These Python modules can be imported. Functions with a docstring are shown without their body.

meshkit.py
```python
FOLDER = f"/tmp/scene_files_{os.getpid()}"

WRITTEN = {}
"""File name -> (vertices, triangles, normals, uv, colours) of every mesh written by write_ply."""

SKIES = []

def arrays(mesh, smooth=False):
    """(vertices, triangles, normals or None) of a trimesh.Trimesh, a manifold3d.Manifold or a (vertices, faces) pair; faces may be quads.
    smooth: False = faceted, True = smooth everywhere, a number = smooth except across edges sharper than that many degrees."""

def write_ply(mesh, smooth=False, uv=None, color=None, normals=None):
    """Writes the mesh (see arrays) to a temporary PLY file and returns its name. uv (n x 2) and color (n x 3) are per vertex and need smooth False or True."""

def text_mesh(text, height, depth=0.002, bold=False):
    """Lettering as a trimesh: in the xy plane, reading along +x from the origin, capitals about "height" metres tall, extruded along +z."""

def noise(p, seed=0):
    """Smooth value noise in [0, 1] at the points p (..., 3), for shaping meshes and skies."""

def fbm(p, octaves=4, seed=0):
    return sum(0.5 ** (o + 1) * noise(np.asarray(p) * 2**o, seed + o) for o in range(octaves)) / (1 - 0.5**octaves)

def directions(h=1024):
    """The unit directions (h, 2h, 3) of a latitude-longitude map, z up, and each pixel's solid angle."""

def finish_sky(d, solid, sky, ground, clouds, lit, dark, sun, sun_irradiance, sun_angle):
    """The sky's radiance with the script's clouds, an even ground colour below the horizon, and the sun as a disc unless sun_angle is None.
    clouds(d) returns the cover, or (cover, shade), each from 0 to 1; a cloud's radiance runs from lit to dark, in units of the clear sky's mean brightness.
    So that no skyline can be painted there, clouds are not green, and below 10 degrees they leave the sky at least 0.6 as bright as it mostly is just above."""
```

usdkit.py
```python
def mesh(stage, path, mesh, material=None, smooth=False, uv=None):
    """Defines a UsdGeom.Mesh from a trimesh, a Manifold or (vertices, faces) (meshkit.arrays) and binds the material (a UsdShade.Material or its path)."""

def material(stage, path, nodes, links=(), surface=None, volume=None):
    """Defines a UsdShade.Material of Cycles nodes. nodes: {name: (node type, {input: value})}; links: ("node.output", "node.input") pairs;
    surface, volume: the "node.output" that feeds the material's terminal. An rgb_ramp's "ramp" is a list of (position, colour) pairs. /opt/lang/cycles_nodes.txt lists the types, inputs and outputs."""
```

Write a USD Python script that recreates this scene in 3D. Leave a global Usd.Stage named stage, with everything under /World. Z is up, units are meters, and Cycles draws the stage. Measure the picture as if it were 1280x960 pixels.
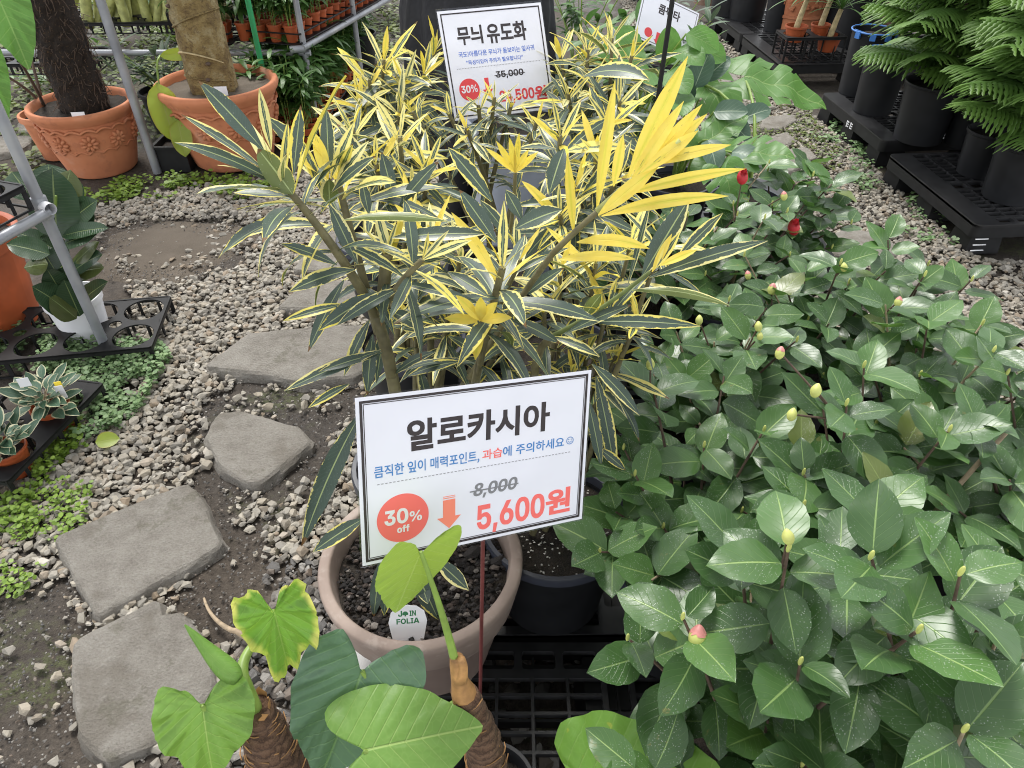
import math, random
import numpy as np, trimesh, shapely, usdkit, meshkit
from shapely.geometry import Polygon, box as sbox, Point
from pxr import Usd, UsdGeom, UsdLux, UsdShade, Sdf, Gf, Vt

# ------------------------------------------------------------------ camera, sky, sun, exposure
stage = Usd.Stage.CreateInMemory()
UsdGeom.SetStageUpAxis(stage, UsdGeom.Tokens.z)
UsdGeom.SetStageMetersPerUnit(stage, 1.0)
UsdGeom.Xform.Define(stage, '/World')
FPX, EYE, PITCH = 890.0, np.array([0, 0, 1.5]), math.radians(39.75)
cam = UsdGeom.Camera.Define(stage, '/World/camera')
cam.CreateHorizontalApertureAttr(36.0)
cam.CreateFocalLengthAttr(36.0 * FPX / 1280)
cam.CreateClippingRangeAttr(Gf.Vec2f(0.05, 500))
cam.AddTranslateOp().Set(Gf.Vec3d(*EYE))
cam.AddRotateXOp().Set(90 - math.degrees(PITCH))
cam.CreateExposureAttr(1.2)
SUN_EL, SUN_AZ = math.radians(62), math.radians(-25)     # azimuth: atan2(x, y) towards the sun
SKY_STRENGTH, SUN_INTENSITY, SUN_ANGLE = 0.13, 0.4, 20.0
usdkit.material(stage, '/World/Looks/sky_air', {
    's': ('sky_texture', {'sky_type': 'single_scattering', 'sun_disc': False, 'sun_elevation': SUN_EL, 'sun_rotation': SUN_AZ}),
    'h': ('hsv', {'saturation': 0.14, 'value': 1.0}),
    'b': ('background_shader', {'strength': SKY_STRENGTH})},
    [('s.color', 'h.color'), ('h.color', 'b.color')], surface='b.background')
sky = UsdLux.DomeLight.Define(stage, '/World/sky')
UsdShade.MaterialBindingAPI.Apply(sky.GetPrim()).Bind(UsdShade.Material.Get(stage, '/World/Looks/sky_air'))
sun = UsdLux.DistantLight.Define(stage, '/World/sun')
sun.CreateNormalizeAttr(True)
sun.CreateIntensityAttr(SUN_INTENSITY)
sun.CreateAngleAttr(SUN_ANGLE)
sun.CreateColorAttr(Gf.Vec3f(1.0, 0.97, 0.92))
sun.AddRotateZOp().Set(-math.degrees(SUN_AZ))
sun.AddRotateXOp().Set(-(90 - math.degrees(SUN_EL)))
sky.GetPrim().SetCustomDataByKey('kind', 'structure')

# ------------------------------------------------------------------ where things stand
_f = np.array([0, math.cos(PITCH), -math.sin(PITCH)])
_u = np.array([0, math.sin(PITCH), math.cos(PITCH)])
_r = np.array([1.0, 0, 0])
def ray(x, y): return _f + (x - 640) / FPX * _r - (y - 480) / FPX * _u
def G(x, y, z=0.0):                      # the point at height z seen at this place of the photograph
    d = ray(x, y); return EYE + d * ((z - EYE[2]) / d[2])
def A(x, y, wy):                         # the point at distance wy (metres along y)
    d = ray(x, y); return EYE + d * (wy / d[1])
rng = np.random.default_rng(7)
def unit(v): v = np.asarray(v, float); return v / (np.linalg.norm(v) + 1e-12)

# ------------------------------------------------------------------ meshes
class MB:
    def __init__(s): s.v, s.f, s.uv, s.n = [], [], [], 0
    def add(s, v, f, uv=None):
        v = np.asarray(v, float); f = np.asarray(f, int)
        if f.shape[1] == 4: f = np.vstack([f[:, [0, 1, 2]], f[:, [0, 2, 3]]])
        s.v.append(v); s.f.append(f + s.n); s.uv.append(np.zeros((len(v), 2)) if uv is None else np.asarray(uv)); s.n += len(v)
        return s
    def m(s, *meshes):
        for q in meshes: s.add(*(q if isinstance(q, tuple) else (np.array(q.vertices), np.array(q.faces))))
        return s
    def get(s): return np.vstack(s.v), np.vstack(s.f), np.vstack(s.uv)

def boxm(c, size, rz=0.0, taper=1.0, bev=0.0):
    """A box (flat-shaded: every face has corners of its own); taper scales the top."""
    sx, sy, sz = np.array(size) / 2
    k = taper
    p = np.array([[-sx, -sy, -sz], [sx, -sy, -sz], [sx, sy, -sz], [-sx, sy, -sz], [-sx*k, -sy*k, sz], [sx*k, -sy*k, sz], [sx*k, sy*k, sz], [-sx*k, sy*k, sz]])
    if bev > 0:
        h = trimesh.Trimesh(np.vstack([p * [1 - bev/sx, 1 - bev/sy, 1], p * [1, 1 - bev/sy, 1 - bev/sz], p * [1 - bev/sx, 1, 1 - bev/sz]])).convex_hull
        v = np.array(h.vertices)[np.array(h.faces)].reshape(-1, 3); f = np.arange(len(v)).reshape(-1, 3)
    else:
        q = [[0, 3, 2, 1], [4, 5, 6, 7], [0, 1, 5, 4], [1, 2, 6, 5], [2, 3, 7, 6], [3, 0, 4, 7]]
        v = p[np.array(q).ravel()]; f = np.arange(24).reshape(6, 4)
    cz, sn = math.cos(rz), math.sin(rz)
    v = v @ np.array([[cz, sn, 0], [-sn, cz, 0], [0, 0, 1]]) + np.asarray(c, float)
    return v, f

def tube(pts, rad, sides=8, caps=True):
    p = np.asarray(pts, float); n = len(p); rad = np.broadcast_to(np.asarray(rad, float), (n,))
    t = np.gradient(p, axis=0); t /= np.linalg.norm(t, axis=1, keepdims=True) + 1e-12
    a = np.zeros_like(p); ref = np.array([0, 0, 1.0]) if abs(t[0][2]) < .9 else np.array([1.0, 0, 0])
    for i in range(n):
        ref = ref - t[i] * (ref @ t[i]); ref = unit(ref); a[i] = ref
    b = np.cross(t, a); ang = np.arange(sides) * 2 * np.pi / sides
    v = p[:, None] + rad[:, None, None] * (np.cos(ang)[None, :, None] * a[:, None] + np.sin(ang)[None, :, None] * b[:, None])
    i, j = np.meshgrid(np.arange(n - 1), np.arange(sides), indexing='ij')
    f = np.stack([i * sides + j, i * sides + (j + 1) % sides, (i + 1) * sides + (j + 1) % sides, (i + 1) * sides + j], -1).reshape(-1, 4)
    uv = np.stack(np.broadcast_arrays(np.linspace(0, 1, sides)[None, :], np.linspace(0, 1, n)[:, None]), -1).reshape(-1, 2)
    v = v.reshape(-1, 3); f = np.vstack([f[:, [0, 1, 2]], f[:, [0, 2, 3]]])
    if caps:
        k = len(v); v = np.vstack([v, p[0], p[-1]]); uv = np.vstack([uv, [[.5, 0], [.5, 1]]])
        jj = np.arange(sides); o = (n - 1) * sides
        f = np.vstack([f, np.stack([np.full(sides, k), (jj + 1) % sides, jj], -1), np.stack([np.full(sides, k + 1), o + jj, o + (jj + 1) % sides], -1)])
    return v, f, uv

def bez(a, b, c, n=8, d=None):
    t = np.linspace(0, 1, n)[:, None]; a, b, c = map(np.asarray, (a, b, c))
    if d is None: return (1 - t)**2 * a + 2 * t * (1 - t) * b + t**2 * c
    return (1-t)**3*a + 3*t*(1-t)**2*b + 3*t*t*(1-t)*c + t**3*np.asarray(d)

def lathe(profile, n=40, sharp=True, c=(0, 0, 0), wob=0.0):
    """profile: (radius, z) pairs, outside going up then inside down; corners kept sharp by doubling."""
    pr = []
    for k, q in enumerate(profile):
        pr.append(q)
    P = np.array(pr, float); segs = []
    mb = MB(); ang = np.arange(n + 1) * 2 * np.pi / n
    def strip(Q):
        ct, st = np.cos(ang), np.sin(ang)
        w = 1 + wob * np.sin(3 * ang + 1)
        v = np.stack([Q[:, 0:1] * ct * w, Q[:, 0:1] * st * w, np.broadcast_to(Q[:, 1:2], (len(Q), n + 1))], -1).reshape(-1, 3)
        i, j = np.meshgrid(np.arange(len(Q) - 1), np.arange(n), indexing='ij'); k = n + 1
        f = np.stack([i * k + j, i * k + j + 1, (i + 1) * k + j + 1, (i + 1) * k + j], -1).reshape(-1, 4)
        mb.add(v + np.asarray(c, float), f)
    start = 0                                       # split where the profile turns by more than 50 degrees
    for k in range(1, len(P) - 1):
        a, b = unit(P[k] - P[k-1]), unit(P[k+1] - P[k])
        if sharp and a @ b < .64: strip(P[start:k+1]); start = k
    strip(P[start:])
    return mb.get()

def disc(c, r, n=28, rings=3, bump=0.0, seed=0):
    ang = np.arange(n) * 2 * np.pi / n; v = [[0, 0, 0]]
    for k in range(1, rings + 1): v += [[r * k / rings * math.cos(a), r * k / rings * math.sin(a), 0] for a in ang]
    v = np.array(v, float); v[:, 2] += bump * (meshkit.fbm(v * 40 + seed, 3) - .5)
    f = [[0, 1 + j, 1 + (j + 1) % n] for j in range(n)]
    for k in range(rings - 1):
        o, q = 1 + k * n, 1 + (k + 1) * n
        for j in range(n): f += [[o + j, q + j, q + (j + 1) % n], [o + j, q + (j + 1) % n, o + (j + 1) % n]]
    return v + np.asarray(c, float), np.array(f)

def blob(c, r, sub=1, jag=0.0, seed=0):
    m = trimesh.creation.icosphere(subdivisions=sub); v = np.array(m.vertices)
    if jag: v *= 1 + jag * (meshkit.noise(v * 1.7 + seed * 3.1)[:, None] - .5)
    return v * np.asarray(r, float) + np.asarray(c, float), np.array(m.faces)

def extrude(poly, h, z=0.0):
    """A flat-shaded extruded polygon."""
    gs = getattr(poly, 'geoms', [poly]); mb = MB()
    for g in gs:
        if g.is_empty or g.area < 1e-9: continue
        m = trimesh.creation.extrude_polygon(g, h, engine='earcut')
        v = np.array(m.vertices)[np.array(m.faces)].reshape(-1, 3) + [0, 0, z]
        mb.add(v, np.arange(len(v)).reshape(-1, 3))
    return mb.get()

PROF = {
    'lance': lambda v: np.interp(v, [0, .08, .2, .35, .5, .65, .8, .9, 1], [.10, .32, .66, .92, 1, .93, .66, .37, .02]),
    'camellia': lambda v: np.interp(v, [0, .04, .10, .2, .32, .45, .58, .7, .8, .88, .94, 1], [.04, .30, .58, .84, .98, 1, .93, .78, .59, .38, .18, .01]),
    'broad': lambda v: np.interp(v, [0, .04, .10, .2, .32, .45, .58, .7, .8, .88, .94, 1], [.05, .32, .6, .86, .98, 1, .96, .86, .71, .51, .28, .01]),
    'strap': lambda v: np.clip(np.minimum(.45 + 1.2 * v, 1) * (1 - np.clip(v, 0, 1)**5), .03, 1),
}
def leaf(base, d, n, L, W, prof='lance', droop=.3, fold=.18, nv=7, nu=2, wave=0.0, twist=0.0, ctr=None, serr=0.0):
    """A leaf blade from its base along d, upper side towards n; W is half its width. ctr: centre line given as points."""
    d = unit(d); n = unit(np.asarray(n, float) - d * (np.asarray(n, float) @ d))
    if n @ n < .5: n = unit(np.cross(d, [.3, .5, .8]))
    t = np.linspace(0, 1, nv + 1)
    if ctr is None:
        a = droop * t
        T = np.cos(a)[:, None] * d - np.sin(a)[:, None] * n
        N = np.cos(a)[:, None] * n + np.sin(a)[:, None] * d
        c = np.asarray(base, float) + np.vstack([[0, 0, 0], np.cumsum((T[1:] + T[:-1]) / 2 * (L / nv), axis=0)])
    else:
        k = np.linspace(0, len(ctr) - 1, nv + 1); ctr = np.asarray(ctr, float)
        c = np.stack([np.interp(k, np.arange(len(ctr)), ctr[:, q]) for q in range(3)], 1)
        T = np.gradient(c, axis=0); T /= np.linalg.norm(T, axis=1, keepdims=True)
        N = n - T * (T @ n)[:, None]; N /= np.linalg.norm(N, axis=1, keepdims=True) + 1e-9
    S = np.cross(T, N)
    if twist:
        w = (twist * t)[:, None]; S, N = np.cos(w) * S + np.sin(w) * N, np.cos(w) * N - np.sin(w) * S
    u = np.linspace(-1, 1, 2 * nu + 1); w = PROF[prof](t) * W
    if serr: w = w * (1 + serr * ((np.arange(nv + 1) % 2) - .5))
    uu = u[None, :, None]
    v = c[:, None] + S[:, None] * (uu * w[:, None, None] * math.cos(fold)) + N[:, None] * (np.abs(uu)**1.3 * w[:, None, None] * math.sin(fold))
    if wave:
        ph = rng.uniform(0, 6.28)
        v = v + N[:, None] * (wave * W * uu**2 * np.sin(t * 14 + ph)[:, None, None] * np.sign(uu + .01))
    m = 2 * nu + 1
    i, j = np.meshgrid(np.arange(nv), np.arange(2 * nu), indexing='ij')
    f = np.stack([i * m + j, i * m + j + 1, (i + 1) * m + j + 1, (i + 1) * m + j], -1).reshape(-1, 4)
    uv = np.stack(np.broadcast_arrays((u / 2 + .5)[None, :], t[:, None]), -1).reshape(-1, 2)
    return v.reshape(-1, 3), np.vstack([f[:, [0, 1, 2]], f[:, [0, 2, 3]]]), uv

# ------------------------------------------------------------------ prims
COUNT = {}
def numbered(parent, name):
    k = COUNT.get((parent, name), 0); COUNT[(parent, name)] = k + 1
    return f'{parent}/{name}' + (f'_{k:03d}' if k else '')
def tag(prim, label=None, cat=None, group=None, kind=None):
    for k, v in (('label', label), ('category', cat), ('group', group), ('kind', kind)):
        if v: prim.SetCustomDataByKey(k, v)
    return prim
def thing(name, label, cat, loc=(0, 0, 0), group=None):
    path = numbered('/World', name)
    x = UsdGeom.Xform.Define(stage, path); x.AddTranslateOp().Set(Gf.Vec3d(*map(float, loc)))
    tag(x.GetPrim(), label, cat, group); LOC[path] = np.asarray(loc, float)
    return path
LOC = {}
def part(parent, name, mesh, mat, smooth=True, label=None, kind=None, rnd=None):
    """One Mesh prim; mesh given in world coordinates (vertices, faces[, uv])."""
    if isinstance(mesh, MB): mesh = mesh.get()
    path = numbered(parent, name); o = LOC.get(parent, np.zeros(3))
    v = np.asarray(mesh[0]) - o; f = np.asarray(mesh[1])
    if f.shape[1] == 4: f = np.vstack([f[:, [0, 1, 2]], f[:, [0, 2, 3]]])
    p = usdkit.mesh(stage, path, (v, f), LOOK[mat], smooth=smooth, uv=mesh[2] if len(mesh) > 2 and smooth in (True, False) else None)
    if rnd is not None:
        UsdGeom.PrimvarsAPI(p).CreatePrimvar('rnd', Sdf.ValueTypeNames.FloatArray, 'vertex').Set(Vt.FloatArray.FromNumpy(np.asarray(rnd, np.float32)))
    LOC[path] = o
    tag(p.GetPrim(), label, None, None, kind)
    return path
def solo(name, mesh, mat, label, cat=None, kind=None, group=None, smooth=True, rnd=None):
    path = part('/World', name, mesh, mat, smooth, None, kind, rnd); LOC[path] = np.zeros(3)
    tag(stage.GetPrimAtPath(path), label, cat, group); return path
def copy(src, name, loc, rz, label, cat, group=None, scale=1.0, tilt=0.0):
    path = numbered('/World', name); x = UsdGeom.Xform.Define(stage, path)
    x.GetPrim().GetReferences().AddInternalReference(src)
    x.ClearXformOpOrder()
    x.AddTranslateOp().Set(Gf.Vec3d(*map(float, loc)))
    x.AddRotateZOp(opSuffix='turn').Set(float(math.degrees(rz)))
    if tilt: x.AddRotateXOp(opSuffix='tilt').Set(float(tilt))
    if scale != 1: x.AddScaleOp().Set(Gf.Vec3f(scale, scale, scale))
    x.GetPrim().SetInstanceable(True)
    tag(x.GetPrim(), label, cat, group)
    return path

# ------------------------------------------------------------------ materials
LOOK = {}
class R(str): pass
class NG:
    def __init__(s): s.nodes, s.links, s.k = {}, [], 0
    def n(s, kind, out, **ins):
        s.k += 1; name = f'n{s.k}'; const = {}
        for k, v in ins.items():
            if isinstance(v, R): s.links.append((str(v), f'{name}.{k}'))
            else: const[k] = v
        s.nodes[name] = (kind, const); return R(f'{name}.{out}')
    def math(s, op, a, b=0.0, c=0.0, clamp=False):
        return s.n('math', 'value', math_type=op, value1=a, value2=b, value3=c, use_clamp=clamp)
    def step(s, x, lo, hi): return s.n('map_range', 'result', range_type='smoothstep', value=x, from_min=lo, from_max=hi, to_min=0.0, to_max=1.0, clamp=True)
    def mix(s, fac, a, b): return s.n('mix', 'color', mix_type='mix', fac=fac, color1=a, color2=b)
    def noise(s, scale, detail=3.0, rough=.5, vec=None, out='fac'):
        kw = {'vector': vec} if vec is not None else {'vector': s.pos()}
        return s.n('noise_texture', out, scale=float(scale), detail=float(detail), roughness=float(rough), **kw)
    def pos(s): return s.n('geometry', 'position')
    def obj(s): return s.n('texture_coordinate', 'object')
    def ramp(s, x, stops): return s.n('rgb_ramp', 'color', fac=x, ramp=stops)
    def uv(s):
        q = s.n('uvmap', 'UV'); name = s.n('separate_xyz', 'x', vector=q)
        return name, R(name.split('.')[0] + '.y')
    def bump(s, h, strength=.5, dist=.01): return s.n('bump', 'normal', height=h, strength=float(strength), distance=float(dist))
    def rand(s): return s.n('object_info', 'random')
    def done(s, name, surf):
        LOOK[name] = usdkit.material(stage, f'/World/Looks/{name}', s.nodes, s.links, surface=str(surf)); return name
    def pbr(s, name, **kw): return s.done(name, s.n('principled_bsdf', 'BSDF', **kw))
    def leafy(s, name, col, trans=.2, tcol=None, **kw):
        p = s.n('principled_bsdf', 'BSDF', base_color=col, **kw)
        t = s.n('translucent_bsdf', 'BSDF', color=tcol if tcol is not None else col)
        return s.done(name, s.n('mix_closure', 'closure', fac=float(trans), closure1=p, closure2=t))

def plain(name, col, rough=.5, var=.15, scale=20., bump=.0, bscale=200., bdist=.002, spec=.5, metallic=0., coat=0.):
    g = NG(); n = g.noise(scale, 4); c = tuple(col)
    lo, hi = tuple(x * (1 - var) for x in c), tuple(min(1, x * (1 + var)) for x in c)
    kw = dict(base_color=g.ramp(n, [(.3, lo), (.7, hi)]), roughness=float(rough), specular_ior_level=float(spec), metallic=float(metallic), coat_weight=float(coat))
    if bump: kw['normal'] = g.bump(g.noise(bscale, 4), bump, bdist)
    g.pbr(name, **kw)

def oleander_look(name, thr, yel=(.80, .68, .10), cream=(.80, .74, .34), green=(.064, .094, .074), amp=1.5):
    g = NG(); u, v = g.uv(); s = g.math('multiply_add', u, 2.0, -1.0); e = g.math('absolute', s)
    rnd = g.rand(); r2 = g.math('fraction', g.math('multiply', rnd, 17.3)); r3 = g.math('fraction', g.math('multiply', rnd, 57.7))
    n = g.math('add', g.math('multiply', g.noise(110, 4, .65), .6), g.math('multiply', g.noise(28, 2), .4))
    a = g.math('multiply', g.math('subtract', r2, .5), .42)
    x = g.math('add', e, g.math('multiply', g.math('subtract', n, .5), amp))
    x = g.math('add', x, g.math('multiply', a, s))
    x = g.math('add', x, g.math('multiply', g.math('power', v, 6.0), .25))
    t = g.math('add', thr, g.math('multiply', g.math('subtract', r3, .5), .3))
    m = g.step(g.math('subtract', x, t), -.025, .025)
    back = g.n('geometry', 'backfacing')
    gn = g.noise(30, 2)
    gr = g.mix(gn, tuple(q * .75 for q in green), tuple(q * 1.3 for q in green))
    vt = g.math('absolute', g.math('subtract', g.math('fraction', g.math('multiply_add', v, 26.0, g.math('multiply', e, -2.5))), .5))
    gr = g.mix(g.math('multiply', g.step(vt, .10, .02), .25), gr, tuple(q * 1.9 for q in green))
    gr = g.mix(g.math('multiply', back, .85), gr, (.15, .19, .045))
    rib = g.math('subtract', 1.0, g.step(e, .035, .085))
    gr = g.mix(g.math('multiply', rib, .8), gr, (.42, .50, .22))
    yc = g.mix(r2, yel, cream)
    col = g.mix(m, gr, yc)
    tip = g.math('multiply', g.step(g.math('add', v, g.math('multiply', g.noise(60, 2), .12)), .985, 1.01), g.step(r3, .72, .76))
    col = g.mix(tip, col, (.16, .085, .03))
    sp = g.n('voronoi_texture', 'distance', scale=260.0, vector=g.pos())
    col = g.mix(g.math('multiply', g.step(sp, .16, .10), .18), col, (.7, .7, .66))
    g.leafy(name, col, .16, roughness=.36, specular_ior_level=.5, normal=g.bump(g.math('add', g.math('multiply', rib, -1.0), g.math('multiply', g.noise(120, 2), .5)), .35, .0008))
oleander_look('oleander_mature', .91)
oleander_look('oleander_half', .66)
oleander_look('oleander_young', .30, amp=1.0)
g = NG(); u, v = g.uv(); e = g.math('absolute', g.math('multiply_add', u, 2.0, -1.0)); n = g.noise(55, 3)
streak = g.math('multiply', g.math('multiply', g.step(g.noise(45, 2), .64, .68), g.step(g.math('absolute', g.math('subtract', e, .22)), .09, .05)), .8)
g.leafy('oleander_yellow', g.mix(streak, g.mix(g.math('multiply', g.step(e, .45, .0), g.step(g.noise(14, 2), .42, .6)), g.mix(n, (.80, .58, .05), (.82, .70, .18)), (.60, .58, .07)), (.06, .09, .04)), .25, tcol=(.85, .70, .08), roughness=.42, normal=g.bump(g.step(e, .0, .1), .3, .001))

def veined_leaf(name, dark, light, rib, nveins=9., slope=3., vw=.07, spec=.5, rough=.35, specks=0., trans=.2, tcol=None, edge=None, back=None, sheen=None, speck_scale=330., ribw=.05, blem=0.):
    g = NG(); u, v = g.uv(); e = g.math('absolute', g.math('multiply_add', u, 2.0, -1.0))
    n = g.noise(24, 3); rnd = g.rand()
    c = g.mix(n, dark, light)
    c = g.mix(g.math('multiply', rnd, .45), c, tuple(min(1, q * 1.55) for q in light))
    ph = g.math('fraction', g.math('multiply_add', v, nveins, g.math('multiply', e, -slope)))
    vt = g.math('absolute', g.math('subtract', ph, .5))
    vein = g.math('multiply', g.step(vt, vw, .0), g.math('subtract', 1.0, g.math('multiply', e, .6)))
    mid = g.math('subtract', 1.0, g.step(e, ribw * .4, ribw))
    if back: c = g.mix(g.n('geometry', 'backfacing'), c, back)
    c = g.mix(g.math('multiply', vein, .5), c, tuple(.5 * (a + b) for a, b in zip(light, rib)))
    c = g.mix(g.math('multiply', mid, .85), c, rib)
    if edge:
        x = g.math('add', e, g.math('multiply', g.math('subtract', g.noise(60, 3), .5), .3))
        c = g.mix(g.step(x, edge[0] - .04, edge[0] + .04), c, edge[1])
    r = rough
    if blem:
        k = g.math('multiply', g.step(g.noise(26, 4, .7), .645, .70), g.step(g.math('fraction', g.math('multiply', rnd, 31.7)), .45, .5))
        c = g.mix(g.math('multiply', k, blem), c, (.20, .17, .05))
        y = g.step(g.math('fraction', g.math('multiply', rnd, 91.3)), .972, .976); c = g.mix(g.math('multiply', y, .4), c, (.22, .22, .05))
    if specks:
        vo = g.n('voronoi_texture', 'distance', scale=float(speck_scale), vector=g.pos())
        big = g.step(g.noise(22, 2), .42, .62)
        c = g.mix(g.math('multiply', g.math('multiply', g.step(vo, .25, .14), big), specks), c, (.62, .66, .60))
    h = g.math('add', g.math('multiply', g.math('add', vein, mid), -1.0), g.math('multiply', g.noise(90, 2), .6))
    g.leafy(name, c, trans, tcol=tcol, roughness=float(r), specular_ior_level=float(spec), normal=g.bump(h, .4, .0012))
veined_leaf('camellia_leaf', (.026, .060, .019), (.052, .112, .032), (.22, .33, .11), 8., 2.6, .06, rough=.34, spec=.58, blem=.5, specks=.55, trans=.10, tcol=(.10, .25, .04), back=(.09, .16, .05))
veined_leaf('camellia_young', (.042, .096, .026), (.072, .15, .040), (.28, .40, .13), 8., 2.6, .06, rough=.35, spec=.55, blem=.4, specks=.5, trans=.14, tcol=(.16, .34, .05), back=(.13, .22, .06))
veined_leaf('rubber_leaf', (.018, .040, .020), (.030, .060, .026), (.20, .26, .10), 22., 1.2, .08, rough=.22, trans=.04, back=(.08, .10, .03))
veined_leaf('hoya_leaf', (.05, .10, .06), (.08, .15, .09), (.16, .24, .14), 6., 2., .05, rough=.4, trans=.05, edge=(.78, (.66, .62, .40)))
veined_leaf('canna_leaf', (.20, .27, .03), (.30, .38, .05), (.35, .40, .10), 16., 3.5, .12, rough=.4, trans=.25, tcol=(.4, .5, .05), edge=(.9, (.32, .30, .05)))
veined_leaf('palevein_leaf', (.045, .095, .060), (.075, .13, .085), (.34, .42, .30), 7., 2.6, .08, rough=.4, trans=.1)
veined_leaf('palm_leaf', (.045, .11, .022), (.075, .17, .035), (.14, .25, .07), 6., 1., .05, rough=.42, trans=.2)
veined_leaf('shrub_leaf', (.050, .085, .050), (.085, .13, .075), (.2, .28, .14), 6., 2., .05, rough=.45, trans=.15)
veined_leaf('cane_leaf', (.03, .08, .02), (.05, .12, .03), (.1, .2, .05), 4., 1., .05, rough=.4, trans=.15)

def arum_look(name, dark, light, rib, trans=.25, edge=None, tcol=None, yellow=0.):
    """Large arrow-shaped leaves: uv is the flat outline (x across, y along, 0.5 0.35 at the stalk)."""
    g = NG(); u, v = g.uv(); x = g.math('subtract', u, .5); ax = g.math('absolute', x); y = g.math('subtract', v, .35)
    n = g.noise(18, 3)
    c = g.mix(n, dark, light)
    ph = g.math('fraction', g.math('multiply', g.math('subtract', y, g.math('multiply', ax, .75)), 7.5))
    w = g.math('absolute', g.math('subtract', ph, .5))
    vein = g.math('multiply', g.step(w, .085, .0), g.math('subtract', 1.0, g.math('multiply', ax, 1.3)))
    mid = g.step(ax, .014, .004)
    net = g.n('voronoi_texture', 'distance', feature='distance_to_edge', scale=95.0, vector=g.pos())
    c = g.mix(g.math('multiply', g.step(net, .10, .0), .10), c, rib)
    if yellow:
        c = g.mix(g.math('multiply', g.step(g.noise(48, 2), .66, .72), yellow), c, (.55, .50, .06))
    if edge:
        rr = g.n('attribute', 'fac', attribute='rnd')
        q = g.math('add', rr, g.math('multiply', g.math('subtract', g.noise(45, 3), .5), .35))
        c = g.mix(g.step(q, .78, .98), c, edge)
    c = g.mix(g.math('multiply', vein, .45), c, rib)
    c = g.mix(g.math('multiply', mid, .8), c, rib)
    h = g.math('add', g.math('multiply', g.math('add', vein, g.math('multiply', mid, 1.5)), -1.0), g.math('multiply', g.noise(40, 3), 1.2))
    g.leafy(name, c, trans, tcol=tcol, roughness=.42, specular_ior_level=.4, normal=g.bump(h, .5, .0015))
arum_look('arum_bright', (.125, .25, .045), (.19, .34, .075), (.36, .50, .15), .22, tcol=(.30, .55, .05))
arum_look('arum_dark', (.085, .155, .095), (.12, .20, .125), (.20, .32, .14), .12, tcol=(.12, .3, .06))
arum_look('arum_pale', (.22, .35, .06), (.29, .43, .085), (.42, .54, .18), .3, tcol=(.4, .6, .08))
arum_look('arum_crinkled', (.11, .26, .035), (.17, .36, .05), (.30, .46, .12), .25, edge=(.72, .68, .16), tcol=(.3, .55, .05))
arum_look('arum_spotted', (.125, .27, .035), (.18, .36, .05), (.30, .46, .12), .22, tcol=(.30, .55, .05), yellow=.4)
arum_look('monstera', (.07, .17, .035), (.11, .24, .055), (.24, .36, .12), .2, tcol=(.2, .45, .05))

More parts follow.
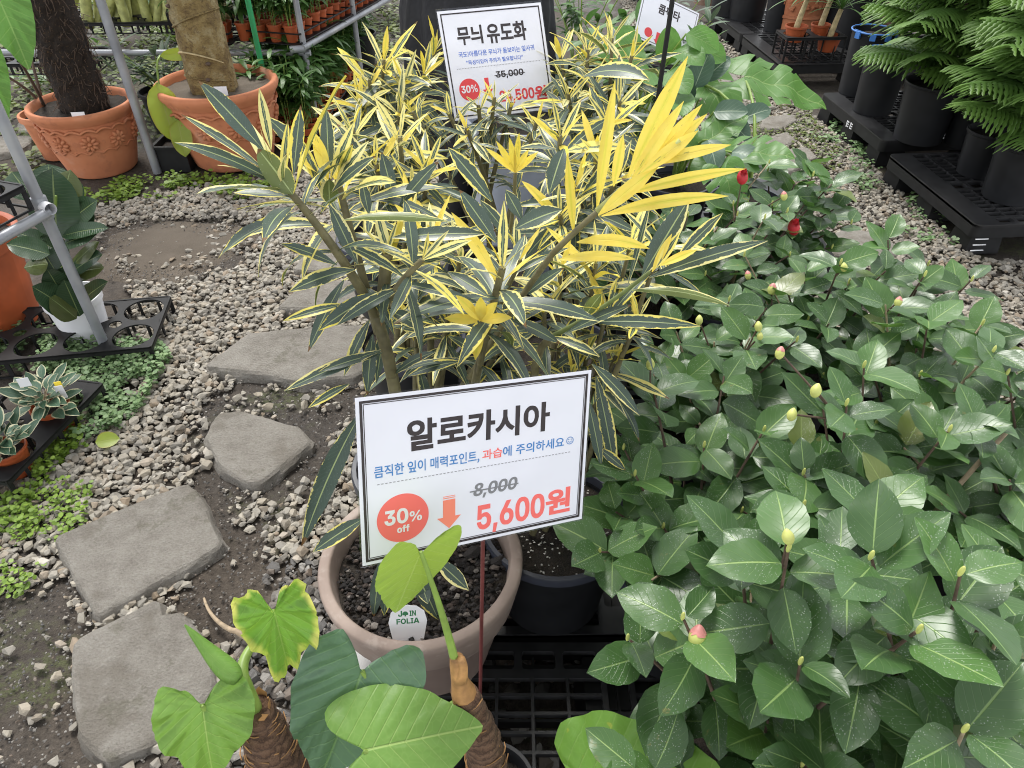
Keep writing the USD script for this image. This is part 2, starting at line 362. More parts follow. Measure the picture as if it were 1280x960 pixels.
plain('oleander_stem', (.13, .115, .055), .6, .3, 60, .5, 180, .002)
plain('green_stem', (.20, .30, .06), .45, .2, 40)
plain('olive_stem', (.15, .19, .06), .5, .25, 40)
plain('brown_twig', (.10, .065, .045), .7, .3, 80, .5, 250, .002)
plain('pale_twig', (.34, .26, .17), .7, .25, 80, .5, 250, .002)
plain('red_stake', (.11, .030, .028), .4, .2, 60)
plain('black_plastic', (.010, .010, .0105), .5, .3, 25, .15, 300, .0006, spec=.28)
plain('black_gloss', (.020, .020, .021), .34, .35, 25, .15, 300, .0006, spec=.5)
plain('black_pot', (.011, .0115, .013), .5, .3, 14, .15, 200, .0006, spec=.28)
plain('navy_rim', (.030, .033, .045), .35, .2, 14)
plain('blue_plastic', (.06, .20, .55), .4, .1)
plain('white_plastic', (.74, .74, .76), .35, .03, 8)
plain('orange_plastic', (.34, .075, .024), .42, .18, 14)
plain('grey_plastic', (.36, .39, .46), .3, .12, 12, .3, 14, .01)
plain('green_paint', (.03, .27, .10), .4, .12)
plain('black_cloth', (.010, .010, .012), .85, .3, 12, .6, 9, .03)
plain('brown_plank', (.20, .12, .085), .7, .15, 12)
plain('yellow_bud', (.52, .55, .16), .45, .15, 60)
plain('pink_bud', (.55, .22, .20), .5, .3, 90)
plain('red_petal', (.50, .025, .035), .5, .25, 50)
plain('skin', (.50, .32, .24), .55, .08, 30)
plain('lip', (.40, .16, .14), .5, .05, 30)
plain('scar', (.02, .02, .02), .8)
plain('cane_bark', (.40, .42, .15), .5, .35, 30, .4, 60, .004)
plain('tan_cane', (.48, .38, .20), .6, .25, 40, .3, 80, .004)
plain('dry_sheath', (.36, .19, .07), .6, .35, 60, .4, 120, .003)

g = NG(); n = g.noise(9, 5); n2 = g.noise(70, 4)
g.pbr('galvanised', base_color=g.ramp(n, [(.3, (.24, .25, .27)), (.55, (.33, .34, .36)), (.75, (.42, .42, .41))]), metallic=.55, roughness=.42, normal=g.bump(n2, .15, .001))
g = NG(); n = g.noise(7, 5, .6); n2 = g.noise(160, 4); lime = g.step(g.noise(5, 4), .56, .75)
c = g.ramp(n, [(.25, (.40, .135, .060)), (.55, (.50, .185, .085)), (.8, (.55, .24, .13))])
g.pbr('terracotta', base_color=g.mix(g.math('multiply', g.step(g.noise(13, 5, .7), .54, .66), .4), g.mix(g.math('multiply', lime, .45), c, (.58, .42, .33)), (.30, .11, .06)), roughness=.8, normal=g.bump(n2, .3, .0015))
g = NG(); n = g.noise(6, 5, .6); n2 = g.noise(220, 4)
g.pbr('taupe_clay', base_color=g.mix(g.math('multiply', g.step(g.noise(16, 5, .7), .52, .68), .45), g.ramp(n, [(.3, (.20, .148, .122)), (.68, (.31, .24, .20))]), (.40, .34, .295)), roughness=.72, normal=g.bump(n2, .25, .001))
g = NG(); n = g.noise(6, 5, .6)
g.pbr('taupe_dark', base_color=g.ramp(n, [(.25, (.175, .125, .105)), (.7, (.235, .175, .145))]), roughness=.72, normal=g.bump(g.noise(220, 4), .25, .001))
# soils and ground
g = NG(); n = g.noise(60, 5, .7); n2 = g.noise(300, 4)
g.pbr('pot_soil', base_color=g.ramp(n, [(.3, (.012, .010, .008)), (.6, (.035, .027, .020)), (.8, (.07, .055, .04))]), roughness=.95, normal=g.bump(n2, 1., .006))
g = NG(); rr = g.n('attribute', 'fac', attribute='rnd')
g.pbr('lava_grit', base_color=g.ramp(rr, [(0, (.010, .009, .009)), (.6, (.026, .021, .019)), (.85, (.055, .038, .030)), (.93, (.13, .11, .095)), (1, (.20, .18, .16))]), roughness=.9, normal=g.bump(g.noise(500, 4), .9, .002))
g = NG(); rr = g.n('attribute', 'fac', attribute='rnd')
g.pbr('perlite', base_color=g.ramp(rr, [(0, (.5, .47, .42)), (1, (.75, .72, .68))]), roughness=.9)
g = NG(); n = g.noise(3.2, 6, .62); n2 = g.noise(45, 6, .7); n3 = g.noise(240, 4); wet = g.step(g.noise(1.6, 4), .42, .62)
c = g.ramp(g.math('add', g.math('multiply', n, .45), g.math('multiply', n2, .55)), [(.32, (.030, .023, .017)), (.5, (.068, .054, .041)), (.68, (.13, .105, .082))])
c = g.mix(g.math('multiply', wet, .55), c, (.034, .028, .023))
moss = g.math('multiply', g.step(g.noise(2.1, 5, .6), .55, .66), g.step(n2, .42, .6))
c = g.mix(g.math('multiply', moss, .6), c, (.075, .095, .024))
g.pbr('soil', base_color=c, roughness=g.n('map_range', 'result', value=wet, to_min=.9, to_max=.6), normal=g.bump(g.math('add', n2, g.math('multiply', n3, .5)), .8, .012))
g = NG(); n = g.noise(5, 6, .65); n3 = g.noise(260, 5, .7)
g.pbr('hardpan', base_color=g.ramp(g.math('add', g.math('multiply', n, .6), g.math('multiply', n3, .4)), [(.35, (.085, .068, .050)), (.62, (.142, .117, .090))]), roughness=.92, normal=g.bump(n3, .6, .006))
g = NG(); rnd = g.rand(); n = g.noise(70, 4)
c = g.ramp(rnd, [(0, (.19, .175, .15)), (.18, (.27, .25, .215)), (.36, (.36, .335, .285)), (.52, (.345, .30, .23)), (.66, (.44, .41, .345)), (.78, (.22, .19, .15)), (.88, (.29, .22, .15)), (1, (.54, .51, .45))])
g.pbr('gravel_stone', base_color=g.mix(g.math('multiply', n, .4), c, (.18, .16, .13)), roughness=.75, normal=g.bump(g.noise(190, 4), .5, .003))
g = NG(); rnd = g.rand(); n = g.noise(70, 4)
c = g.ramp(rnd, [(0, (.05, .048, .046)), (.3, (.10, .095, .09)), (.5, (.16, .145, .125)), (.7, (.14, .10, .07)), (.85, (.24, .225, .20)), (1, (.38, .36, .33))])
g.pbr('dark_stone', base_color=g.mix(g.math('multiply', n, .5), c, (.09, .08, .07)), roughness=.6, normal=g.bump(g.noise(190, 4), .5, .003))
g = NG(); n = g.noise(4.5, 6, .62); n2 = g.noise(170, 5, .75); n4 = g.noise(24, 5, .6)
c = g.ramp(g.math('add', g.math('multiply', n, .3), g.math('add', g.math('multiply', n4, .3), g.math('multiply', n2, .4))), [(.36, (.215, .192, .162)), (.5, (.335, .308, .267)), (.64, (.435, .405, .36))])
pit = g.step(g.n('voronoi_texture', 'distance', scale=150.0, vector=g.pos()), .18, .05)
c = g.mix(g.math('multiply', g.math('multiply', pit, g.step(n2, .5, .6)), .6), c, (.07, .06, .055))
c = g.mix(g.math('multiply', g.step(g.noise(5, 5, .65), .52, .64), .45), c, (.17, .145, .11))
c = g.mix(g.math('multiply', g.step(g.noise(11, 5, .7), .58, .66), .4), c, (.13, .125, .075))
g.pbr('flagstone', base_color=c, roughness=.88, normal=g.bump(g.math('add', n2, g.math('multiply', n4, .8)), 1., .014))
for nm, a, b in (('creeper_grey', (.12, .22, .08), (.26, .38, .17)), ('creeper_bright', (.13, .22, .025), (.25, .38, .05)), ('moss_tuft', (.085, .12, .025), (.17, .21, .05))):
    g = NG(); rr = g.n('attribute', 'fac', attribute='rnd')
    g.leafy(nm, g.mix(rr, a, b), .2, roughness=.5)
# trunks
g = NG(); n = g.noise(45, 6, .75); n2 = g.noise(140, 5, .8); t = g.step(g.noise(110, 3), .62, .72)
c = g.ramp(n, [(.35, (.010, .006, .004)), (.6, (.035, .020, .011)), (.8, (.08, .045, .022))])
g.pbr('fern_trunk', base_color=g.mix(g.math('multiply', t, .8), c, (.20, .115, .045)), roughness=.95, normal=g.bump(n2, 1., .02))
g = NG(); n = g.noise(10, 6, .65); n2 = g.noise(60, 5, .7)
c = g.ramp(n, [(.34, (.16, .10, .035)), (.5, (.31, .22, .08)), (.64, (.45, .37, .20))])
g.pbr('papaya_trunk', base_color=g.mix(g.math('multiply', g.step(n2, .54, .64), .7), c, (.13, .08, .035)), roughness=.85, normal=g.bump(n2, 1., .03))
g = NG(); q = g.n('separate_xyz', 'z', vector=g.pos()); n = g.noise(40, 5, .7)
ring = g.math('fraction', g.math('add', g.math('multiply', q, 62.0), g.math('multiply', n, 3.2)))
c = g.ramp(ring, [(0, (.035, .016, .009)), (.25, (.12, .062, .034)), (.7, (.20, .115, .068)), (1, (.07, .033, .018))])
fib = g.noise(160, 4)
g.pbr('corm_bark', base_color=g.mix(g.math('multiply', fib, .5), c, (.10, .055, .03)), roughness=.85, normal=g.bump(g.math('add', ring, fib), .8, .004))
# needles of the pines
g = NG(); n = g.noise(14, 3); rnd = g.rand(); u, v = g.uv()
c = g.mix(n, (.034, .095, .016), (.075, .17, .028)); c = g.mix(g.math('multiply', rnd, .4), c, (.12, .24, .04))
c = g.mix(g.math('multiply', g.math('power', v, 2.0), .6), c, (.19, .32, .06))
g.leafy('pine_needle', c, .2, roughness=.5)
# print
g = NG(); g.pbr('paper', base_color=g.mix(g.noise(9, 3), (.77, .77, .83), (.81, .81, .87)), roughness=.3, coat_weight=.5, coat_roughness=.2, normal=g.bump(g.noise(7, 2), .35, .02))
g = NG(); g.pbr('paper_blank', base_color=(.80, .80, .82), roughness=.5)
for nm, c in (('ink_black', (.035, .028, .03)), ('ink_blue', (.07, .22, .50)), ('ink_coral', (.90, .17, .15)), ('ink_orange', (.92, .26, .17)), ('ink_red', (.72, .055, .06)), ('ink_grey', (.22, .22, .23)), ('ink_green', (.02, .16, .06)), ('ink_yellow', (.80, .62, .05)), ('ink_navy', (.05, .14, .55))):
    g = NG(); g.pbr(nm, base_color=c, roughness=.35)
g = NG(); fr = g.n('fresnel', 'fac', IOR=1.5)
g.done('clear_film', g.n('mix_closure', 'closure', fac=g.math('multiply', fr, .9), closure1=g.n('transparent_bsdf', 'BSDF', color=(.93, .94, .96)), closure2=g.n('glossy_bsdf', 'BSDF', roughness=.12, color=(.9, .9, .95))))
# ------------------------------------------------------------------ the setting
def px_poly(pts, z=0.0): return Polygon([G(x, y, z)[:2] for x, y in pts])
def grid_axis(lo, hi, step, far): 
    a = np.arange(lo, hi + 1e-9, step); e = np.geomspace(step, far, 14)
    return np.concatenate([lo - e[::-1], a, hi + e])
gx, gy = grid_axis(-3.2, 3.2, .04, 60), grid_axis(.0, 7.2, .04, 60)
X, Y = np.meshgrid(gx, gy, indexing='ij'); q = np.stack([X, Y, X * 0], -1)
Z = .022 * (meshkit.fbm(q * 3.0, 4) - .5) + .008 * (meshkit.fbm(q * 17, 2, 5) - .5) - .006
Z = np.where((abs(X) > 4) | (Y > 8) | (Y < -1), -.01, Z)
i, j = np.meshgrid(np.arange(len(gx) - 1), np.arange(len(gy) - 1), indexing='ij'); k = len(gy)
gf = np.stack([i * k + j, (i + 1) * k + j, (i + 1) * k + j + 1, i * k + j + 1], -1).reshape(-1, 4)
solo('ground', (np.stack([X, Y, Z], -1).reshape(-1, 3), gf), 'soil', 'dark damp soil between the plant beds', kind='structure')
HARD = px_poly([(118, 292), (170, 276), (300, 270), (345, 282), (330, 305), (300, 330), (255, 350), (200, 358), (120, 352), (100, 325)])
def ragged(poly, step=.05, amp=.03, seed=0):
    L = poly.exterior.length; t = np.arange(0, L, step); p = np.array([poly.exterior.interpolate(s).coords[0] for s in t])
    c = p.mean(0); r = 1 + amp * 2 * (meshkit.fbm(np.c_[p * 6, p[:, :1] * 0 + seed], 3) - .5) * 2
    return Polygon(c + (p - c) * r[:, None]).buffer(0)
hp = ragged(HARD, .06, .1)
sm = trimesh.creation.triangulate_polygon(hp, engine='earcut')
hv, hf = trimesh.remesh.subdivide_to_size(np.c_[sm[0], np.zeros(len(sm[0]))], sm[1], .06)
hv = np.array(hv); hv[:, 2] = -.016 + .028 * np.clip(shapely.distance(shapely.points(hv[:, :2]), hp.exterior) / .16, 0, 1)**.7 + .006 * (meshkit.fbm(hv * 6, 3) - .5)
if np.cross(hv[hf[0][1]] - hv[hf[0][0]], hv[hf[0][2]] - hv[hf[0][0]])[2] < 0: hf = np.array(hf)[:, ::-1]
solo('packed_earth', (hv, hf), 'hardpan', 'bare packed beige earth in the gravel path', kind='structure')

# stepping stones: ragged slabs with broken edges
def flagstone(poly, th, seed, label, tone='flagstone'):
    L = poly.exterior.length; t = np.arange(0, L, .018); P = np.array([poly.exterior.interpolate(s).coords[0] for s in t])
    if not poly.exterior.is_ccw: P = P[::-1]
    T = np.roll(P, -1, 0) - np.roll(P, 1, 0); N = np.stack([T[:, 1], -T[:, 0]], 1); N /= np.linalg.norm(N, axis=1, keepdims=True) + 1e-9
    nz = lambda f, s: (meshkit.fbm(np.c_[P * f, P[:, :1] * 0 + s + seed], 3) - .5)
    n = len(P); rings = []
    for off, z, a in ((.012, -.01, .03), (.006, th * .45, .028), (.003, th * .8, .016), (-.003, th, .008), (-.014, th + .002, .006)):
        zz = z + (nz(14, 3) * .010 if 0 < z < th else nz(5, 9) * .004 if z >= th else 0)
        rings.append(np.c_[P + N * (off + nz(22, z * 90)[:, None] * a), np.zeros(n) + zz])
    mb = MB()
    for a, b in zip(rings[:-1], rings[1:]):
        v = np.vstack([a, b]); i = np.arange(n); f = np.stack([i, (i + 1) % n, n + (i + 1) % n, n + i], -1); mb.add(v, f)
    top = rings[-1]; tv, tf = trimesh.creation.triangulate_polygon(Polygon(top[:, :2]).buffer(0), engine='earcut')
    tv, tf = trimesh.remesh.subdivide_to_size(np.c_[tv, np.zeros(len(tv))], tf, .06); tv, tf = np.array(tv), np.array(tf)
    tv[:, 2] = th + .002 + (meshkit.fbm(np.c_[tv[:, :2] * 5, tv[:, :1] * 0 + 9 + seed], 3) - .5) * .004
    if np.cross(tv[tf[0][1]] - tv[tf[0][0]], tv[tf[0][2]] - tv[tf[0][0]])[2] < 0: tf = tf[:, ::-1]
    mb.add(tv, tf)
    v, f, _ = mb.get(); solo('stepping_stone', (v, f), tone, label, 'stepping stone', group='stone slabs of the paths', smooth=50)
LEFT = [
 ([(92, 800), (198, 748), (204, 768), (226, 764), (262, 812), (268, 862), (238, 902), (190, 928), (135, 952), (98, 918), (91, 850)], 'large cracked grey stone slab with notched top edge, lowest on the left path'),
 ([(66, 672), (150, 636), (232, 604), (244, 612), (277, 680), (240, 704), (120, 770)], 'large grey stone slab, second from bottom on the left path'),
 ([(256, 545), (273, 516), (300, 513), (374, 534), (388, 552), (326, 602), (311, 605), (275, 582)], 'blunt fan-shaped grey stone slab left of the front price sign'),
 ([(254, 458), (310, 416), (400, 408), (480, 405), (505, 440), (440, 470), (371, 474), (330, 466)], 'broad flat grey slab under the hanging leaves left of the oleander stem'),
 ([(346, 384), (381, 352), (452, 350), (478, 385)], 'grey slab half hidden behind the oleander, fourth up the left path'),
 ([(366, 338), (382, 312), (400, 290), (450, 288), (472, 338)], 'grey slab behind the oleander branches, upper part of left path'),
 ([(432, 240), (443, 211), (482, 207), (494, 236)], 'small pale slab glimpsed between oleander branches beside the left path gravel'),
 ([(476, 204), (481, 190), (508, 189), (514, 203)], 'smallest slab glimpsed through the oleander tops on the left path'),
 ([(128, 126), (131, 107), (163, 113), (152, 122)], 'slab of grey stone behind the fibrous dark trunk'),
 ([(22, 153), (86, 147), (62, 164), (22, 166)], 'flat slab at the far left below the metal post'),
 ([(-6, 170), (47, 169), (22, 188), (-6, 192)], 'flat slab at the left edge above the rubber plant'),
]
RIGHT = [
 ([(951, 146), (990, 143), (997, 150), (976, 160), (952, 160)], 'thick rough slab below the drooping split leaf on the right path'),
 ([(942, 130), (958, 128), (971, 134), (946, 138)], 'thin slab above the thick rough one on the right path'),
 ([(938, 178), (985, 164), (995, 176), (962, 188)], 'slab just below the thick rough one on the right path'),
 ([(964, 206), (975, 188), (1007, 183), (1022, 196), (990, 214)], 'pale slab beside the topmost camellia shoot on the right path'),
 ([(1020, 312), (1044, 291), (1060, 285), (1107, 293), (1128, 316), (1080, 324)], 'wide pale slab behind the camellia opposite the near pallet'),
 ([(1096, 342), (1150, 331), (1158, 350), (1112, 370)], 'pale slab behind the tallest camellia shoot at right'),
 ([(1214, 424), (1240, 414), (1256, 446), (1226, 458)], 'slab corner peeping from camellia leaves at right edge'),
 ([(884, 49), (893, 48), (898, 56), (885, 57)], 'farthest small slab of the right path beside the third price sign'),
 ([(882, 63), (895, 60), (903, 68), (884, 70)], 'second farthest small slab on the right path'),
 ([(886, 77), (897, 74), (906, 82), (889, 84)], 'third farthest small slab on the right path'),
 ([(900, 93), (916, 88), (924, 100), (904, 103)], 'fourth farthest small slab on the right path'),
 ([(905, 113), (924, 107), (934, 118), (908, 121)], 'fifth farthest small slab on the right path'),
 ([(958, 235), (985, 226), (1000, 238), (968, 248)], 'slab mostly under camellia leaves below the pale slab'),
]
SLABS = []
for kk, (pts, lab) in enumerate(LEFT + RIGHT):
    far = min(p[1] for p in pts) < 300
    P = px_poly(pts, .032 if not far else .03).buffer(0); SLABS.append(P)
    flagstone(P.buffer(-.012).buffer(.012), .032 if not far else .03, kk * 7.3, lab)
slab_union = shapely.union_all([s.buffer(-.005) for s in SLABS])

# loose stones: crushed angular gravel
def stone_protos(n, seed):
    rg = np.random.default_rng(seed); out = []
    for _ in range(n):
        p = rg.normal(size=(13, 3)); p /= np.linalg.norm(p, axis=1, keepdims=True)
        p *= np.array([1.0, rg.uniform(.65, .95), rg.uniform(.42, .7)]) * rg.uniform(.85, 1.05, (13, 1))
        h = trimesh.Trimesh(p).convex_hull; out.append((np.array(h.vertices), np.array(h.faces)))
    return out
def scatter_stones(name, pts, sizes, mat, label, seed):
    path = numbered('/World', name); pi = UsdGeom.PointInstancer.Define(stage, path); rel = []
    for k, (v, f) in enumerate(stone_protos(9, seed)):
        vv = v[f].reshape(-1, 3); m = usdkit.mesh(stage, f'{path}/stone' + (f'_{k:03d}' if k else ''), (vv, np.arange(len(vv)).reshape(-1, 3)), LOOK[mat]); rel.append(m.GetPath())
    rg = np.random.default_rng(seed + 1); n = len(pts)
    pi.CreatePrototypesRel().SetTargets(rel)
    pi.CreateProtoIndicesAttr(Vt.IntArray.FromNumpy(rg.integers(0, 9, n).astype(np.int32)))
    pi.CreatePositionsAttr(Vt.Vec3fArray.FromNumpy(pts.astype(np.float32)))
    pi.CreateScalesAttr(Vt.Vec3fArray.FromNumpy(np.repeat(sizes[:, None], 3, 1).astype(np.float32)))
    tz, tx = rg.uniform(0, 2 * np.pi, n), rg.normal(0, .3, n); ax = rg.uniform(0, 2 * np.pi, n)
    w = np.cos(tx / 2) * np.cos(tz / 2); z = np.cos(tx / 2) * np.sin(tz / 2); xq = np.sin(tx / 2) * np.cos(ax); yq = np.sin(tx / 2) * np.sin(ax)
    pi.CreateOrientationsAttr(Vt.QuathArray([Gf.Quath(float(a), float(b), float(c), float(d)) for a, b, c, d in zip(w, xq, yq, z)]))
    tag(pi.GetPrim(), label, None, None, 'stuff')
def fill(poly, per_m2, rg):
    x0, y0, x1, y1 = poly.bounds; n = int((x1 - x0) * (y1 - y0) * per_m2)
    p = np.c_[rg.uniform(x0, x1, n), rg.uniform(y0, y1, n)]; return p[shapely.contains_xy(poly, p[:, 0], p[:, 1])]
rg = np.random.default_rng(21)
DIRT = [px_poly([(312, 480), (392, 462), (470, 470), (460, 510), (412, 520), (400, 550), (390, 590), (345, 625), (318, 665), (312, 740), (300, 790), (270, 790), (245, 720), (282, 690), (245, 610), (270, 585), (250, 540), (262, 500)]),
        px_poly([(-60, 770), (40, 745), (78, 735), (110, 780), (85, 800), (85, 880), (110, 960), (260, 960), (280, 1100), (-200, 1100)]),
        HARD.buffer(-.05)]
def dirt_amount(p):                       # 1 on bare soil, 0 on gravel, ragged between
    d = np.full(len(p), 9.0)
    for D in DIRT: d = np.minimum(d, shapely.distance(shapely.points(p), D))
    e = d + .06 * (meshkit.fbm(np.c_[p * 7, p[:, :1] * 0], 3) - .5) * 2
    return np.clip(1 - e / .08, 0, 1)
def layer(poly, dens, lo, hi, zlift, seed, sparse=.06):
    p = fill(poly, dens, np.random.default_rng(seed)); rg2 = np.random.default_rng(seed + 5)
    keep = (rg2.uniform(size=len(p)) > dirt_amount(p) * (1 - sparse)) & ~shapely.contains_xy(slab_union, p[:, 0], p[:, 1])
    p = p[keep]; s = np.exp(rg2.normal(np.log((lo + hi) / 2), .28, len(p))).clip(lo * .7, hi * 1.25)
    return np.c_[p, s * .28 + zlift + rg2.uniform(-.003, .006, len(p))], s
left_zone = Polygon([(-1.62, 1.0), (-1.5, 1.75), (-1.45, 2.3), (-1.75, 2.7), (-2.0, 3.05), (-1.6, 3.3), (-1.0, 3.5), (-.85, 4.6), (-.7, 6.4), (-.35, 6.4), (-.25, 4), (-.2, 2.0), (-.2, .2), (-.75, .2), (-1.1, .55), (-1.3, .8)])
a, sa = layer(left_zone, 3700, .0085, .0170, .0, 31, .03); b, sb = layer(left_zone, 1900, .0095, .0165, .009, 32, .01); c, sc_ = layer(left_zone, 3500, .003, .0065, .003, 37, .0); a, sa = np.vstack([a, c]), np.concatenate([sa, sc_])
gt, sgt = layer(shapely.union_all([d.buffer(.05) for d in DIRT]), 5200, .0018, .0045, .004, 36, 1.0)
scatter_stones('gravel', gt, sgt, 'dark_stone', 'fine grit lying on the bare dark soil between the slabs', 45)
near = lambda P: (P[:, 0] > -.62) & (P[:, 1] < 1.1)
PL, SL = np.vstack([a, b]), np.concatenate([sa, sb]); nn = near(PL)
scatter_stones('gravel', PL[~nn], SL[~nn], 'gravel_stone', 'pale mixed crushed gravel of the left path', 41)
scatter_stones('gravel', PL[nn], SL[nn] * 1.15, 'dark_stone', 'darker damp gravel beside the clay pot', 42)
right_zone = Polygon([(.95, .6), (1.9, .9), (2.6, 1.6), (2.7, 2.5), (1.93, 2.62), (1.87, 3.4), (1.8, 4.3), (1.72, 4.9), (1.6, 6.6), (1.5, 7.4), (1.0, 7.4), (.95, 5), (1.0, 3.4), (.8, 2)])
a, sa = layer(right_zone, 3000, .009, .018, .0, 33); b, sb = layer(right_zone, 1500, .0095, .0165, .010, 34)
scatter_stones('gravel', np.vstack([a, b]), np.concatenate([sa, sb]), 'gravel_stone', 'grey gravel of the right path between camellias and pallets', 43)
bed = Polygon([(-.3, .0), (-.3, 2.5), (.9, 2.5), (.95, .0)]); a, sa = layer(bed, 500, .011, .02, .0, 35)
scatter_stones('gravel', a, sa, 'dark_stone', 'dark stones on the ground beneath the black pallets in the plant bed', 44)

# creeping plants: tiny round leaves
def creeper(polys, dens, r, zlo, zhi, mat, label, seed, name='ground_cover', clump=.45):
    rg = np.random.default_rng(seed); p = np.vstack([fill(P, dens, rg) for P in polys])
    p = p[meshkit.fbm(np.c_[p * 9, p[:, :1] * 0 + seed], 3) > clump]; n = len(p)
    p = p[~shapely.contains_xy(slab_union, p[:, 0], p[:, 1])]; n = len(p)
    h = zlo + (zhi - zlo) * rg.uniform(size=n)**1.5
    az, tl = rg.uniform(0, 6.28, n), rg.uniform(0, .7, n)
    nrm = np.stack([np.sin(tl) * np.cos(az), np.sin(tl) * np.sin(az), np.cos(tl)], 1)
    e1 = np.cross(nrm, [0.3, .9, .1]); e1 /= np.linalg.norm(e1, axis=1, keepdims=True); e2 = np.cross(nrm, e1)
    rr = r * rg.uniform(.6, 1.3, n); ang = np.arange(6) * np.pi / 3
    v = np.c_[p, h][:, None] + rr[:, None, None] * (np.cos(ang)[None, :, None] * e1[:, None] + np.sin(ang)[None, :, None] * e2[:, None])
    k = np.arange(n)[:, None] * 6
    f = np.stack([k + [0, 0, 0, 0], k + [1, 2, 3, 4], k + [2, 3, 4, 5]], -1).reshape(-1, 3)
    solo(name, (v.reshape(-1, 3), f), mat, label, kind='stuff', smooth=False, rnd=np.repeat(rg.uniform(size=n), 6))
creeper([px_poly([(30, 440), (120, 435), (200, 432), (218, 450), (190, 500), (178, 520), (150, 545), (95, 560), (60, 470)]), px_poly([(-40, 400), (110, 425), (100, 470), (-40, 470)])], 26000, .0066, .016, .055, 'creeper_grey', 'mat of tiny grey-green round leaves under the black tray', 51, clump=.36)
creeper([px_poly([(90, 520), (140, 515), (150, 550), (110, 590), (70, 640), (20, 700), (-40, 720), (-40, 600), (40, 585)])], 22000, .0065, .014, .05, 'creeper_bright', 'bright green creeping weed beside the orange pots', 52, clump=.47)
creeper([px_poly([(-20, 640), (60, 600), (120, 610), (110, 660), (60, 690), (110, 780), (60, 740), (-20, 760)])], 13000, .006, .012, .04, 'creeper_bright', 'bright green weeds creeping over gravel left of the slabs', 53, clump=.54)
creeper([px_poly([(100, 250), (110, 228), (190, 226), (300, 222), (345, 235), (330, 252), (270, 250), (200, 252), (140, 262)])], 9000, .010, .006, .05, 'creeper_bright', 'fresh green weeds at the foot of the terracotta pots', 54, clump=.46)
creeper([Polygon([(-5, 3.6), (-2.6, 3.0), (-2.3, 3.9), (-1.2, 3.9), (-.9, 4.6), (-.8, 6.5), (-1.4, 8.5), (-6, 8.5)])], 1500, .016, .004, .05, 'moss_tuft', 'low mossy weeds on the ground beneath the racks', 55, clump=.46)
creeper([Polygon([(1.25, 3.6), (1.75, 3.3), (1.8, 4.4), (1.62, 5.0), (1.55, 6.6), (1.1, 6.8), (1.15, 4.6)])], 5200, .008, .006, .035, 'moss_tuft', 'yellowish moss and weeds along the far right path', 56, clump=.50)
creeper([Polygon([(1.7, 2.7), (1.95, 2.7), (1.9, 4.3), (1.65, 4.2)])], 6000, .009, .006, .05, 'creeper_grey', 'small weeds growing along the pallet edge', 57, clump=.50)
creeper([Polygon([(-1.0, 3.4), (-.5, 3.4), (-.45, 5.5), (-.9, 5.5)])], 5200, .008, .006, .035, 'creeper_bright', 'green weeds on the gravel edge below the right end of the rack', 58, clump=.48)
for (px, py, rad, sd) in ((130, 555, .0, 1),):
    P = G(132, 553, .03); n = unit([.2, -.4, 1])
    th = thing('fallen_leaf', 'round yellow-green fallen leaf lying on the gravel', 'leaf', P)
    part(th, 'blade', leaf(P - [.03, 0, 0], [1, .3, .05], n, .065, .027, 'broad', .3), 'canna_leaf')
P0 = [G(255, 748, .015), G(262, 775, .03), G(290, 788, .035), G(312, 800, .03)]
th = thing('dry_twig', 'curled brown dry root lying on the bare soil', 'twig', P0[0])
part(th, 'twig', tube(np.vstack([bez(P0[0], P0[1], P0[2], 8), bez(P0[2], (P0[2] + P0[3]) / 2 + [0, 0, .02], P0[3], 6)[1:]]), np.linspace(.003, .008, 13), 7), 'pale_twig')

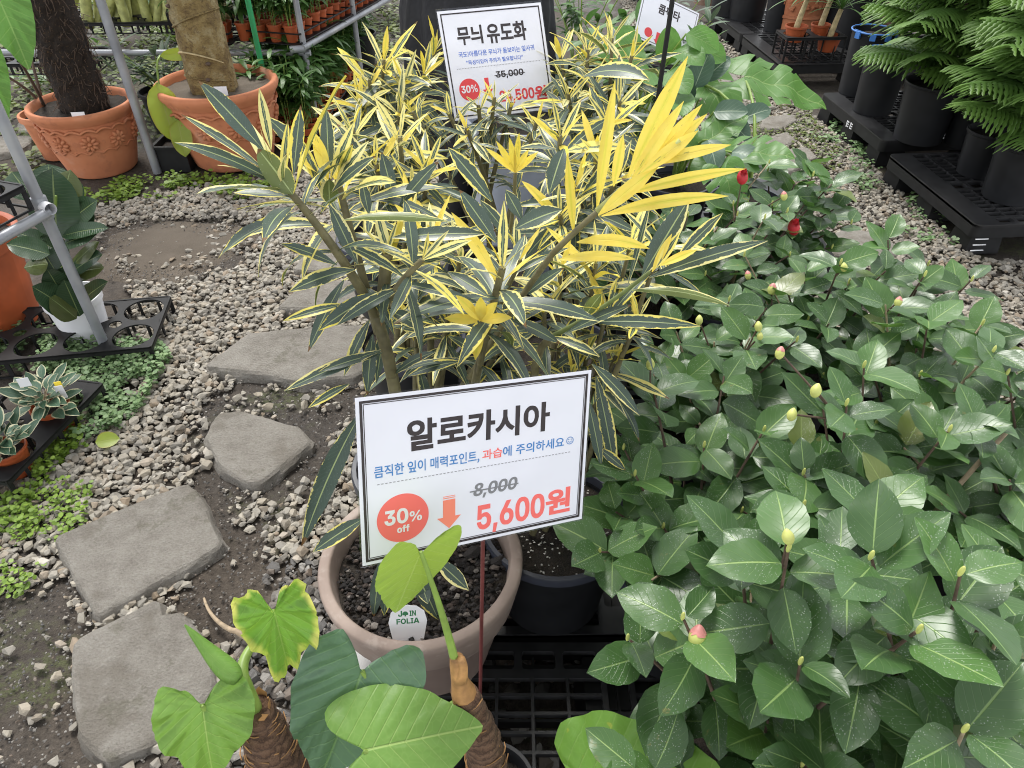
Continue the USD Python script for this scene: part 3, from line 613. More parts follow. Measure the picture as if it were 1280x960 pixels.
# ------------------------------------------------------------------ lettering: outlines drawn from strokes, as rings of points on a grid of 100 to the em
GLYPH = {'bold':{'알':[92,[[[14,23,14,36,64,36,64,86,78,86,78,67,92,67,92,54,78,54,78,7,30,7,30,4,81,3,81,-10,15,-10,15,19,63,19,64,22]],[[4,54,4,65,7,72,13,78,22,82,34,83,42,81,48,77,53,73,56,65,56,55,53,46,45,40,38,37,25,36,18,38,12,41,7,46],[18,63,20,54,22,51,27,49,33,49,38,52,40,54,42,57,42,63,40,65,37,68,32,70,28,70,23,68,19,65]]]],'로':[92,[[[2,0,2,13,39,13,39,24,12,24,13,59,66,59,65,66,12,66,12,79,80,79,80,46,27,46,26,38,82,38,82,24,53,24,53,13,90,13,90,0]]]],'카':[92,[[[63,-11,63,86,78,86,78,50,92,49,92,36,78,36,78,-11]],[[3,12,4,17,12,20,20,26,28,34,32,41,5,38,3,52,38,54,40,63,40,64,7,64,7,77,54,77,54,63,52,51,49,41,43,30,30,16,16,6,9,4]]]],'시':[92,[[[67,-11,67,86,82,86,82,-11]],[[2,16,2,21,10,25,15,30,21,40,26,55,26,78,40,78,40,58,43,44,47,37,51,31,57,26,66,20,57,9,47,15,38,24,33,33,31,28,24,19,19,14,9,7]]]],'아':[92,[[[63,86,78,86,78,50,93,50,93,37,78,37,78,-11,63,-11]],[[3,39,3,50,4,58,8,67,14,74,22,79,32,79,42,76,49,69,54,57,55,40,52,27,49,20,44,14,39,11,32,9,26,9,17,12,11,18,8,22,4,31],[19,58,18,39,19,31,21,28,23,26,27,23,30,23,33,24,38,29,41,40,41,49,38,59,32,65,31,66,26,65,23,64,21,61]]]],'무':[92,[[[2,20,2,33,90,33,90,20,53,20,52,-11,39,-11,39,20]],[[12,81,79,81,79,39,12,39],[27,53,65,53,65,68,27,68]]]],'늬':[92,[[[1,23,43,24,67,26,67,86,82,86,82,-11,67,-11,67,14,31,11,4,11]],[[9,78,24,78,24,51,61,51,61,39,9,38]]]],'유':[92,[[[2,21,2,34,90,34,90,21,69,21,69,-12,54,-10,54,21,38,21,38,-11,23,-11,23,21]],[[11,54,11,64,14,70,17,74,27,80,39,83,52,83,66,79,73,76,77,71,81,62,80,54,78,49,72,44,63,39,52,37,39,37,25,40,18,44,15,47],[26,61,27,56,30,53,33,52,40,50,52,50,59,52,63,54,66,58,66,61,65,63,62,66,59,68,52,69,40,69,33,68,29,66,26,62]]]],'도':[92,[[[2,1,2,14,39,14,39,31,12,31,12,79,80,79,80,66,27,66,27,44,81,44,81,31,53,30,53,14,90,14,90,1]]]],'화':[92,[[[0,19,25,20,25,24,17,27,13,30,9,37,8,47,9,50,15,58,23,62,2,62,2,75,25,75,25,86,40,86,40,75,63,75,63,62,41,62,48,60,54,54,57,47,56,37,54,32,48,27,40,24,40,20,48,21,63,23,63,86,78,86,78,48,92,47,92,34,78,34,77,-11,63,-11,63,10,39,7,2,6],[23,45,24,39,26,37,29,36,36,36,40,38,42,39,43,43,42,46,40,49,36,50,32,51,27,50,23,47]]]],'원':[92,[[[3,31,1,44,29,44,21,46,13,51,9,59,9,68,11,73,16,78,29,83,39,83,49,80,56,74,59,66,59,58,56,53,52,49,45,46,42,45,52,46,60,47,66,46,66,35,42,33,42,14,29,14,29,4,84,4,84,-9,14,-9,14,24,27,24,27,32],[23,64,24,61,27,58,31,57,37,57,41,58,44,61,45,65,41,69,37,70,31,70,25,68,23,66]],[[49,20,49,32,67,33,67,86,82,86,82,11,68,11,67,20]]]],'콤':[92,[[[2,29,2,43,35,43,35,53,11,52,9,65,20,66,61,67,65,67,65,70,12,70,12,83,80,83,79,55,77,42,90,42,90,29],[63,42,64,52,64,55,49,54,50,42]],[[12,26,79,26,79,-10,12,-10],[27,13,27,3,65,3,65,13]]]],'팩':[92,[[[1,42,11,43,11,65,3,65,3,78,51,78,51,84,66,84,66,63,70,63,70,86,84,86,84,-11,70,-11,70,13,17,13,17,26,51,26,51,33,24,30,3,30],[66,26,70,26,70,49,66,49],[51,65,44,65,44,45,51,45],[24,43,30,44,30,65,24,65]]]],'타':[92,[[[63,86,78,86,78,50,93,49,93,36,78,36,78,-11,63,-11]],[[6,78,54,78,54,65,21,65,21,53,52,53,52,39,21,39,21,24,33,24,48,25,60,27,62,14,42,11,6,11]]]]},'mid':{'큼':[92,[[[4,34,4,43,65,43,66,55,13,52,12,61,67,63,67,71,14,71,14,80,78,80,78,63,76,43,88,43,88,34]],[[14,25,78,25,78,-8,14,-8],[25,16,25,1,67,2,67,16]]]],'직':[92,[[[17,15,17,25,80,25,80,-9,70,-9,69,15]],[[70,85,80,85,80,27,70,27]],[[9,29,5,38,14,42,21,48,26,55,28,63,28,69,7,69,7,78,59,78,59,69,39,68,39,62,44,52,51,44,62,40,57,31,54,31,44,37,37,44,34,49,28,41,20,33]]]],'한':[92,[[[65,14,65,85,76,85,76,55,90,55,90,45,76,45,76,14]],[[18,-7,18,22,29,21,29,2,80,2,80,-7]],[[4,74,26,74,26,85,37,85,37,74,60,74,60,65,4,65]],[[11,35,9,46,11,53,17,59,28,62,40,61,48,58,52,54,55,48,55,39,52,33,46,28,37,25,26,25,17,29],[20,46,20,39,25,35,36,35,42,38,45,44,43,48,40,51,35,53,28,53,21,49]]]],'잎':[92,[[[17,-8,17,1,30,2,30,19,18,20,18,29,81,29,81,20,69,19,69,2,82,1,82,-8],[42,20,41,1,58,1,58,19]],[[70,85,80,85,80,31,70,31]],[[5,55,6,64,10,71,16,76,26,80,36,80,44,77,52,70,55,62,55,52,52,44,44,37,36,35,26,35,16,38,8,46],[16,59,19,49,22,46,25,45,33,44,39,46,43,50,45,53,45,61,39,68,29,70,23,69,19,65]]]],'이':[92,[[[70,-10,70,85,80,85,80,-9]],[[7,37,7,52,9,60,12,67,18,73,27,78,35,78,42,75,48,71,52,64,55,56,55,37,52,25,45,16,35,11,27,11,20,14,12,22],[19,36,21,28,27,22,36,22,41,28,45,37,45,52,41,62,36,67,27,67,21,62,18,53]]]],'매':[92,[[[53,83,63,83,63,49,72,49,73,85,83,85,83,-9,73,-9,73,39,72,40,63,39,63,-5,53,-5]],[[7,74,44,74,44,15,7,15],[17,25,34,25,33,65,17,64]]]],'력':[92,[[[18,24,80,24,80,-10,70,-9,69,15,18,15]],[[52,43,52,52,70,53,69,62,52,62,52,71,69,71,70,85,80,85,80,26,70,26,69,43]],[[7,70,7,79,49,79,49,50,18,50,18,40,36,40,54,42,55,32,38,30,8,30,8,60,38,60,38,69]]]],'포':[92,[[[4,2,4,11,40,12,40,30,11,30,11,39,25,40,25,66,11,66,11,75,80,75,80,66,66,66,66,40,80,40,80,30,51,30,51,12,88,11,88,2],[35,40,55,40,55,66,35,66]]]],'인':[92,[[[20,25,30,25,31,2,83,2,83,-7,20,-7]],[[70,15,70,85,80,85,80,15]],[[5,52,6,61,10,68,16,74,26,78,35,78,45,74,51,69,55,59,55,50,52,41,45,34,34,30,23,31,15,35,7,44],[19,62,16,51,19,46,22,43,27,40,33,40,39,43,43,47,45,51,45,58,43,62,41,65,34,68,27,68,23,66]]]],'트':[92,[[[4,12,88,12,88,3,4,3]],[[15,77,78,77,78,68,26,68,26,56,76,56,76,47,26,47,25,36,79,35,79,26,15,26]]]],',':[28,[[[7,-20,4,-13,12,-7,14,-3,14,-1,11,-1,7,2,6,9,11,14,18,14,23,8,22,-7,13,-18]]]],'과':[92,[[[65,85,75,85,75,47,90,47,90,37,75,37,75,-9,65,-9]],[[4,11,3,20,22,21,22,49,33,49,33,21,62,23,61,14,47,12]],[[8,75,56,75,54,31,43,32,45,65,8,65]]]],'습':[92,[[[4,34,4,43,88,43,88,34]],[[12,47,8,56,25,60,34,66,39,72,41,84,51,84,51,77,54,71,61,64,71,59,83,56,80,47,69,49,53,57,46,65,39,57,23,49]],[[14,30,24,30,25,20,66,20,66,30,77,30,77,-8,14,-8],[25,10,25,1,66,2,66,10]]]],'에':[92,[[[73,85,83,85,83,-9,73,-9]],[[5,41,5,55,9,66,14,73,21,77,29,77,38,73,44,62,46,49,54,49,55,83,65,83,65,-4,55,-5,54,40,45,40,45,29,39,18,30,11,21,11,15,14,10,20,6,29],[16,54,15,35,18,27,23,21,27,21,31,24,35,35,35,53,34,59,28,66,24,67,21,66,19,63]]]],'주':[92,[[[4,24,4,33,88,33,88,24,51,24,51,-9,40,-9,40,24]],[[9,45,11,48,20,50,31,55,37,62,40,67,39,70,11,70,11,79,80,79,80,70,52,69,52,67,54,62,61,55,72,50,83,47,80,38,68,41,59,45,48,53,46,57,39,49,26,41,12,38]]]],'의':[92,[[[69,85,80,85,80,-10,69,-9]],[[4,20,34,20,65,24,66,15,38,11,6,11]],[[9,51,9,59,12,68,19,74,29,78,39,78,51,74,56,68,60,60,60,50,56,42,49,36,42,33,32,32,19,36,13,41],[22,63,20,52,21,48,25,44,31,42,38,42,42,44,46,47,49,52,49,59,47,62,44,66,39,68,30,68,26,66]]]],'하':[92,[[[65,85,75,85,75,47,90,47,90,38,76,38,75,37,75,-9,65,-9]],[[3,70,26,70,26,84,37,84,37,70,59,70,59,60,3,60]],[[8,32,10,43,13,48,19,53,26,55,37,55,46,52,52,46,55,39,55,28,51,20,46,15,36,11,26,11,18,15,11,21],[20,30,23,23,27,21,34,20,38,22,43,27,45,36,41,42,38,45,34,46,29,46,23,44,20,39]]]],'세':[92,[[[73,-9,73,85,83,85,83,-9]],[[40,52,55,52,55,83,65,83,65,-5,55,-5,55,42,54,43,40,43]],[[3,18,12,27,20,40,23,57,23,76,33,76,33,53,35,45,40,32,51,21,51,19,46,13,43,14,35,22,28,35,23,24,15,14,11,11,8,11]]]],'요':[92,[[[4,3,4,12,24,12,24,35,17,40,12,48,12,60,19,71,26,75,35,78,53,79,66,75,75,68,80,60,80,48,76,41,68,35,68,12,88,12,88,3],[25,62,22,52,25,47,28,43,40,39,52,39,58,40,63,43,67,47,70,52,69,58,64,65,60,67,51,70,41,70,32,67],[35,13,57,12,57,30,39,30,35,31]]]],'국':[92,[[[4,39,4,48,64,48,65,50,67,62,67,71,14,71,14,80,78,80,77,54,76,48,88,48,88,39,51,38,51,25,78,25,78,-9,67,-9,67,15,12,15,12,25,40,25,40,39]]]],'도':[92,[[[4,3,4,12,40,13,40,33,14,33,14,77,78,77,78,68,25,68,25,43,79,42,79,33,51,33,51,12,88,12,88,3]]]],'!':[32,[[[8,4,10,11,15,14,22,12,24,9,24,2,19,-3,12,-2]],[[11,24,10,75,22,75,20,20,12,20]]]],'아':[92,[[[65,-9,65,85,75,85,75,48,76,48,90,48,90,39,75,39,75,-9]],[[5,36,6,58,10,66,17,74,26,78,33,78,40,75,46,70,52,56,53,37,50,27,42,16,33,11,19,13,10,23],[15,50,18,30,24,23,27,21,31,21,37,25,42,37,42,53,40,58,36,66,31,68,27,68,19,62]]]],'름':[92,[[[4,29,4,38,88,38,88,29]],[[14,73,14,82,78,82,78,59,25,59,25,58,25,53,80,52,80,43,15,43,15,67,67,67,67,72]],[[15,22,78,22,78,-8,15,-8],[26,13,26,1,67,2,67,13]]]],'다':[92,[[[65,-9,65,85,75,85,75,49,90,49,90,40,76,40,75,39,75,-10]],[[8,75,52,75,52,66,19,66,19,23,40,24,59,26,60,16,36,14,8,14]]]],'운':[92,[[[4,38,88,38,88,29,52,29,52,10,41,10,41,29,4,29]],[[13,66,17,73,26,79,38,82,54,82,71,77,78,69,79,59,74,51,65,46,53,43,38,43,26,46,17,51,13,59],[25,60,28,56,32,54,41,52,51,52,59,54,64,56,67,60,67,65,64,69,59,71,52,73,40,73,28,69,25,65]],[[14,21,25,22,25,3,25,2,79,2,79,-7,14,-7]]]],'늬':[92,[[[70,85,80,85,80,-9,70,-9]],[[5,13,4,22,31,22,66,25,66,17,64,15,38,13]],[[11,40,11,76,22,76,22,50,59,50,59,40]]]],'가':[92,[[[65,85,75,85,75,48,90,48,90,39,76,39,75,38,75,-9,65,-9]],[[9,9,4,17,12,21,22,29,31,38,37,48,41,61,41,65,9,65,9,75,52,75,52,62,50,54,44,39,38,30,26,17,16,11]]]],'돋':[92,[[[4,31,4,40,40,41,40,49,15,49,15,80,78,80,78,71,26,71,25,58,79,58,79,49,51,49,51,41,88,40,88,31]],[[14,25,78,25,78,15,25,15,25,2,79,1,79,-8,14,-8]]]],'보':[92,[[[4,3,4,12,40,13,40,29,14,29,14,78,24,78,24,62,68,62,68,78,79,78,79,29,51,29,51,13,88,12,88,3],[24,39,68,38,68,53,24,53,24,52]]]],'는':[92,[[[4,38,88,38,88,29,4,29]],[[14,22,25,22,25,3,25,2,80,2,80,-7,14,-7]],[[15,81,25,81,26,57,79,57,79,48,15,48]]]],'사':[92,[[[65,85,75,85,75,48,90,48,90,38,75,38,75,-9,65,-9]],[[8,10,3,20,12,26,22,41,25,52,26,77,36,77,36,57,40,43,46,32,53,24,59,22,59,18,54,12,47,16,39,23,31,37,27,28,17,16]]]],'귀':[92,[[[70,85,81,85,81,-9,70,-9]],[[3,40,43,42,45,69,11,69,11,78,56,78,56,62,54,43,66,44,67,36,51,33,39,33,39,33,39,-4,29,-4,29,32,4,32]]]],'*':[47,[[[5,65,8,72,19,70,20,81,27,81,28,70,39,72,41,68,40,64,31,61,32,58,36,53,36,49,31,46,24,55,16,46,13,47,10,50,10,53,15,61]]]],'독':[92,[[[4,30,4,39,40,39,40,48,14,48,14,81,78,81,78,72,25,72,25,57,79,57,79,48,51,48,51,39,88,39,88,30]],[[13,24,78,24,78,-10,67,-10,67,15,13,15]]]],'성':[92,[[[18,8,21,18,25,23,33,26,42,28,58,28,69,25,74,23,79,18,81,11,79,2,74,-4,66,-7,58,-9,42,-9,30,-6,25,-3,20,2],[30,12,30,7,33,4,38,1,56,0,67,4,70,7,70,10,70,12,63,17,56,19,43,19,33,15]],[[50,65,69,65,70,85,80,85,80,28,70,29,70,56,50,56]],[[9,29,3,39,15,44,23,54,26,63,26,80,37,80,37,67,42,53,50,45,59,41,56,34,51,33,40,40,32,50,28,43,17,33]]]],'있':[92,[[[9,-2,10,2,17,5,23,12,26,20,26,29,37,28,37,17,39,12,41,8,48,3,49,3,56,9,59,16,60,29,70,29,70,19,74,11,80,4,88,1,87,-4,83,-8,73,-3,65,7,63,3,57,-4,47,-9,41,-5,31,7,22,-3,14,-8]],[[70,30,70,85,80,85,80,30]],[[5,55,6,64,9,69,15,75,24,79,37,79,45,76,51,71,55,61,55,52,51,43,46,38,37,35,25,35,17,37,9,44],[16,59,18,50,22,46,27,44,34,44,38,45,42,49,45,53,45,60,42,65,38,68,33,70,27,70,22,67,18,63]]]],'어':[92,[[[5,36,5,52,7,60,11,67,17,74,26,78,36,77,42,73,48,67,52,56,53,50,69,50,70,85,80,85,80,-10,70,-9,69,40,53,40,51,30,46,19,40,14,33,11,26,11,17,15,9,24],[16,53,17,32,20,26,23,23,27,21,31,21,35,23,38,26,41,33,43,44,41,58,36,66,31,68,27,68,20,63]]]],'필':[92,[[[19,33,80,33,80,9,30,9,30,8,30,2,84,1,84,-8,20,-8,20,17,69,17,70,23,19,24]],[[70,85,80,85,80,35,70,35]],[[6,38,5,47,16,48,16,69,8,70,8,79,59,79,59,70,50,69,50,49,63,50,64,41,28,38],[39,49,40,69,27,70,27,48]]]],'합':[92,[[[65,85,76,85,76,61,90,61,90,52,77,52,76,52,76,30,65,30]],[[17,28,28,28,28,18,65,18,66,27,76,28,76,-8,17,-8],[28,9,28,1,65,2,65,9]],[[4,75,26,75,26,85,37,85,37,75,60,75,60,66,4,66]],[[9,45,10,53,12,57,17,61,24,64,33,65,43,63,48,60,53,56,55,51,55,43,53,38,48,34,39,30,31,30,19,32,12,37],[20,45,24,40,28,39,35,39,42,41,44,44,45,48,43,51,38,55,28,55,20,51]]]],'니':[92,[[[70,85,80,85,80,-9,70,-9]],[[10,75,20,75,21,25,35,25,63,28,64,19,43,15,10,15]]]],'무':[92,[[[4,22,4,31,88,31,88,22,51,22,51,-9,40,-9,40,22]],[[14,80,78,80,78,41,15,41],[25,51,67,50,67,70,25,70]]]]},'num':{'0':[64,[[[3,28,3,44,5,55,11,65,18,71,27,73,42,72,51,67,56,62,61,49,62,28,60,20,56,11,47,3,37,-1,27,-1,18,2,13,5,8,11,5,18],[19,33,21,23,23,17,26,14,30,13,35,13,41,17,44,26,45,39,42,52,38,58,35,60,30,60,23,56,20,46]]]],'1':[64,[[[9,0,9,13,27,14,27,56,24,56,21,53,10,47,10,62,28,72,43,72,43,14,58,13,58,0]]]],'2':[64,[[[5,0,5,12,12,18,13,18,17,22,18,23,22,27,23,27,27,31,28,31,32,35,33,35,40,42,42,47,42,53,41,56,35,60,30,60,23,56,21,50,21,47,5,47,6,56,8,62,17,70,27,73,37,73,48,70,56,63,58,58,59,55,58,43,53,34,36,18,34,18,31,14,59,13,59,0]]]],'3':[64,[[[5,14,3,24,20,24,22,18,25,14,29,13,34,13,41,16,43,22,42,29,38,32,35,33,21,33,21,44,26,49,27,49,35,58,8,58,8,72,57,72,57,58,55,58,48,51,47,51,40,43,49,41,53,38,57,35,59,30,60,27,59,15,57,10,51,4,47,2,37,-1,26,-1,19,1,9,8]]]],'4':[64,[[[2,15,2,29,31,71,33,72,49,72,20,29,37,28,38,46,53,46,53,29,63,27,63,15,53,15,53,0,38,0,37,15]]]],'5':[64,[[[4,18,4,23,20,23,20,20,24,15,29,13,34,13,41,16,43,21,43,28,41,33,35,37,26,36,21,31,21,30,5,30,7,72,56,72,56,58,23,58,22,56,22,47,21,46,22,45,25,47,31,49,40,49,47,47,57,38,60,31,60,18,56,9,52,5,44,1,37,-1,27,-1,18,2,13,4,8,10]]]],'6':[64,[[[4,19,4,29,6,35,10,43,19,55,26,67,28,69,30,72,49,72,33,48,41,47,49,45,57,37,60,29,60,19,55,8,49,3,42,0,37,-1,23,0,15,3,11,7,8,11],[21,21,23,16,27,13,30,12,37,13,41,16,43,21,42,30,37,35,30,36,27,35,22,30,21,27]]]],'7':[64,[[[6,58,6,72,58,72,58,58,28,0,12,0,12,2,40,58]]]],'8':[64,[[[3,16,3,23,5,28,11,34,18,37,18,38,12,41,8,45,6,49,6,59,9,66,19,72,27,74,42,73,52,68,57,63,58,59,58,49,57,45,52,41,45,38,56,32,60,27,61,16,57,8,50,3,43,0,26,-1,13,3,7,8],[21,24,23,15,26,13,35,12,42,15,43,19,43,24,38,30,29,31,22,26],[23,57,23,55,23,50,27,44,35,43,37,44,41,48,42,55,37,61,34,62,27,61]]]],'9':[64,[[[4,43,4,53,9,64,15,69,27,73,37,73,49,69,57,62,60,53,60,43,58,38,54,29,45,17,38,6,36,4,34,0,16,0,16,2,32,25,19,26,13,29,7,36],[21,46,23,40,27,38,30,37,37,38,41,40,43,45,42,54,37,59,30,60,27,59,22,54,21,51]]]],',':[27,[[[3,-10,4,-9,6,12,7,12,22,12,22,9,15,-16,3,-16]]]],'%':[97,[[[56,13,57,27,62,33,67,37,69,38,80,37,83,35,88,30,90,27,91,23,90,10,88,7,83,2,80,0,69,-1,63,2,58,7],[68,15,68,12,71,9,75,9,78,12,79,22,76,27,72,27,68,25,68,22]],[[18,0,21,6,23,8,30,19,32,21,39,32,42,34,48,46,51,48,67,72,68,73,78,73,78,72,70,59,68,57,29,0]],[[6,50,7,63,10,68,17,73,19,74,30,73,33,72,38,67,40,63,41,60,40,47,38,43,33,38,30,37,19,36,13,38,8,43],[18,61,18,59,18,51,18,49,21,46,26,46,29,51,28,61,25,64,22,64]]]],'o':[59,[[[3,21,3,31,5,39,11,47,21,52,35,52,43,50,51,44,56,35,57,21,53,11,48,5,38,0,24,-1,16,2,11,5,6,11],[19,28,21,18,24,14,27,13,32,12,36,14,38,18,40,25,39,31,37,36,32,39,27,39,24,37,20,31]]]],'f':[39,[[[1,38,1,52,10,52,10,62,14,69,23,72,37,72,37,59,30,59,27,55,27,52,37,52,38,38,27,38,27,0,10,0,10,38]]]],'J':[57,[[[3,18,3,28,19,28,19,20,25,14,30,14,34,18,35,21,35,73,52,73,52,18,49,8,44,3,39,1,33,-1,22,-1,12,3,6,8]]]],'I':[41,[[[2,14,12,15,12,58,3,58,3,72,38,72,38,58,29,58,29,15,38,14,38,0,3,0]]]],'N':[73,[[[5,72,23,72,51,27,52,72,68,72,68,0,51,0,33,27,24,44,22,45,22,0,5,0]]]],'L':[57,[[[5,72,22,72,23,15,55,15,55,0,5,0]]]],'A':[74,[[[1,0,1,3,2,5,25,72,49,72,66,22,67,20,72,5,73,3,73,0,54,0,49,14,24,14,19,0],[36,54,29,28,45,28,38,54]]]],'F':[59,[[[5,-1,5,72,57,72,57,58,22,57,23,42,56,42,56,28,23,27,22,-1]]]],'O':[74,[[[3,30,3,48,8,60,18,69,28,73,42,74,57,69,66,60,71,48,72,30,69,20,66,13,57,4,47,0,42,-1,28,0,14,7,8,13,5,20],[20,31,23,23,28,17,34,14,40,14,46,17,52,23,54,31,54,42,52,49,50,53,46,57,40,59,34,59,28,57,24,53,21,46,20,42]]]]}}
def glyphs(text, style):
    x = 0.0; out = []
    for ch in text:
        if ch == ' ': x += 26; continue
        adv, shapes = GLYPH[style][ch]
        for rings in shapes:
            rr = [np.array(r, float).reshape(-1, 2) + [x, 0] for r in rings]
            p = Polygon(rr[0], rr[1:]).buffer(0)
            if not p.is_empty: out.append(p)
        x += adv
    return shapely.union_all(out)
def place_text(text, style, x0, x1, y0, y1, slant=0.0):
    s = glyphs(text, style); a = s.bounds
    kx, ky = (x1 - x0) / (a[2] - a[0]), (y1 - y0) / (a[3] - a[1])
    return shapely.affinity.affine_transform(s, [kx, slant * ky, 0, ky, x0 - a[0] * kx - slant * ky * a[1], y0 - a[1] * ky])
class Sheet:                                    # a printed sheet; its own millimetres, origin at the lower left corner
    def __init__(s, path, o, ex, ey): s.path, s.o, s.ex, s.ey, s.n = path, np.asarray(o, float), unit(ex), unit(ey), unit(np.cross(ex, ey))
    def solid(s, shape, lift, th, mat, name, label=None):
        v, f, _ = extrude(shape, th, lift); w = s.o + (v[:, :1] * s.ex + v[:, 1:2] * s.ey + v[:, 2:] * s.n) / 1000
        part(s.path, name, (w, f), mat, False, label)
import shapely.affinity
def strokes(w, h, inset, width): return sbox(inset, inset, w - inset, h - inset).difference(sbox(inset + width, inset + width, w - inset - width, h - inset - width))

# the front price sign
o1, ex1, ey1 = np.array([-.17558, .50618, .80092]), np.array([.90648, .38416, -.17523]), np.array([.02664, .36214, .93174])
sg = thing('price_sign', 'front white price card on a thin red stake in the clay pot, price 5,600', 'price sign', o1)
S = Sheet(sg, o1, ex1, ey1); W1, H1 = 296.8, 209.4
S.solid(sbox(-2.2, -2.2, W1 + 2.2, H1 + 2.2).buffer(0), -.25, .2, 'clear_film', 'clear_sleeve')
S.solid(sbox(0, 0, W1, H1), 0, .6, 'paper', 'card')
S.solid(strokes(W1, H1, 4.2, 3.1), .6, .25, 'ink_black', 'border'); S.solid(strokes(W1, H1, 8.2, .9), .6, .25, 'ink_black', 'border')
S.solid(place_text('알로카시아', 'bold', 57.5, 240.5, 136.5, 175.5), .6, .25, 'ink_black', 'lettering', 'large black plant name')
l2 = [('큼직한 잎이 매력포인트,', 'ink_blue', 17.8, 146.5, 108.5, 125), ('과습', 'ink_coral', 150.5, 177, 111, 124.2), ('에 주의하세요', 'ink_blue', 177.8, 263, 110.5, 124.5)]
for t, mt_, a0, a1, b0, b1 in l2: S.solid(place_text(t, 'mid', a0, a1, b0, b1), .6, .25, mt_, 'lettering')
S.solid(Point(271.5, 118).buffer(5.2, 24).difference(Point(271.5, 118).buffer(4.3, 24)).union(Point(269.7, 119.5).buffer(.7)).union(Point(273.3, 119.5).buffer(.7)).union(Point(271.5, 118.2).buffer(2.9, 16).difference(Point(271.5, 118.2).buffer(2.1, 16)).intersection(sbox(268, 114, 275, 117.3))), .6, .25, 'ink_blue', 'smiling_face')
S.solid(shapely.union_all([sbox(x, 101.6, x + 2.7, 102.4) for x in np.arange(20.8, 274, 4.7)]), .6, .25, 'ink_grey', 'dashed_line')
S.solid(Point(50.3, 53.5).buffer(31.5, 48), .6, .25, 'ink_coral', 'discount_disc')
S.solid(place_text('30', 'num', 27.6, 56.6, 46.6, 66.5), .85, .2, 'paper_blank', 'lettering'); S.solid(place_text('%', 'num', 58.2, 73.4, 46.4, 60.2), .85, .2, 'paper_blank', 'lettering')
S.solid(place_text('off', 'num', 42.6, 57.6, 34.6, 44.0), .85, .2, 'paper_blank', 'lettering')
S.solid(shapely.union_all([Polygon([(100, 66.2), (115.6, 66.2), (115.6, 43), (123, 43), (107.8, 27.2), (92.4, 43), (100, 43)]), sbox(100, 68.0, 115.6, 69.0), sbox(100, 70.4, 115.6, 71.2)]), .6, .25, 'ink_orange', 'arrow')
S.solid(place_text('8,000', 'num', 138, 196.6, 60.2, 81, slant=.16), .6, .25, 'ink_grey', 'lettering', 'old price struck through')
S.solid(sbox(134.5, 70.2, 200, 71.9), .9, .2, 'ink_grey', 'strike_line')
S.solid(place_text('5,600', 'num', 144.5, 239, 8.5, 50.5), .6, .25, 'ink_coral', 'lettering', 'coral new price'); S.solid(place_text('원', 'bold', 240.5, 277, 16.0, 52.5), .6, .25, 'ink_coral', 'lettering')
b = A(600, 882, .575); t_ = o1 + (ex1 * .155 + ey1 * .03) - unit(np.cross(ex1, ey1)) * .004
part(sg, 'stake', tube([t_ + ey1 * .1, t_, b, b - [0, 0, .25]], .0028, 8), 'red_stake')

# the second sign, among the oleander tops
o2, ex2, ey2 = np.array([-.15791, 1.98271, .79899]), np.array([.95191, .30609, .01345]), np.array([-.15744, .45100, .87853])
sg = thing('price_sign', 'second white price card with a red price ending in 500, behind the oleander tops', 'price sign', o2)
S = Sheet(sg, o2, ex2, ey2); W2, H2 = 296.0, 281.0
S.solid(sbox(-3, -3, W2 + 3, H2 + 6), -.5, .35, 'clear_film', 'clear_sleeve')
S.solid(sbox(0, 0, W2, H2), 0, .8, 'paper', 'card'); S.solid(strokes(W2, H2, 7, 3.6), .8, .3, 'ink_black', 'border')
S.solid(place_text('무늬', 'bold', 44, 116, 191, 239), .8, .3, 'ink_black', 'lettering', 'large black plant name'); S.solid(place_text('유도화', 'bold', 128, 243, 188, 239.5), .8, .3, 'ink_black', 'lettering')
S.solid(place_text('국도!아름다운 무늬가 돋보이는 잎사귀', 'mid', 40, 258, 160, 175), .8, .3, 'ink_navy', 'lettering')
S.solid(place_text('*독성이있어 주의가 필요합니다*', 'mid', 58, 222, 139.5, 151.5), .8, .3, 'ink_navy', 'lettering')
S.solid(shapely.union_all([sbox(x, 131, x + 2.2, 132.6) for x in np.arange(30, 272, 4.4)]), .8, .3, 'ink_grey', 'dotted_line')
S.solid(Point(55, 76).buffer(29, 40), .8, .3, 'ink_red', 'discount_disc'); S.solid(place_text('30%', 'num', 32, 78, 68, 88), 1.1, .25, 'paper_blank', 'lettering')
S.solid(Polygon([(101, 102), (113, 102), (113, 72), (122, 72), (107, 54), (92, 72), (101, 72)]), .8, .3, 'ink_red', 'arrow')
S.solid(place_text('35,000', 'num', 136, 217, 95, 116), .8, .3, 'ink_black', 'lettering', 'old price struck through'); S.solid(sbox(132, 104, 221, 106), 1.2, .2, 'ink_black', 'strike_line')
S.solid(place_text('24,500', 'num', 138, 240, 28, 64), .8, .3, 'ink_red', 'lettering', 'red new price'); S.solid(place_text('원', 'bold', 241, 277, 27, 66), .8, .3, 'ink_red', 'lettering')
part(sg, 'stake', tube([o2 + ex2 * .148 + ey2 * .2 - unit(np.cross(ex2, ey2)) * .006, o2 + ex2 * .148 - ey2 * .62], .004, 8), 'black_plastic')

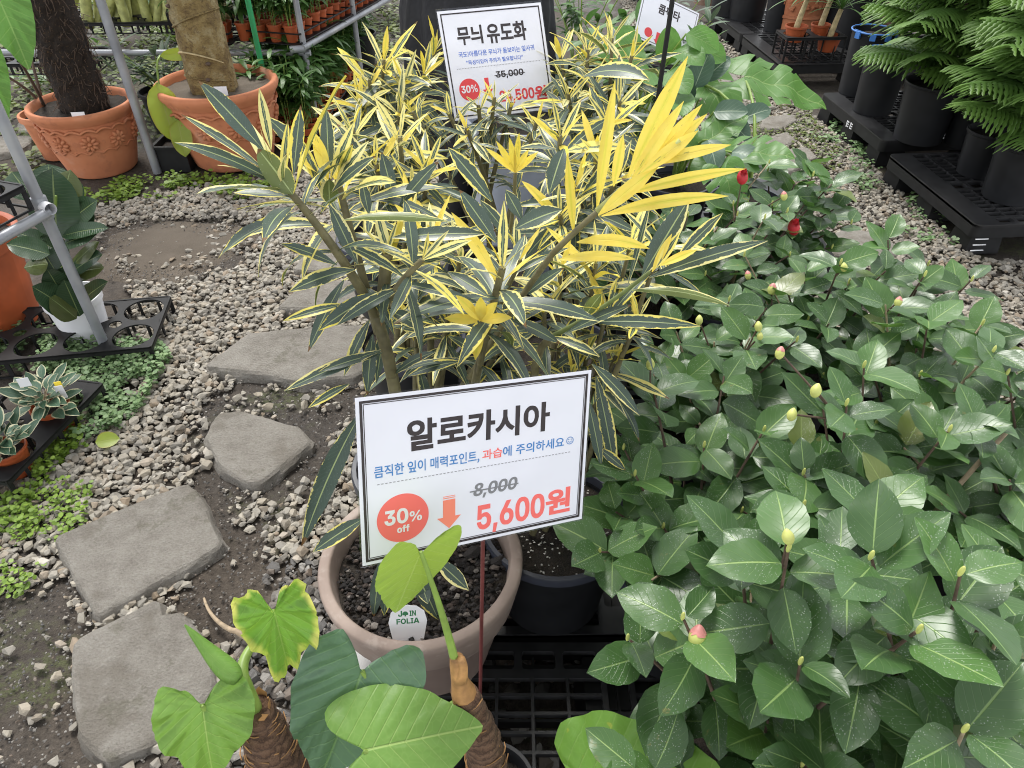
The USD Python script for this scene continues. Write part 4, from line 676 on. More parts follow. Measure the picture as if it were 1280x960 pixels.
# the third sign, partly behind large leaves
tr, br, tl = A(874, 17, 3.0), A(848, 62, 2.9), A(806, -16, 2.95)
ex3 = unit(tr - tl); ey3 = tr - br; ey3 = unit(ey3 - ex3 * (ey3 @ ex3)); W3, H3 = np.linalg.norm(tr - tl) * 1000, 180.0; o3 = tl - ey3 * H3 / 1000
sg = thing('price_sign', 'third white price card standing crooked behind large leaves beside the black stick', 'price sign', o3)
S = Sheet(sg, o3, ex3, ey3)
S.solid(sbox(0, 0, W3, H3), 0, .8, 'paper', 'card'); S.solid(strokes(W3, H3, 6, 2.2), .8, .3, 'ink_black', 'border')
def on_sheet(px_, py_):
    d = ray(px_, py_); n3 = np.cross(ex3, ey3); P_ = EYE + d * (((o3 - EYE) @ n3) / (d @ n3)) - o3; return np.array([P_ @ ex3, P_ @ ey3]) * 1000
q0, q1, q2 = on_sheet(822, 16), on_sheet(850, 22), on_sheet(825, 5)
S.solid(place_text('콤팩타', 'bold', q0[0], q1[0], min(q0[1], q1[1]), min(q0[1], q1[1]) + 36), .8, .3, 'ink_black', 'lettering', 'black plant name')
S.solid(Point(W3 * .22, H3 * .2).buffer(17, 30), .8, .3, 'ink_red', 'discount_disc')
S.solid(Polygon([(W3 * .36, 50), (W3 * .43, 50), (W3 * .43, 22), (W3 * .46, 22), (W3 * .395, 6), (W3 * .33, 22), (W3 * .36, 22)]), .8, .3, 'ink_red', 'arrow')
S.solid(shapely.union_all([Point(W3 * .88, H3 * .66).buffer(4), Point(W3 * .83, H3 * .36).buffer(5), Polygon([(W3 * .83, H3 * .33), (W3 * .88, H3 * .31), (W3 * .84, H3 * .28)])]), .8, .3, 'ink_grey', 'leaf_print')
part(sg, 'stake', tube([o3 + ex3 * W3 / 2000 + ey3 * .1 - unit(np.cross(ex3, ey3)) * .006, o3 + ex3 * W3 / 2000 - [0, 0, .7]], .004, 8), 'black_plastic')
# black pole
b, t_ = A(820, 140, 1.85), A(840.5, 0, 1.85)
th = thing('black_pole', 'thin upright black pole between the oleanders and the third sign', 'pole', [b[0], b[1], .1])
part(th, 'pole', tube([[b[0] - .01, b[1], .1], b, t_, t_ + (t_ - b) * 1.2], .006, 10), 'black_plastic')

# ------------------------------------------------------------------ pallets
def pallet_deck(w=1.1, d=.75):
    full = sbox(-w/2, -d/2, w/2, d/2).buffer(-.03).buffer(.03); holes = []
    cx = np.linspace(-w/2 + .07, w/2 - .07, 3)
    for a0, a1 in zip(cx[:-1] + .03, cx[1:] - .03):
        for b0, b1 in ((-d/2 + .075, -.045), (.045, d/2 - .075)):
            nx, ny = 6, 7; sx, sy = (a1 - a0) / nx, (b1 - b0) / ny
            for i in range(nx):
                for j in range(ny): holes.append(sbox(a0 + i * sx + .003, b0 + j * sy + .003, a0 + (i + 1) * sx - .003, b0 + (j + 1) * sy - .003))
        n = 5; s = (a1 - a0) / n
        for i in range(n):
            for yy in (-d/2 + .02, d/2 - .058, -.028):
                h = .056 if yy == -.028 else .038
                holes.append(sbox(a0 + i * s + .008, yy, a0 + (i + 1) * s - .008, yy + h).buffer(-.006).buffer(.006))
    for yy in (-.22, .22):
        holes.append(sbox(-.022, yy - .09, .022, yy - .01).buffer(-.008).buffer(.008)); holes.append(sbox(-.022, yy + .01, .022, yy + .09).buffer(-.008).buffer(.008))
    return full.difference(shapely.union_all(holes))
deck = extrude(pallet_deck(), .014, .126)
under = MB()
for yy in np.linspace(-.33, .33, 7): under.m(boxm((0, yy, .112), (1.04, .005, .026)))
for xx in np.linspace(-.5, .5, 7): under.m(boxm((xx, 0, .112), (.005, .70, .025)))
skirt = extrude(sbox(-.55, -.375, .55, .375).buffer(-.03).buffer(.03).difference(sbox(-.544, -.369, .544, .369).buffer(-.026).buffer(.026)), .055, .080)
def pallet(loc, rz, label, first=[None], marks=None):
    if first[0] is None:
        th = thing('pallet', label, 'pallet', loc, 'black plastic pallets'); first[0] = th; LOC[th] = np.zeros(3)
        stage.GetPrimAtPath(th).GetAttribute('xformOp:translate'); UsdGeom.Xformable(stage.GetPrimAtPath(th)).AddRotateZOp(opSuffix='turn').Set(math.degrees(rz))
        part(th, 'deck', deck, 'black_gloss', False); part(th, 'deck_rib', under, 'black_plastic', False); part(th, 'skirt', skirt, 'black_plastic', False)
        for x in (-.47, 0, .47):
            for y in (-.30, 0, .30): part(th, 'foot', boxm((x, y, .058), (.15, .13, .116), taper=.86), 'black_plastic', False)
        return th
    return copy(first[0], 'pallet', loc, rz, label, 'pallet', 'black plastic pallets')
pallet((.21, .42, 0), 0.0, 'empty front pallet with open grid right of the clay pot')
pallet((.22, 1.19, 0), 0.01, 'pallet under the pots right behind the front pallet')
pallet((.22, 1.96, 0), 0.0, 'third pallet of the middle bed beneath the oleanders')
pallet((.68, 2.73, 0), 0.0, 'fourth pallet of the middle bed beneath the large leaved plants')
pc, rzr = G(1222, 282, .14), math.radians(4.6)
def rpal(corner, label):                   # placed by its near left corner
    u_, w_ = np.array([math.cos(rzr), math.sin(rzr), 0]), np.array([-math.sin(rzr), math.cos(rzr), 0])
    c = np.array([corner[0], corner[1], 0]) + u_ * .55 + w_ * .375
    return pallet(c, rzr, label)
rpal(pc, 'nearest pallet on the right, pines standing on it')
rpal(G(1104, 176, .14), 'second pallet on the right, under the pots with blue clips')
rpal(G(975, 81, .14), 'third pallet on the right, carrying the terracotta urn')
e3 = G(975, 81, .14); w_ = np.array([-math.sin(rzr), math.cos(rzr), 0])
rpal(e3 + w_ * .77, 'farthest pallet on the right, with tall black pots')
for kk in range(3):                        # painted lines on the near corner foot
    p = G(1212, 292 + kk * 8, .10 - kk * .022); p[1] -= .01
    v, f = boxm((pc[0] + .035 , pc[1] + .0, .085 - kk * .026), (.055, .004, .0035), rzr)
    if kk == 0: th = thing('chalk_marks', 'three short white lines on the foot of the nearest right pallet', 'marking', (pc[0], pc[1], 0))
    part(th, 'line', (v - [0, .012, 0], f), 'white_plastic', False)
# ------------------------------------------------------------------ pots
def pot_parts(th, c, rt, rb, h, mat, rim=.02, rimh=.03, wall=.006, rim_mat=None, soil='pot_soil', fillz=.03, n=40, grit=0):
    x, y, z = c
    part(th, 'pot', lathe([(rb * .96, 0), (rb, .004), (rb + (rt - rb) * .9 * (1 - rimh / h), h - rimh), (rb + (rt - rb) * .9, h - rimh)], n, c=c), mat)
    part(th, 'rim', lathe([(rt - wall * .4, h - rimh), (rt + rim * .5, h - rimh + .003), (rt + rim * .5, h - .004), (rt + rim * .3, h), (rt - wall, h), (rt - wall * 1.2, h - rimh), (rt - wall * 2 - .004, h - fillz - .02)], n, c=c), rim_mat or mat)
    part(th, 'soil', disc((x, y, z + h - fillz), rt - wall * 1.4 - .002, 32, 7, .018, x * 7), soil)
    if grit:
        rg = np.random.default_rng(int(abs(x * 1000 + y * 77))); r_ = (rt - .015) * np.sqrt(rg.uniform(size=grit)); a_ = rg.uniform(0, 6.28, grit)
        mb = MB(); rn = []; pr = stone_protos(6, 3)
        for k in range(grit):
            v, f = pr[k % 6]; s = rg.uniform(.003, .006) * (1.7 if rg.uniform() < .15 else 1)
            mb.add(v[f].reshape(-1, 3) * s + [x + r_[k] * math.cos(a_[k]), y + r_[k] * math.sin(a_[k]), z + h - fillz + .004 + rg.uniform(-.002, .006)], np.arange(len(f) * 3).reshape(-1, 3)); rn += [rg.uniform()] * (len(f) * 3)
        return mb, rn
    return None

def stems_to_mesh(pts, r0, r1, sides=7): return tube(pts, np.linspace(r0, r1, len(pts)), sides)
def up_normal(d, bias=(0, 0, 1)):
    b = np.asarray(bias, float); d = unit(d); n = b - d * (d @ b); return unit(n) if np.linalg.norm(n) > .05 else unit(np.cross(d, [.5, .3, .2]))

# ------------------------------------------------------------------ variegated oleanders
MATS = ['oleander_yellow', 'oleander_young', 'oleander_half', 'oleander_mature']
LEAFN = {}
def oleaf(th, *a, mat='oleander_mature', **k):
    LEAFN[th] = LEAFN.get(th, 0) + 1
    part(th, 'leaf', leaf(*a, **k), mat)
def rosette(th, P, ax, n, L, yellow=.5, lo=22, hi=94, gap=.006, Wr=.078):
    n = int(n * 1.25)
    ax = unit(ax); e1 = unit(np.cross(ax, [.31, .9, .2])); e2 = np.cross(ax, e1); ph = rng.uniform(0, 6.28)
    for i in range(n):
        t = i / max(n - 1, 1); tt = math.radians(lo + (hi - lo) * t**.8 + rng.uniform(-9, 9)); az = ph + i * 2.4 + rng.uniform(-.3, .3)
        rad = math.cos(az) * e1 + math.sin(az) * e2
        d = math.cos(tt) * ax + math.sin(tt) * rad; nn = math.sin(tt) * ax - math.cos(tt) * rad
        nn = unit(nn + np.array([0, 0, .5]) * t)
        Li = L * (.46 + .62 * min(1, t * 1.9 + .08)) * rng.uniform(.82, 1.15)
        if t < .35: mat = MATS[0] if rng.uniform() < yellow * .55 else MATS[1]
        elif t < .6: mat = MATS[1] if rng.uniform() < yellow * .4 else (MATS[2] if rng.uniform() < .45 else MATS[3])
        else: mat = MATS[2] if rng.uniform() < yellow * .35 else MATS[3]
        oleaf(th, P - ax * gap * i, d, nn, Li, Li * Wr * rng.uniform(.85, 1.2), mat=mat, droop=.15 + 1.05 * t * rng.uniform(.2, 1.4), fold=rng.uniform(.05, .4), twist=rng.uniform(-.9, .9), wave=.09, nv=8)
def whorls(th, pts, L, s0, s1, gap=.05, k=3, Wr=.07):
    pts = np.asarray(pts); seg = np.r_[0, np.cumsum(np.linalg.norm(np.diff(pts, axis=0), axis=1))]; tot = seg[-1]
    s = tot * s1
    while s > tot * s0:
        P = np.array([np.interp(s, seg, pts[:, q]) for q in range(3)]); ax = unit([np.interp(min(s + .01, tot), seg, pts[:, q]) - np.interp(s - .01, seg, pts[:, q]) for q in range(3)])
        e1 = unit(np.cross(ax, [.31, .9, .2])); e2 = np.cross(ax, e1); ph = rng.uniform(0, 6.28)
        for i in range(k):
            az = ph + i * 6.283 / k + rng.uniform(-.3, .3); tt = math.radians(rng.uniform(62, 100)); rad = math.cos(az) * e1 + math.sin(az) * e2
            d = math.cos(tt) * ax + math.sin(tt) * rad; nn = math.sin(tt) * ax - math.cos(tt) * rad + np.array([0, 0, .4])
            Li = L * rng.uniform(.8, 1.15)
            oleaf(th, P, d, nn, Li, Li * Wr * rng.uniform(.9, 1.2), mat=MATS[3] if rng.uniform() < .75 else MATS[2], droop=rng.uniform(.3, 1.4), fold=rng.uniform(.05, .3), twist=rng.uniform(-.8, .8), wave=.08, nv=8)
        s -= gap * rng.uniform(.8, 1.3)
TOCAM = lambda P: unit(EYE - np.asarray(P))
def hero(th, b, t, y0, y1, w, mat, bend=.0, face=.5, back=False, nv=9, fold=.16, prof='lance', twist=0.0):
    """A leaf of its own place: base and tip seen at b and t, w = half its width there in pixels, bend = how far it arches up (share of its length)."""
    B, T = A(*b, y0), A(*t, y1); L = np.linalg.norm(T - B); M = (B + T) / 2 + np.array([0, 0, 1.0]) * L * bend
    c = bez(B, M, T, 12); n = TOCAM(M) * face + np.array([0, 0, 1 - face]); n = n - unit(T - B) * (n @ unit(T - B)); n = unit(n) * (-1 if back else 1)
    W = w * np.linalg.norm(M - EYE) / FPX / 1.02
    LEAFN[th] = LEAFN.get(th, 0) + 1
    part(th, 'leaf', leaf(B, T - B, n, L, W, prof, fold=fold, nv=nv, ctr=c, wave=.03, twist=twist), mat)
OY, OH, OM, OYo = 'oleander_yellow', 'oleander_half', 'oleander_mature', 'oleander_young'

# 1: the plant in the clay pot, stems rising behind the price sign
C1 = np.array([-.167, .80, .13])
o1p = thing('potted_oleander', 'variegated oleander in the taupe clay pot, tall stem left of the front price sign', 'potted shrub', C1)
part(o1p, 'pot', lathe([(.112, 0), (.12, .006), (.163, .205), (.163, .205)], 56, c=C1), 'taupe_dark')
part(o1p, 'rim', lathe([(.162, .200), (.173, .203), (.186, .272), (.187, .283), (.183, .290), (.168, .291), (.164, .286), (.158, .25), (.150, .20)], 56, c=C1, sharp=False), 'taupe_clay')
part(o1p, 'soil', disc(C1 + [0, 0, .245], .157, 40, 8, .02, 3), 'pot_soil')
mb, rn, pr, rg = MB(), [], stone_protos(8, 5), np.random.default_rng(11)
for k in range(1500):
    r_, a_ = .152 * math.sqrt(rg.uniform()), rg.uniform(0, 6.28); v, f = pr[k % 8]; s = rg.uniform(.0035, .0075) * (1.8 if rg.uniform() < .06 else 1)
    mb.add(v[f].reshape(-1, 3) * s + C1 + [r_ * math.cos(a_), r_ * math.sin(a_), .251 + rg.uniform(-.003, .008)], np.arange(len(f) * 3).reshape(-1, 3)); rn += [rg.uniform()] * (len(f) * 3)
for px_, py_, sz in ((468, 782, .010), (566, 735, .008), (556, 742, .006), (572, 728, .006), (590, 690, .022), (622, 700, .018), (560, 775, .007), (570, 745, .008)):
    p = G(px_, py_, C1[2] + .262); v, f = pr[int(px_) % 8]; mb.add(v[f].reshape(-1, 3) * sz + p, np.arange(len(f) * 3).reshape(-1, 3)); rn += [.98 if sz < .015 else .4] * (len(f) * 3)
part(o1p, 'grit', mb, 'lava_grit', False, 'coarse dark lava grit on the soil', 'stuff', rnd=rn)
tagp = A(509, 805, .665)
def stem(th, pts, r0, r1, mat='oleander_stem', sides=8): part(th, 'stem', stems_to_mesh(np.asarray(pts), r0, r1, sides), mat); return np.asarray(pts)
base1 = C1 + [.0, .02, .24]
F1 = A(470, 395, .84)
stem(o1p, bez(base1, A(508, 560, .80), A(490, 470, .82), 8), .0105, .0095); stem(o1p, bez(A(490, 470, .82), A(482, 430, .83), F1, 6), .0095, .009)
s_a = stem(o1p, bez(F1, A(425, 310, .82), A(347, 222, .80), 12), .008, .004)
s_b = stem(o1p, bez(F1 - [0, 0, .03], A(440, 300, .88), A(422, 224, .9), 10), .007, .0045)
s_c = stem(o1p, bez(A(478, 390, .84), A(480, 350, .86), A(484, 318, .86), 8), .010, .008)
s_d = stem(o1p, bez(A(474, 392, .84), A(500, 350, .80), A(528, 325, .80), 8), .006, .004)
s_e = stem(o1p, bez(base1 + [.03, .02, 0], A(590, 480, .86), A(628, 335, .84), 10), .009, .005)
H = lambda *a, **k: hero(o1p, *a, **k)
H((329, 187), (248, 101), .80, .80, 12, OM, .04); H((329, 211), (226, 143), .80, .78, 9, OH, .05, .2); H((353, 233), (218, 178), .80, .78, 9, OM, .12, .4)
H((366, 243), (322, 186), .79, .80, 15, OM, .05, .9, back=True, prof='broad'); H((362, 246), (292, 241), .80, .79, 8, OH, .05, .2); H((339, 187), (324, 110), .81, .82, 6, OYo, .0)
H((367, 217), (376, 132), .80, .83, 8.5, OH, .02); H((388, 200), (332, 145), .86, .87, 9, OM, .06); H((352, 235), (360, 150), .80, .84, 5, OYo, .0)
H((410, 224), (393, 165), .88, .90, 8, OY, 0); H((411, 218), (408, 134), .90, .93, 8.5, OM, 0); H((413, 224), (443, 152), .89, .92, 7, OYo, 0); H((418, 234), (461, 176), .88, .90, 7, OYo, .06)
H((412, 255), (411, 224), .86, .86, 11, OM, .02, .95, back=True, prof='broad'); H((415, 240), (470, 195), .86, .86, 8, OH, .1); H((405, 235), (372, 185), .87, .88, 6, OYo, .02); H((402, 240), (376, 172), .86, .88, 6, OH, 0)
H((500, 256), (548, 202), .90, .92, 9, OM, .06); H((492, 247), (477, 190), .92, .94, 9, OM, .02); H((461, 268), (452, 224), .88, .90, 7, OM, .02); H((429, 275), (562, 277), .80, .80, 7, OM, .10, .5, back=True)
H((490, 297), (610, 292), .86, .86, 11, OM, .04, .5); H((620, 303), (574, 237), .86, .88, 11, OM, .03); H((473, 366), (398, 413), .80, .76, 12, OM, .06); H((443, 337), (361, 365), .80, .77, 11, OM, .10)
H((421, 331), (351, 305), .80, .78, 8, OM, .08); H((432, 380), (354, 401), .79, .76, 7, OH, .05); H((447, 330), (411, 254), .82, .84, 9.5, OM, .03); H((484, 388), (532, 414), .82, .80, 10, OM, .12); H((497, 353), (602, 381), .82, .80, 7, OM, .06)
H((560, 340), (612, 372), .84, .80, 10, OM, .05); H((476, 438), (355, 489), .80, .74, 9, OM, .06); H((478, 441), (398, 465), .80, .76, 7, OM, .06); H((466, 418), (459, 494), .83, .80, 9, OM, .08); H((437, 480), (385, 510), .79, .76, 6, OH, .05)
H((452, 515), (377, 683), .76, .70, 14, OM, .10, .7); H((455, 648), (391, 690), .74, .70, 10, OM, .06, .7); H((490, 470), (545, 440), .82, .80, 7, OM, .14); H((430, 350), (385, 440), .82, .80, 9, OM, .06); H((462, 400), (430, 470), .83, .80, 8, OM, .08)
H((485, 395), (470, 480), .86, .84, 8, OM, .08); H((510, 470), (575, 452), .84, .82, 8, OM, .1); H((475, 330), (430, 300), .84, .84, 7, OYo, .03); H((486, 318), (470, 262), .86, .88, 7, OYo, .02); H((528, 325), (590, 300), .80, .80, 7, OYo, .05)
for cx_, cy_, tips in ((601, 401, ((555, 398), (570, 369), (601, 371), (640, 397), (594, 450), (622, 378))), (644, 216, ((607, 185), (637, 172), (649, 166), (661, 187), (673, 190), (620, 176)))):
    yy = .80 if cy_ > 300 else 1.10
    for q_ in tips: H((cx_, cy_), q_, yy, yy - .01, 7.5 if cy_ > 300 else 4.2, OY, .03, .6)
    P_ = A(cx_, cy_, yy); stem(o1p, bez(P_, P_ - [0, -.02, .06], P_ - [.01, -.05, .14], 5), .003, .004)
for b_, t_2, w_2 in (((476, 700), (467, 772), 8), ((486, 715), (480, 770), 8), ((515, 705), (548, 775), 13), ((545, 700), (586, 738), 10), ((525, 725), (535, 755), 8)):
    H(b_, t_2, .74, .70, w_2, OM, .05, .7)
rosette(o1p, s_a[-1], unit(s_a[-1] - s_a[-3]) + [0, 0, .1], 9, .13, .7, hi=70); rosette(o1p, s_b[-1], [.05, 0, 1], 12, .13, .9, hi=75)
rosette(o1p, s_c[-1], [.1, -.1, 1], 9, .09, .9); rosette(o1p, s_d[-1], [.5, -.3, .8], 10, .10, .8); rosette(o1p, s_e[-1], [.1, 0, 1], 13, .14, .5)
whorls(o1p, s_a, .13, .35, .8, .06, 2); whorls(o1p, s_b, .13, .2, .85, .06, 2); whorls(o1p, s_e, .13, .45, .9, .06, 3)

def soil_pot(name, label, c, rt, rb, h, mat='black_pot', rim_mat='navy_rim', cat='potted shrub', perl=70, rim=.014, rimh=.022):
    th = thing(name, label, cat, c); pot_parts(th, c, rt, rb, h, mat, rim, rimh, .004, rim_mat)
    if perl:
        rg = np.random.default_rng(int(c[0] * 991 + c[1] * 317 + 5000)); mb, rn = MB(), []; pr = stone_protos(5, 9)
        for k in range(perl):
            r_, a_ = (rt - .012) * math.sqrt(rg.uniform()), rg.uniform(0, 6.28); v, f = pr[k % 5]
            mb.add(v[f].reshape(-1, 3) * rg.uniform(.0016, .0036) + np.asarray(c) + [r_ * math.cos(a_), r_ * math.sin(a_), h - .024 + rg.uniform(0, .004)], np.arange(len(f) * 3).reshape(-1, 3)); rn += [rg.uniform()] * (len(f) * 3)
        part(th, 'perlite', mb, 'perlite', False, None, 'stuff', rnd=rn)
    return th

# 2: the plant with the yellow shoot
C2 = np.array([-.20, 1.06, .14])
o2p = soil_pot('potted_oleander', 'oleander with the large all-yellow shoot leaning right above the price sign', C2, .135, .105, .26, perl=50)
s_g = stem(o2p, bez(A(588, 470, .95), A(640, 385, .93), A(690, 318, .90), 8), .0052, .0046); s_h = stem(o2p, bez(A(690, 318, .90), A(715, 292, .89), A(748, 264, .88), 6), .0046, .004)
part(o2p, 'shoot', stems_to_mesh(bez(A(748, 264, .88), A(780, 235, .87), A(850, 175, .86), 8), .006, .003), 'cane_bark', label='yellow soft end of the shoot')
stem(o2p, bez(C2 + [.02, 0, .24], A(575, 545, 1.0), A(588, 470, .95), 7), .010, .008)
H = lambda *a, **k: hero(o2p, *a, **k)
for b_, t_2, w_2, bd, y0, y1 in (((746, 263), (769, 99), 7.5, .0, .88, .92), ((767, 233), (779, 168), 6.5, .0, .88, .90), ((785, 222), (860, 70), 11, .0, .87, .90), ((790, 224), (855, 126), 8, .0, .86, .88), ((803, 215), (878, 130), 8, .0, .87, .90), ((800, 217), (873, 163), 8.5, .0, .85, .86),
                                 ((806, 206), (914, 181), 7.5, .03, .86, .84), ((780, 243), (932, 211), 7.5, .05, .86, .83), ((748, 269), (823, 208), 9.5, .02, .855, .85), ((752, 270), (911, 245), 8.5, .08, .86, .83), ((717, 292), (709, 191), 6, .0, .90, .92), ((721, 303), (812, 311), 8, .16, .88, .86), ((697, 325), (795, 324), 7, .10, .88, .86), ((812, 206), (884, 142), 7, .0, .87, .90)):
    H(b_, t_2, y0, y1, w_2, OY, bd, .75)
H((644, 286), (703, 262), .98, .98, 14, OM, .08); H((652, 274), (632, 237), 1.0, 1.02, 9, OM, .02); H((705, 186), (686, 244), 1.12, 1.06, 12, OM, .10, .8); H((615, 252), (560, 184), 1.05, 1.10, 11, OM, .04); H((640, 300), (600, 250), 1.0, 1.03, 8, OM, .03)
H((655, 370), (705, 335), .92, .92, 8, OM, .08); H((640, 395), (690, 372), .92, .90, 8, OM, .08); H((620, 420), (570, 380), .94, .95, 7, OM, .08); H((640, 400), (700, 430), .92, .88, 9, OM, .1); H((600, 445), (560, 420), .95, .94, 7, OM, .1)
for r_ in ((540, 300, 1.08, 13, .13), (575, 325, 1.05, 12, .12), (515, 280, 1.12, 12, .13), (650, 325, 1.0, 12, .11), (560, 395, 1.0, 12, .11), (635, 425, 1.0, 11, .10), (520, 420, 1.05, 12, .12), (545, 355, 1.1, 12, .12)):
    P = A(r_[0], r_[1], r_[2]); s_ = stem(o2p, bez(C2 + [rng.uniform(-.04, .06), rng.uniform(-.04, .04), .24], [C2[0] * .6 + P[0] * .4, C2[1], .55], P, 9), .008, .004)
    rosette(o2p, P, unit(s_[-1] - s_[-3]) + [0, -.1, .3], r_[3], r_[4], .55); 
# 3: right lower branch, in the black pot behind the sign
C3 = np.array([.085, .915, .14])
o3p = soil_pot('potted_oleander', 'oleander in the black pot behind the front price sign, long leaves towards the camellias', C3, .142, .108, .255, perl=240)
s_i = stem(o3p, bez(C3 + [0, .02, .24], A(640, 450, .95), A(690, 420, .92), 8), .009, .006); s_i = stem(o3p, bez(A(690, 420, .92), A(745, 395, .90), A(812, 340, .88), 9), .0045, .0028, 'olive_stem')
H = lambda *a, **k: hero(o3p, *a, **k)
H((803, 345), (862, 248), .89, .93, 14, OM, .02, .8); H((811, 347), (960, 301), .88, .86, 9.5, OM, .06, .7); H((790, 363), (912, 382), .88, .85, 7, OM, .14, .5, back=True); H((733, 402), (877, 408), .90, .86, 9.5, OM, .05, .7); H((846, 323), (904, 266), .88, .88, 8, OH, .04)
H((785, 356), (814, 248), .88, .90, 4, OM, .0); H((708, 416), (790, 381), .90, .88, 8, OM, .06); H((690, 421), (750, 446), .90, .86, 7, OH, .1); H((730, 397), (752, 367), .90, .90, 9, OM, .05, .8, back=True); H((820, 335), (850, 290), .88, .90, 6, OYo, .02); H((825, 332), (872, 312), .87, .86, 6, OY, .02); H((815, 340), (840, 292), .88, .90, 5, OY, 0)
H((745, 470), (770, 600), .92, .84, 10, OM, .1, .6); H((740, 455), (800, 520), .92, .86, 9, OM, .1); H((735, 500), (752, 585), .9, .84, 8, OM, .08); H((748, 560), (782, 588), .86, .84, 7, OH, .06)
for r_ in ((700, 345, 1.05, 13, .12), (745, 330, 1.05, 14, .13), (790, 300, 1.08, 12, .12), (800, 395, .95, 10, .08), (770, 445, .98, 11, .11), (715, 465, .95, 10, .10), (830, 300, 1.0, 9, .09), (680, 385, 1.0, 11, .11), (760, 385, 1.0, 12, .11), (735, 440, .98, 10, .10)):
    P = A(r_[0], r_[1], r_[2]); s_ = stem(o3p, bez(C3 + [rng.uniform(-.05, .05), rng.uniform(-.03, .05), .24], [C3[0] * .7 + P[0] * .3, C3[1] + .03, .52], P, 9), .007, .0035)
    rosette(o3p, P, unit(s_[-1] - s_[-3]) + [0, -.1, .2], r_[3], r_[4], .55)
# 4-7: further back
def back_oleander(label, C, spots, L, n=13, wh=True):
    th = soil_pot('potted_oleander', label, C, .135, .10, .27, perl=0)
    for (px_, py_, wy) in spots:
        P = A(px_, py_, wy); b0 = np.asarray(C) + [rng.uniform(-.05, .05), rng.uniform(-.05, .05), .25]
        s_ = stem(th, bez(b0, [b0[0] * .75 + P[0] * .25, b0[1], .6], P, 9), .009, .005, sides=7)
        rosette(th, P, unit(s_[-1] - s_[-3]) + [rng.uniform(-.25, .25), -.2, .2], n, L, .5)
        if wh: whorls(th, s_, L, .55, .88, .07, 3)
    return th
back_oleander('oleander below the left half of the second sign', (-.26, 1.5, .14), [(500, 172, 1.45), (470, 205, 1.4), (535, 210, 1.4), (440, 160, 1.5), (515, 240, 1.35)], .13, 15)
back_oleander('oleander below the right half of the second sign, hanging broad leaf', (.13, 1.45, .14), [(700, 170, 1.4), (745, 190, 1.4), (720, 235, 1.3), (775, 215, 1.35), (700, 270, 1.25)], .13, 14)
back_oleander('oleander in front of the red discount disc on the second sign', (-.06, 1.85, .14), [(560, 140, 1.8), (598, 132, 1.85), (640, 128, 1.88), (672, 150, 1.75), (515, 140, 1.8), (618, 122, 1.86), (583, 160, 1.7)], .085, 11)
back_oleander('tallest oleander left of the second sign with shoots against the black cloth', (-.42, 2.05, .14), [(480, 75, 2.0), (505, 105, 1.95), (530, 92, 2.05), (545, 62, 2.25), (462, 100, 1.95), (450, 130, 1.9), (500, 140, 1.85)], .15, 14)
back_oleander('oleander right of the second sign in front of the round leaved plants', (.24, 2.0, .14), [(700, 70, 2.15), (735, 62, 2.1), (765, 48, 2.1), (745, 100, 1.95), (710, 118, 1.9), (790, 70, 2.0), (775, 128, 1.8), (760, 152, 1.7)], .135, 14)
hero('/World/potted_oleander_006', (730, 95), (812, 100), 1.5, 1.4, 12, OM, .18) if '/World/potted_oleander_006' in LOC else None
# grey plastic pot below the second sign
Cg = np.array([.04, 2.36, .14]); g1 = thing('grey_planter', 'tall pale blue-grey plastic planter glimpsed below the second sign', 'planter', Cg)
part(g1, 'pot', lathe([(.15, 0), (.155, .01), (.195, .52), (.205, .525), (.205, .55), (.19, .55), (.186, .48)], 40, c=Cg), 'grey_plastic'); part(g1, 'soil', disc(Cg + [0, 0, .5], .184, 30, 5, .02), 'pot_soil')
# a person in black, facing away, behind the second sign
import manifold3d as m3
PX, PY = -.115, 2.86
def hull_chain(joints, bones, seg=20):
    sp = {k: m3.Manifold.sphere(r, seg).translate(list(map(float, p))) for k, (p, r) in joints.items()}
    return m3.Manifold.batch_boolean([m3.Manifold.batch_hull([sp[a], sp[b]]) for a, b in bones], m3.OpType.Add)
def smooth_mesh(man, step=.02, it=8):
    q = man.refine_to_length(step).to_mesh(); t = trimesh.Trimesh(np.array(q.vert_properties)[:, :3], np.array(q.tri_verts)); trimesh.smoothing.filter_taubin(t, iterations=it); return np.array(t.vertices), np.array(t.faces)
J = {'head': ((0, .015, 1.60), .088), 'jaw': ((0, .055, 1.545), .062), 'neck': ((0, 0, 1.46), .055), 'chest': ((0, 0, 1.25), .135), 'waist': ((0, 0, 1.02), .125), 'pelvis': ((0, 0, .90), .135), 'nose': ((0, .110, 1.585), .012)}
B = [('head', 'jaw'), ('head', 'neck'), ('neck', 'chest'), ('chest', 'waist'), ('waist', 'pelvis'), ('head', 'nose')]
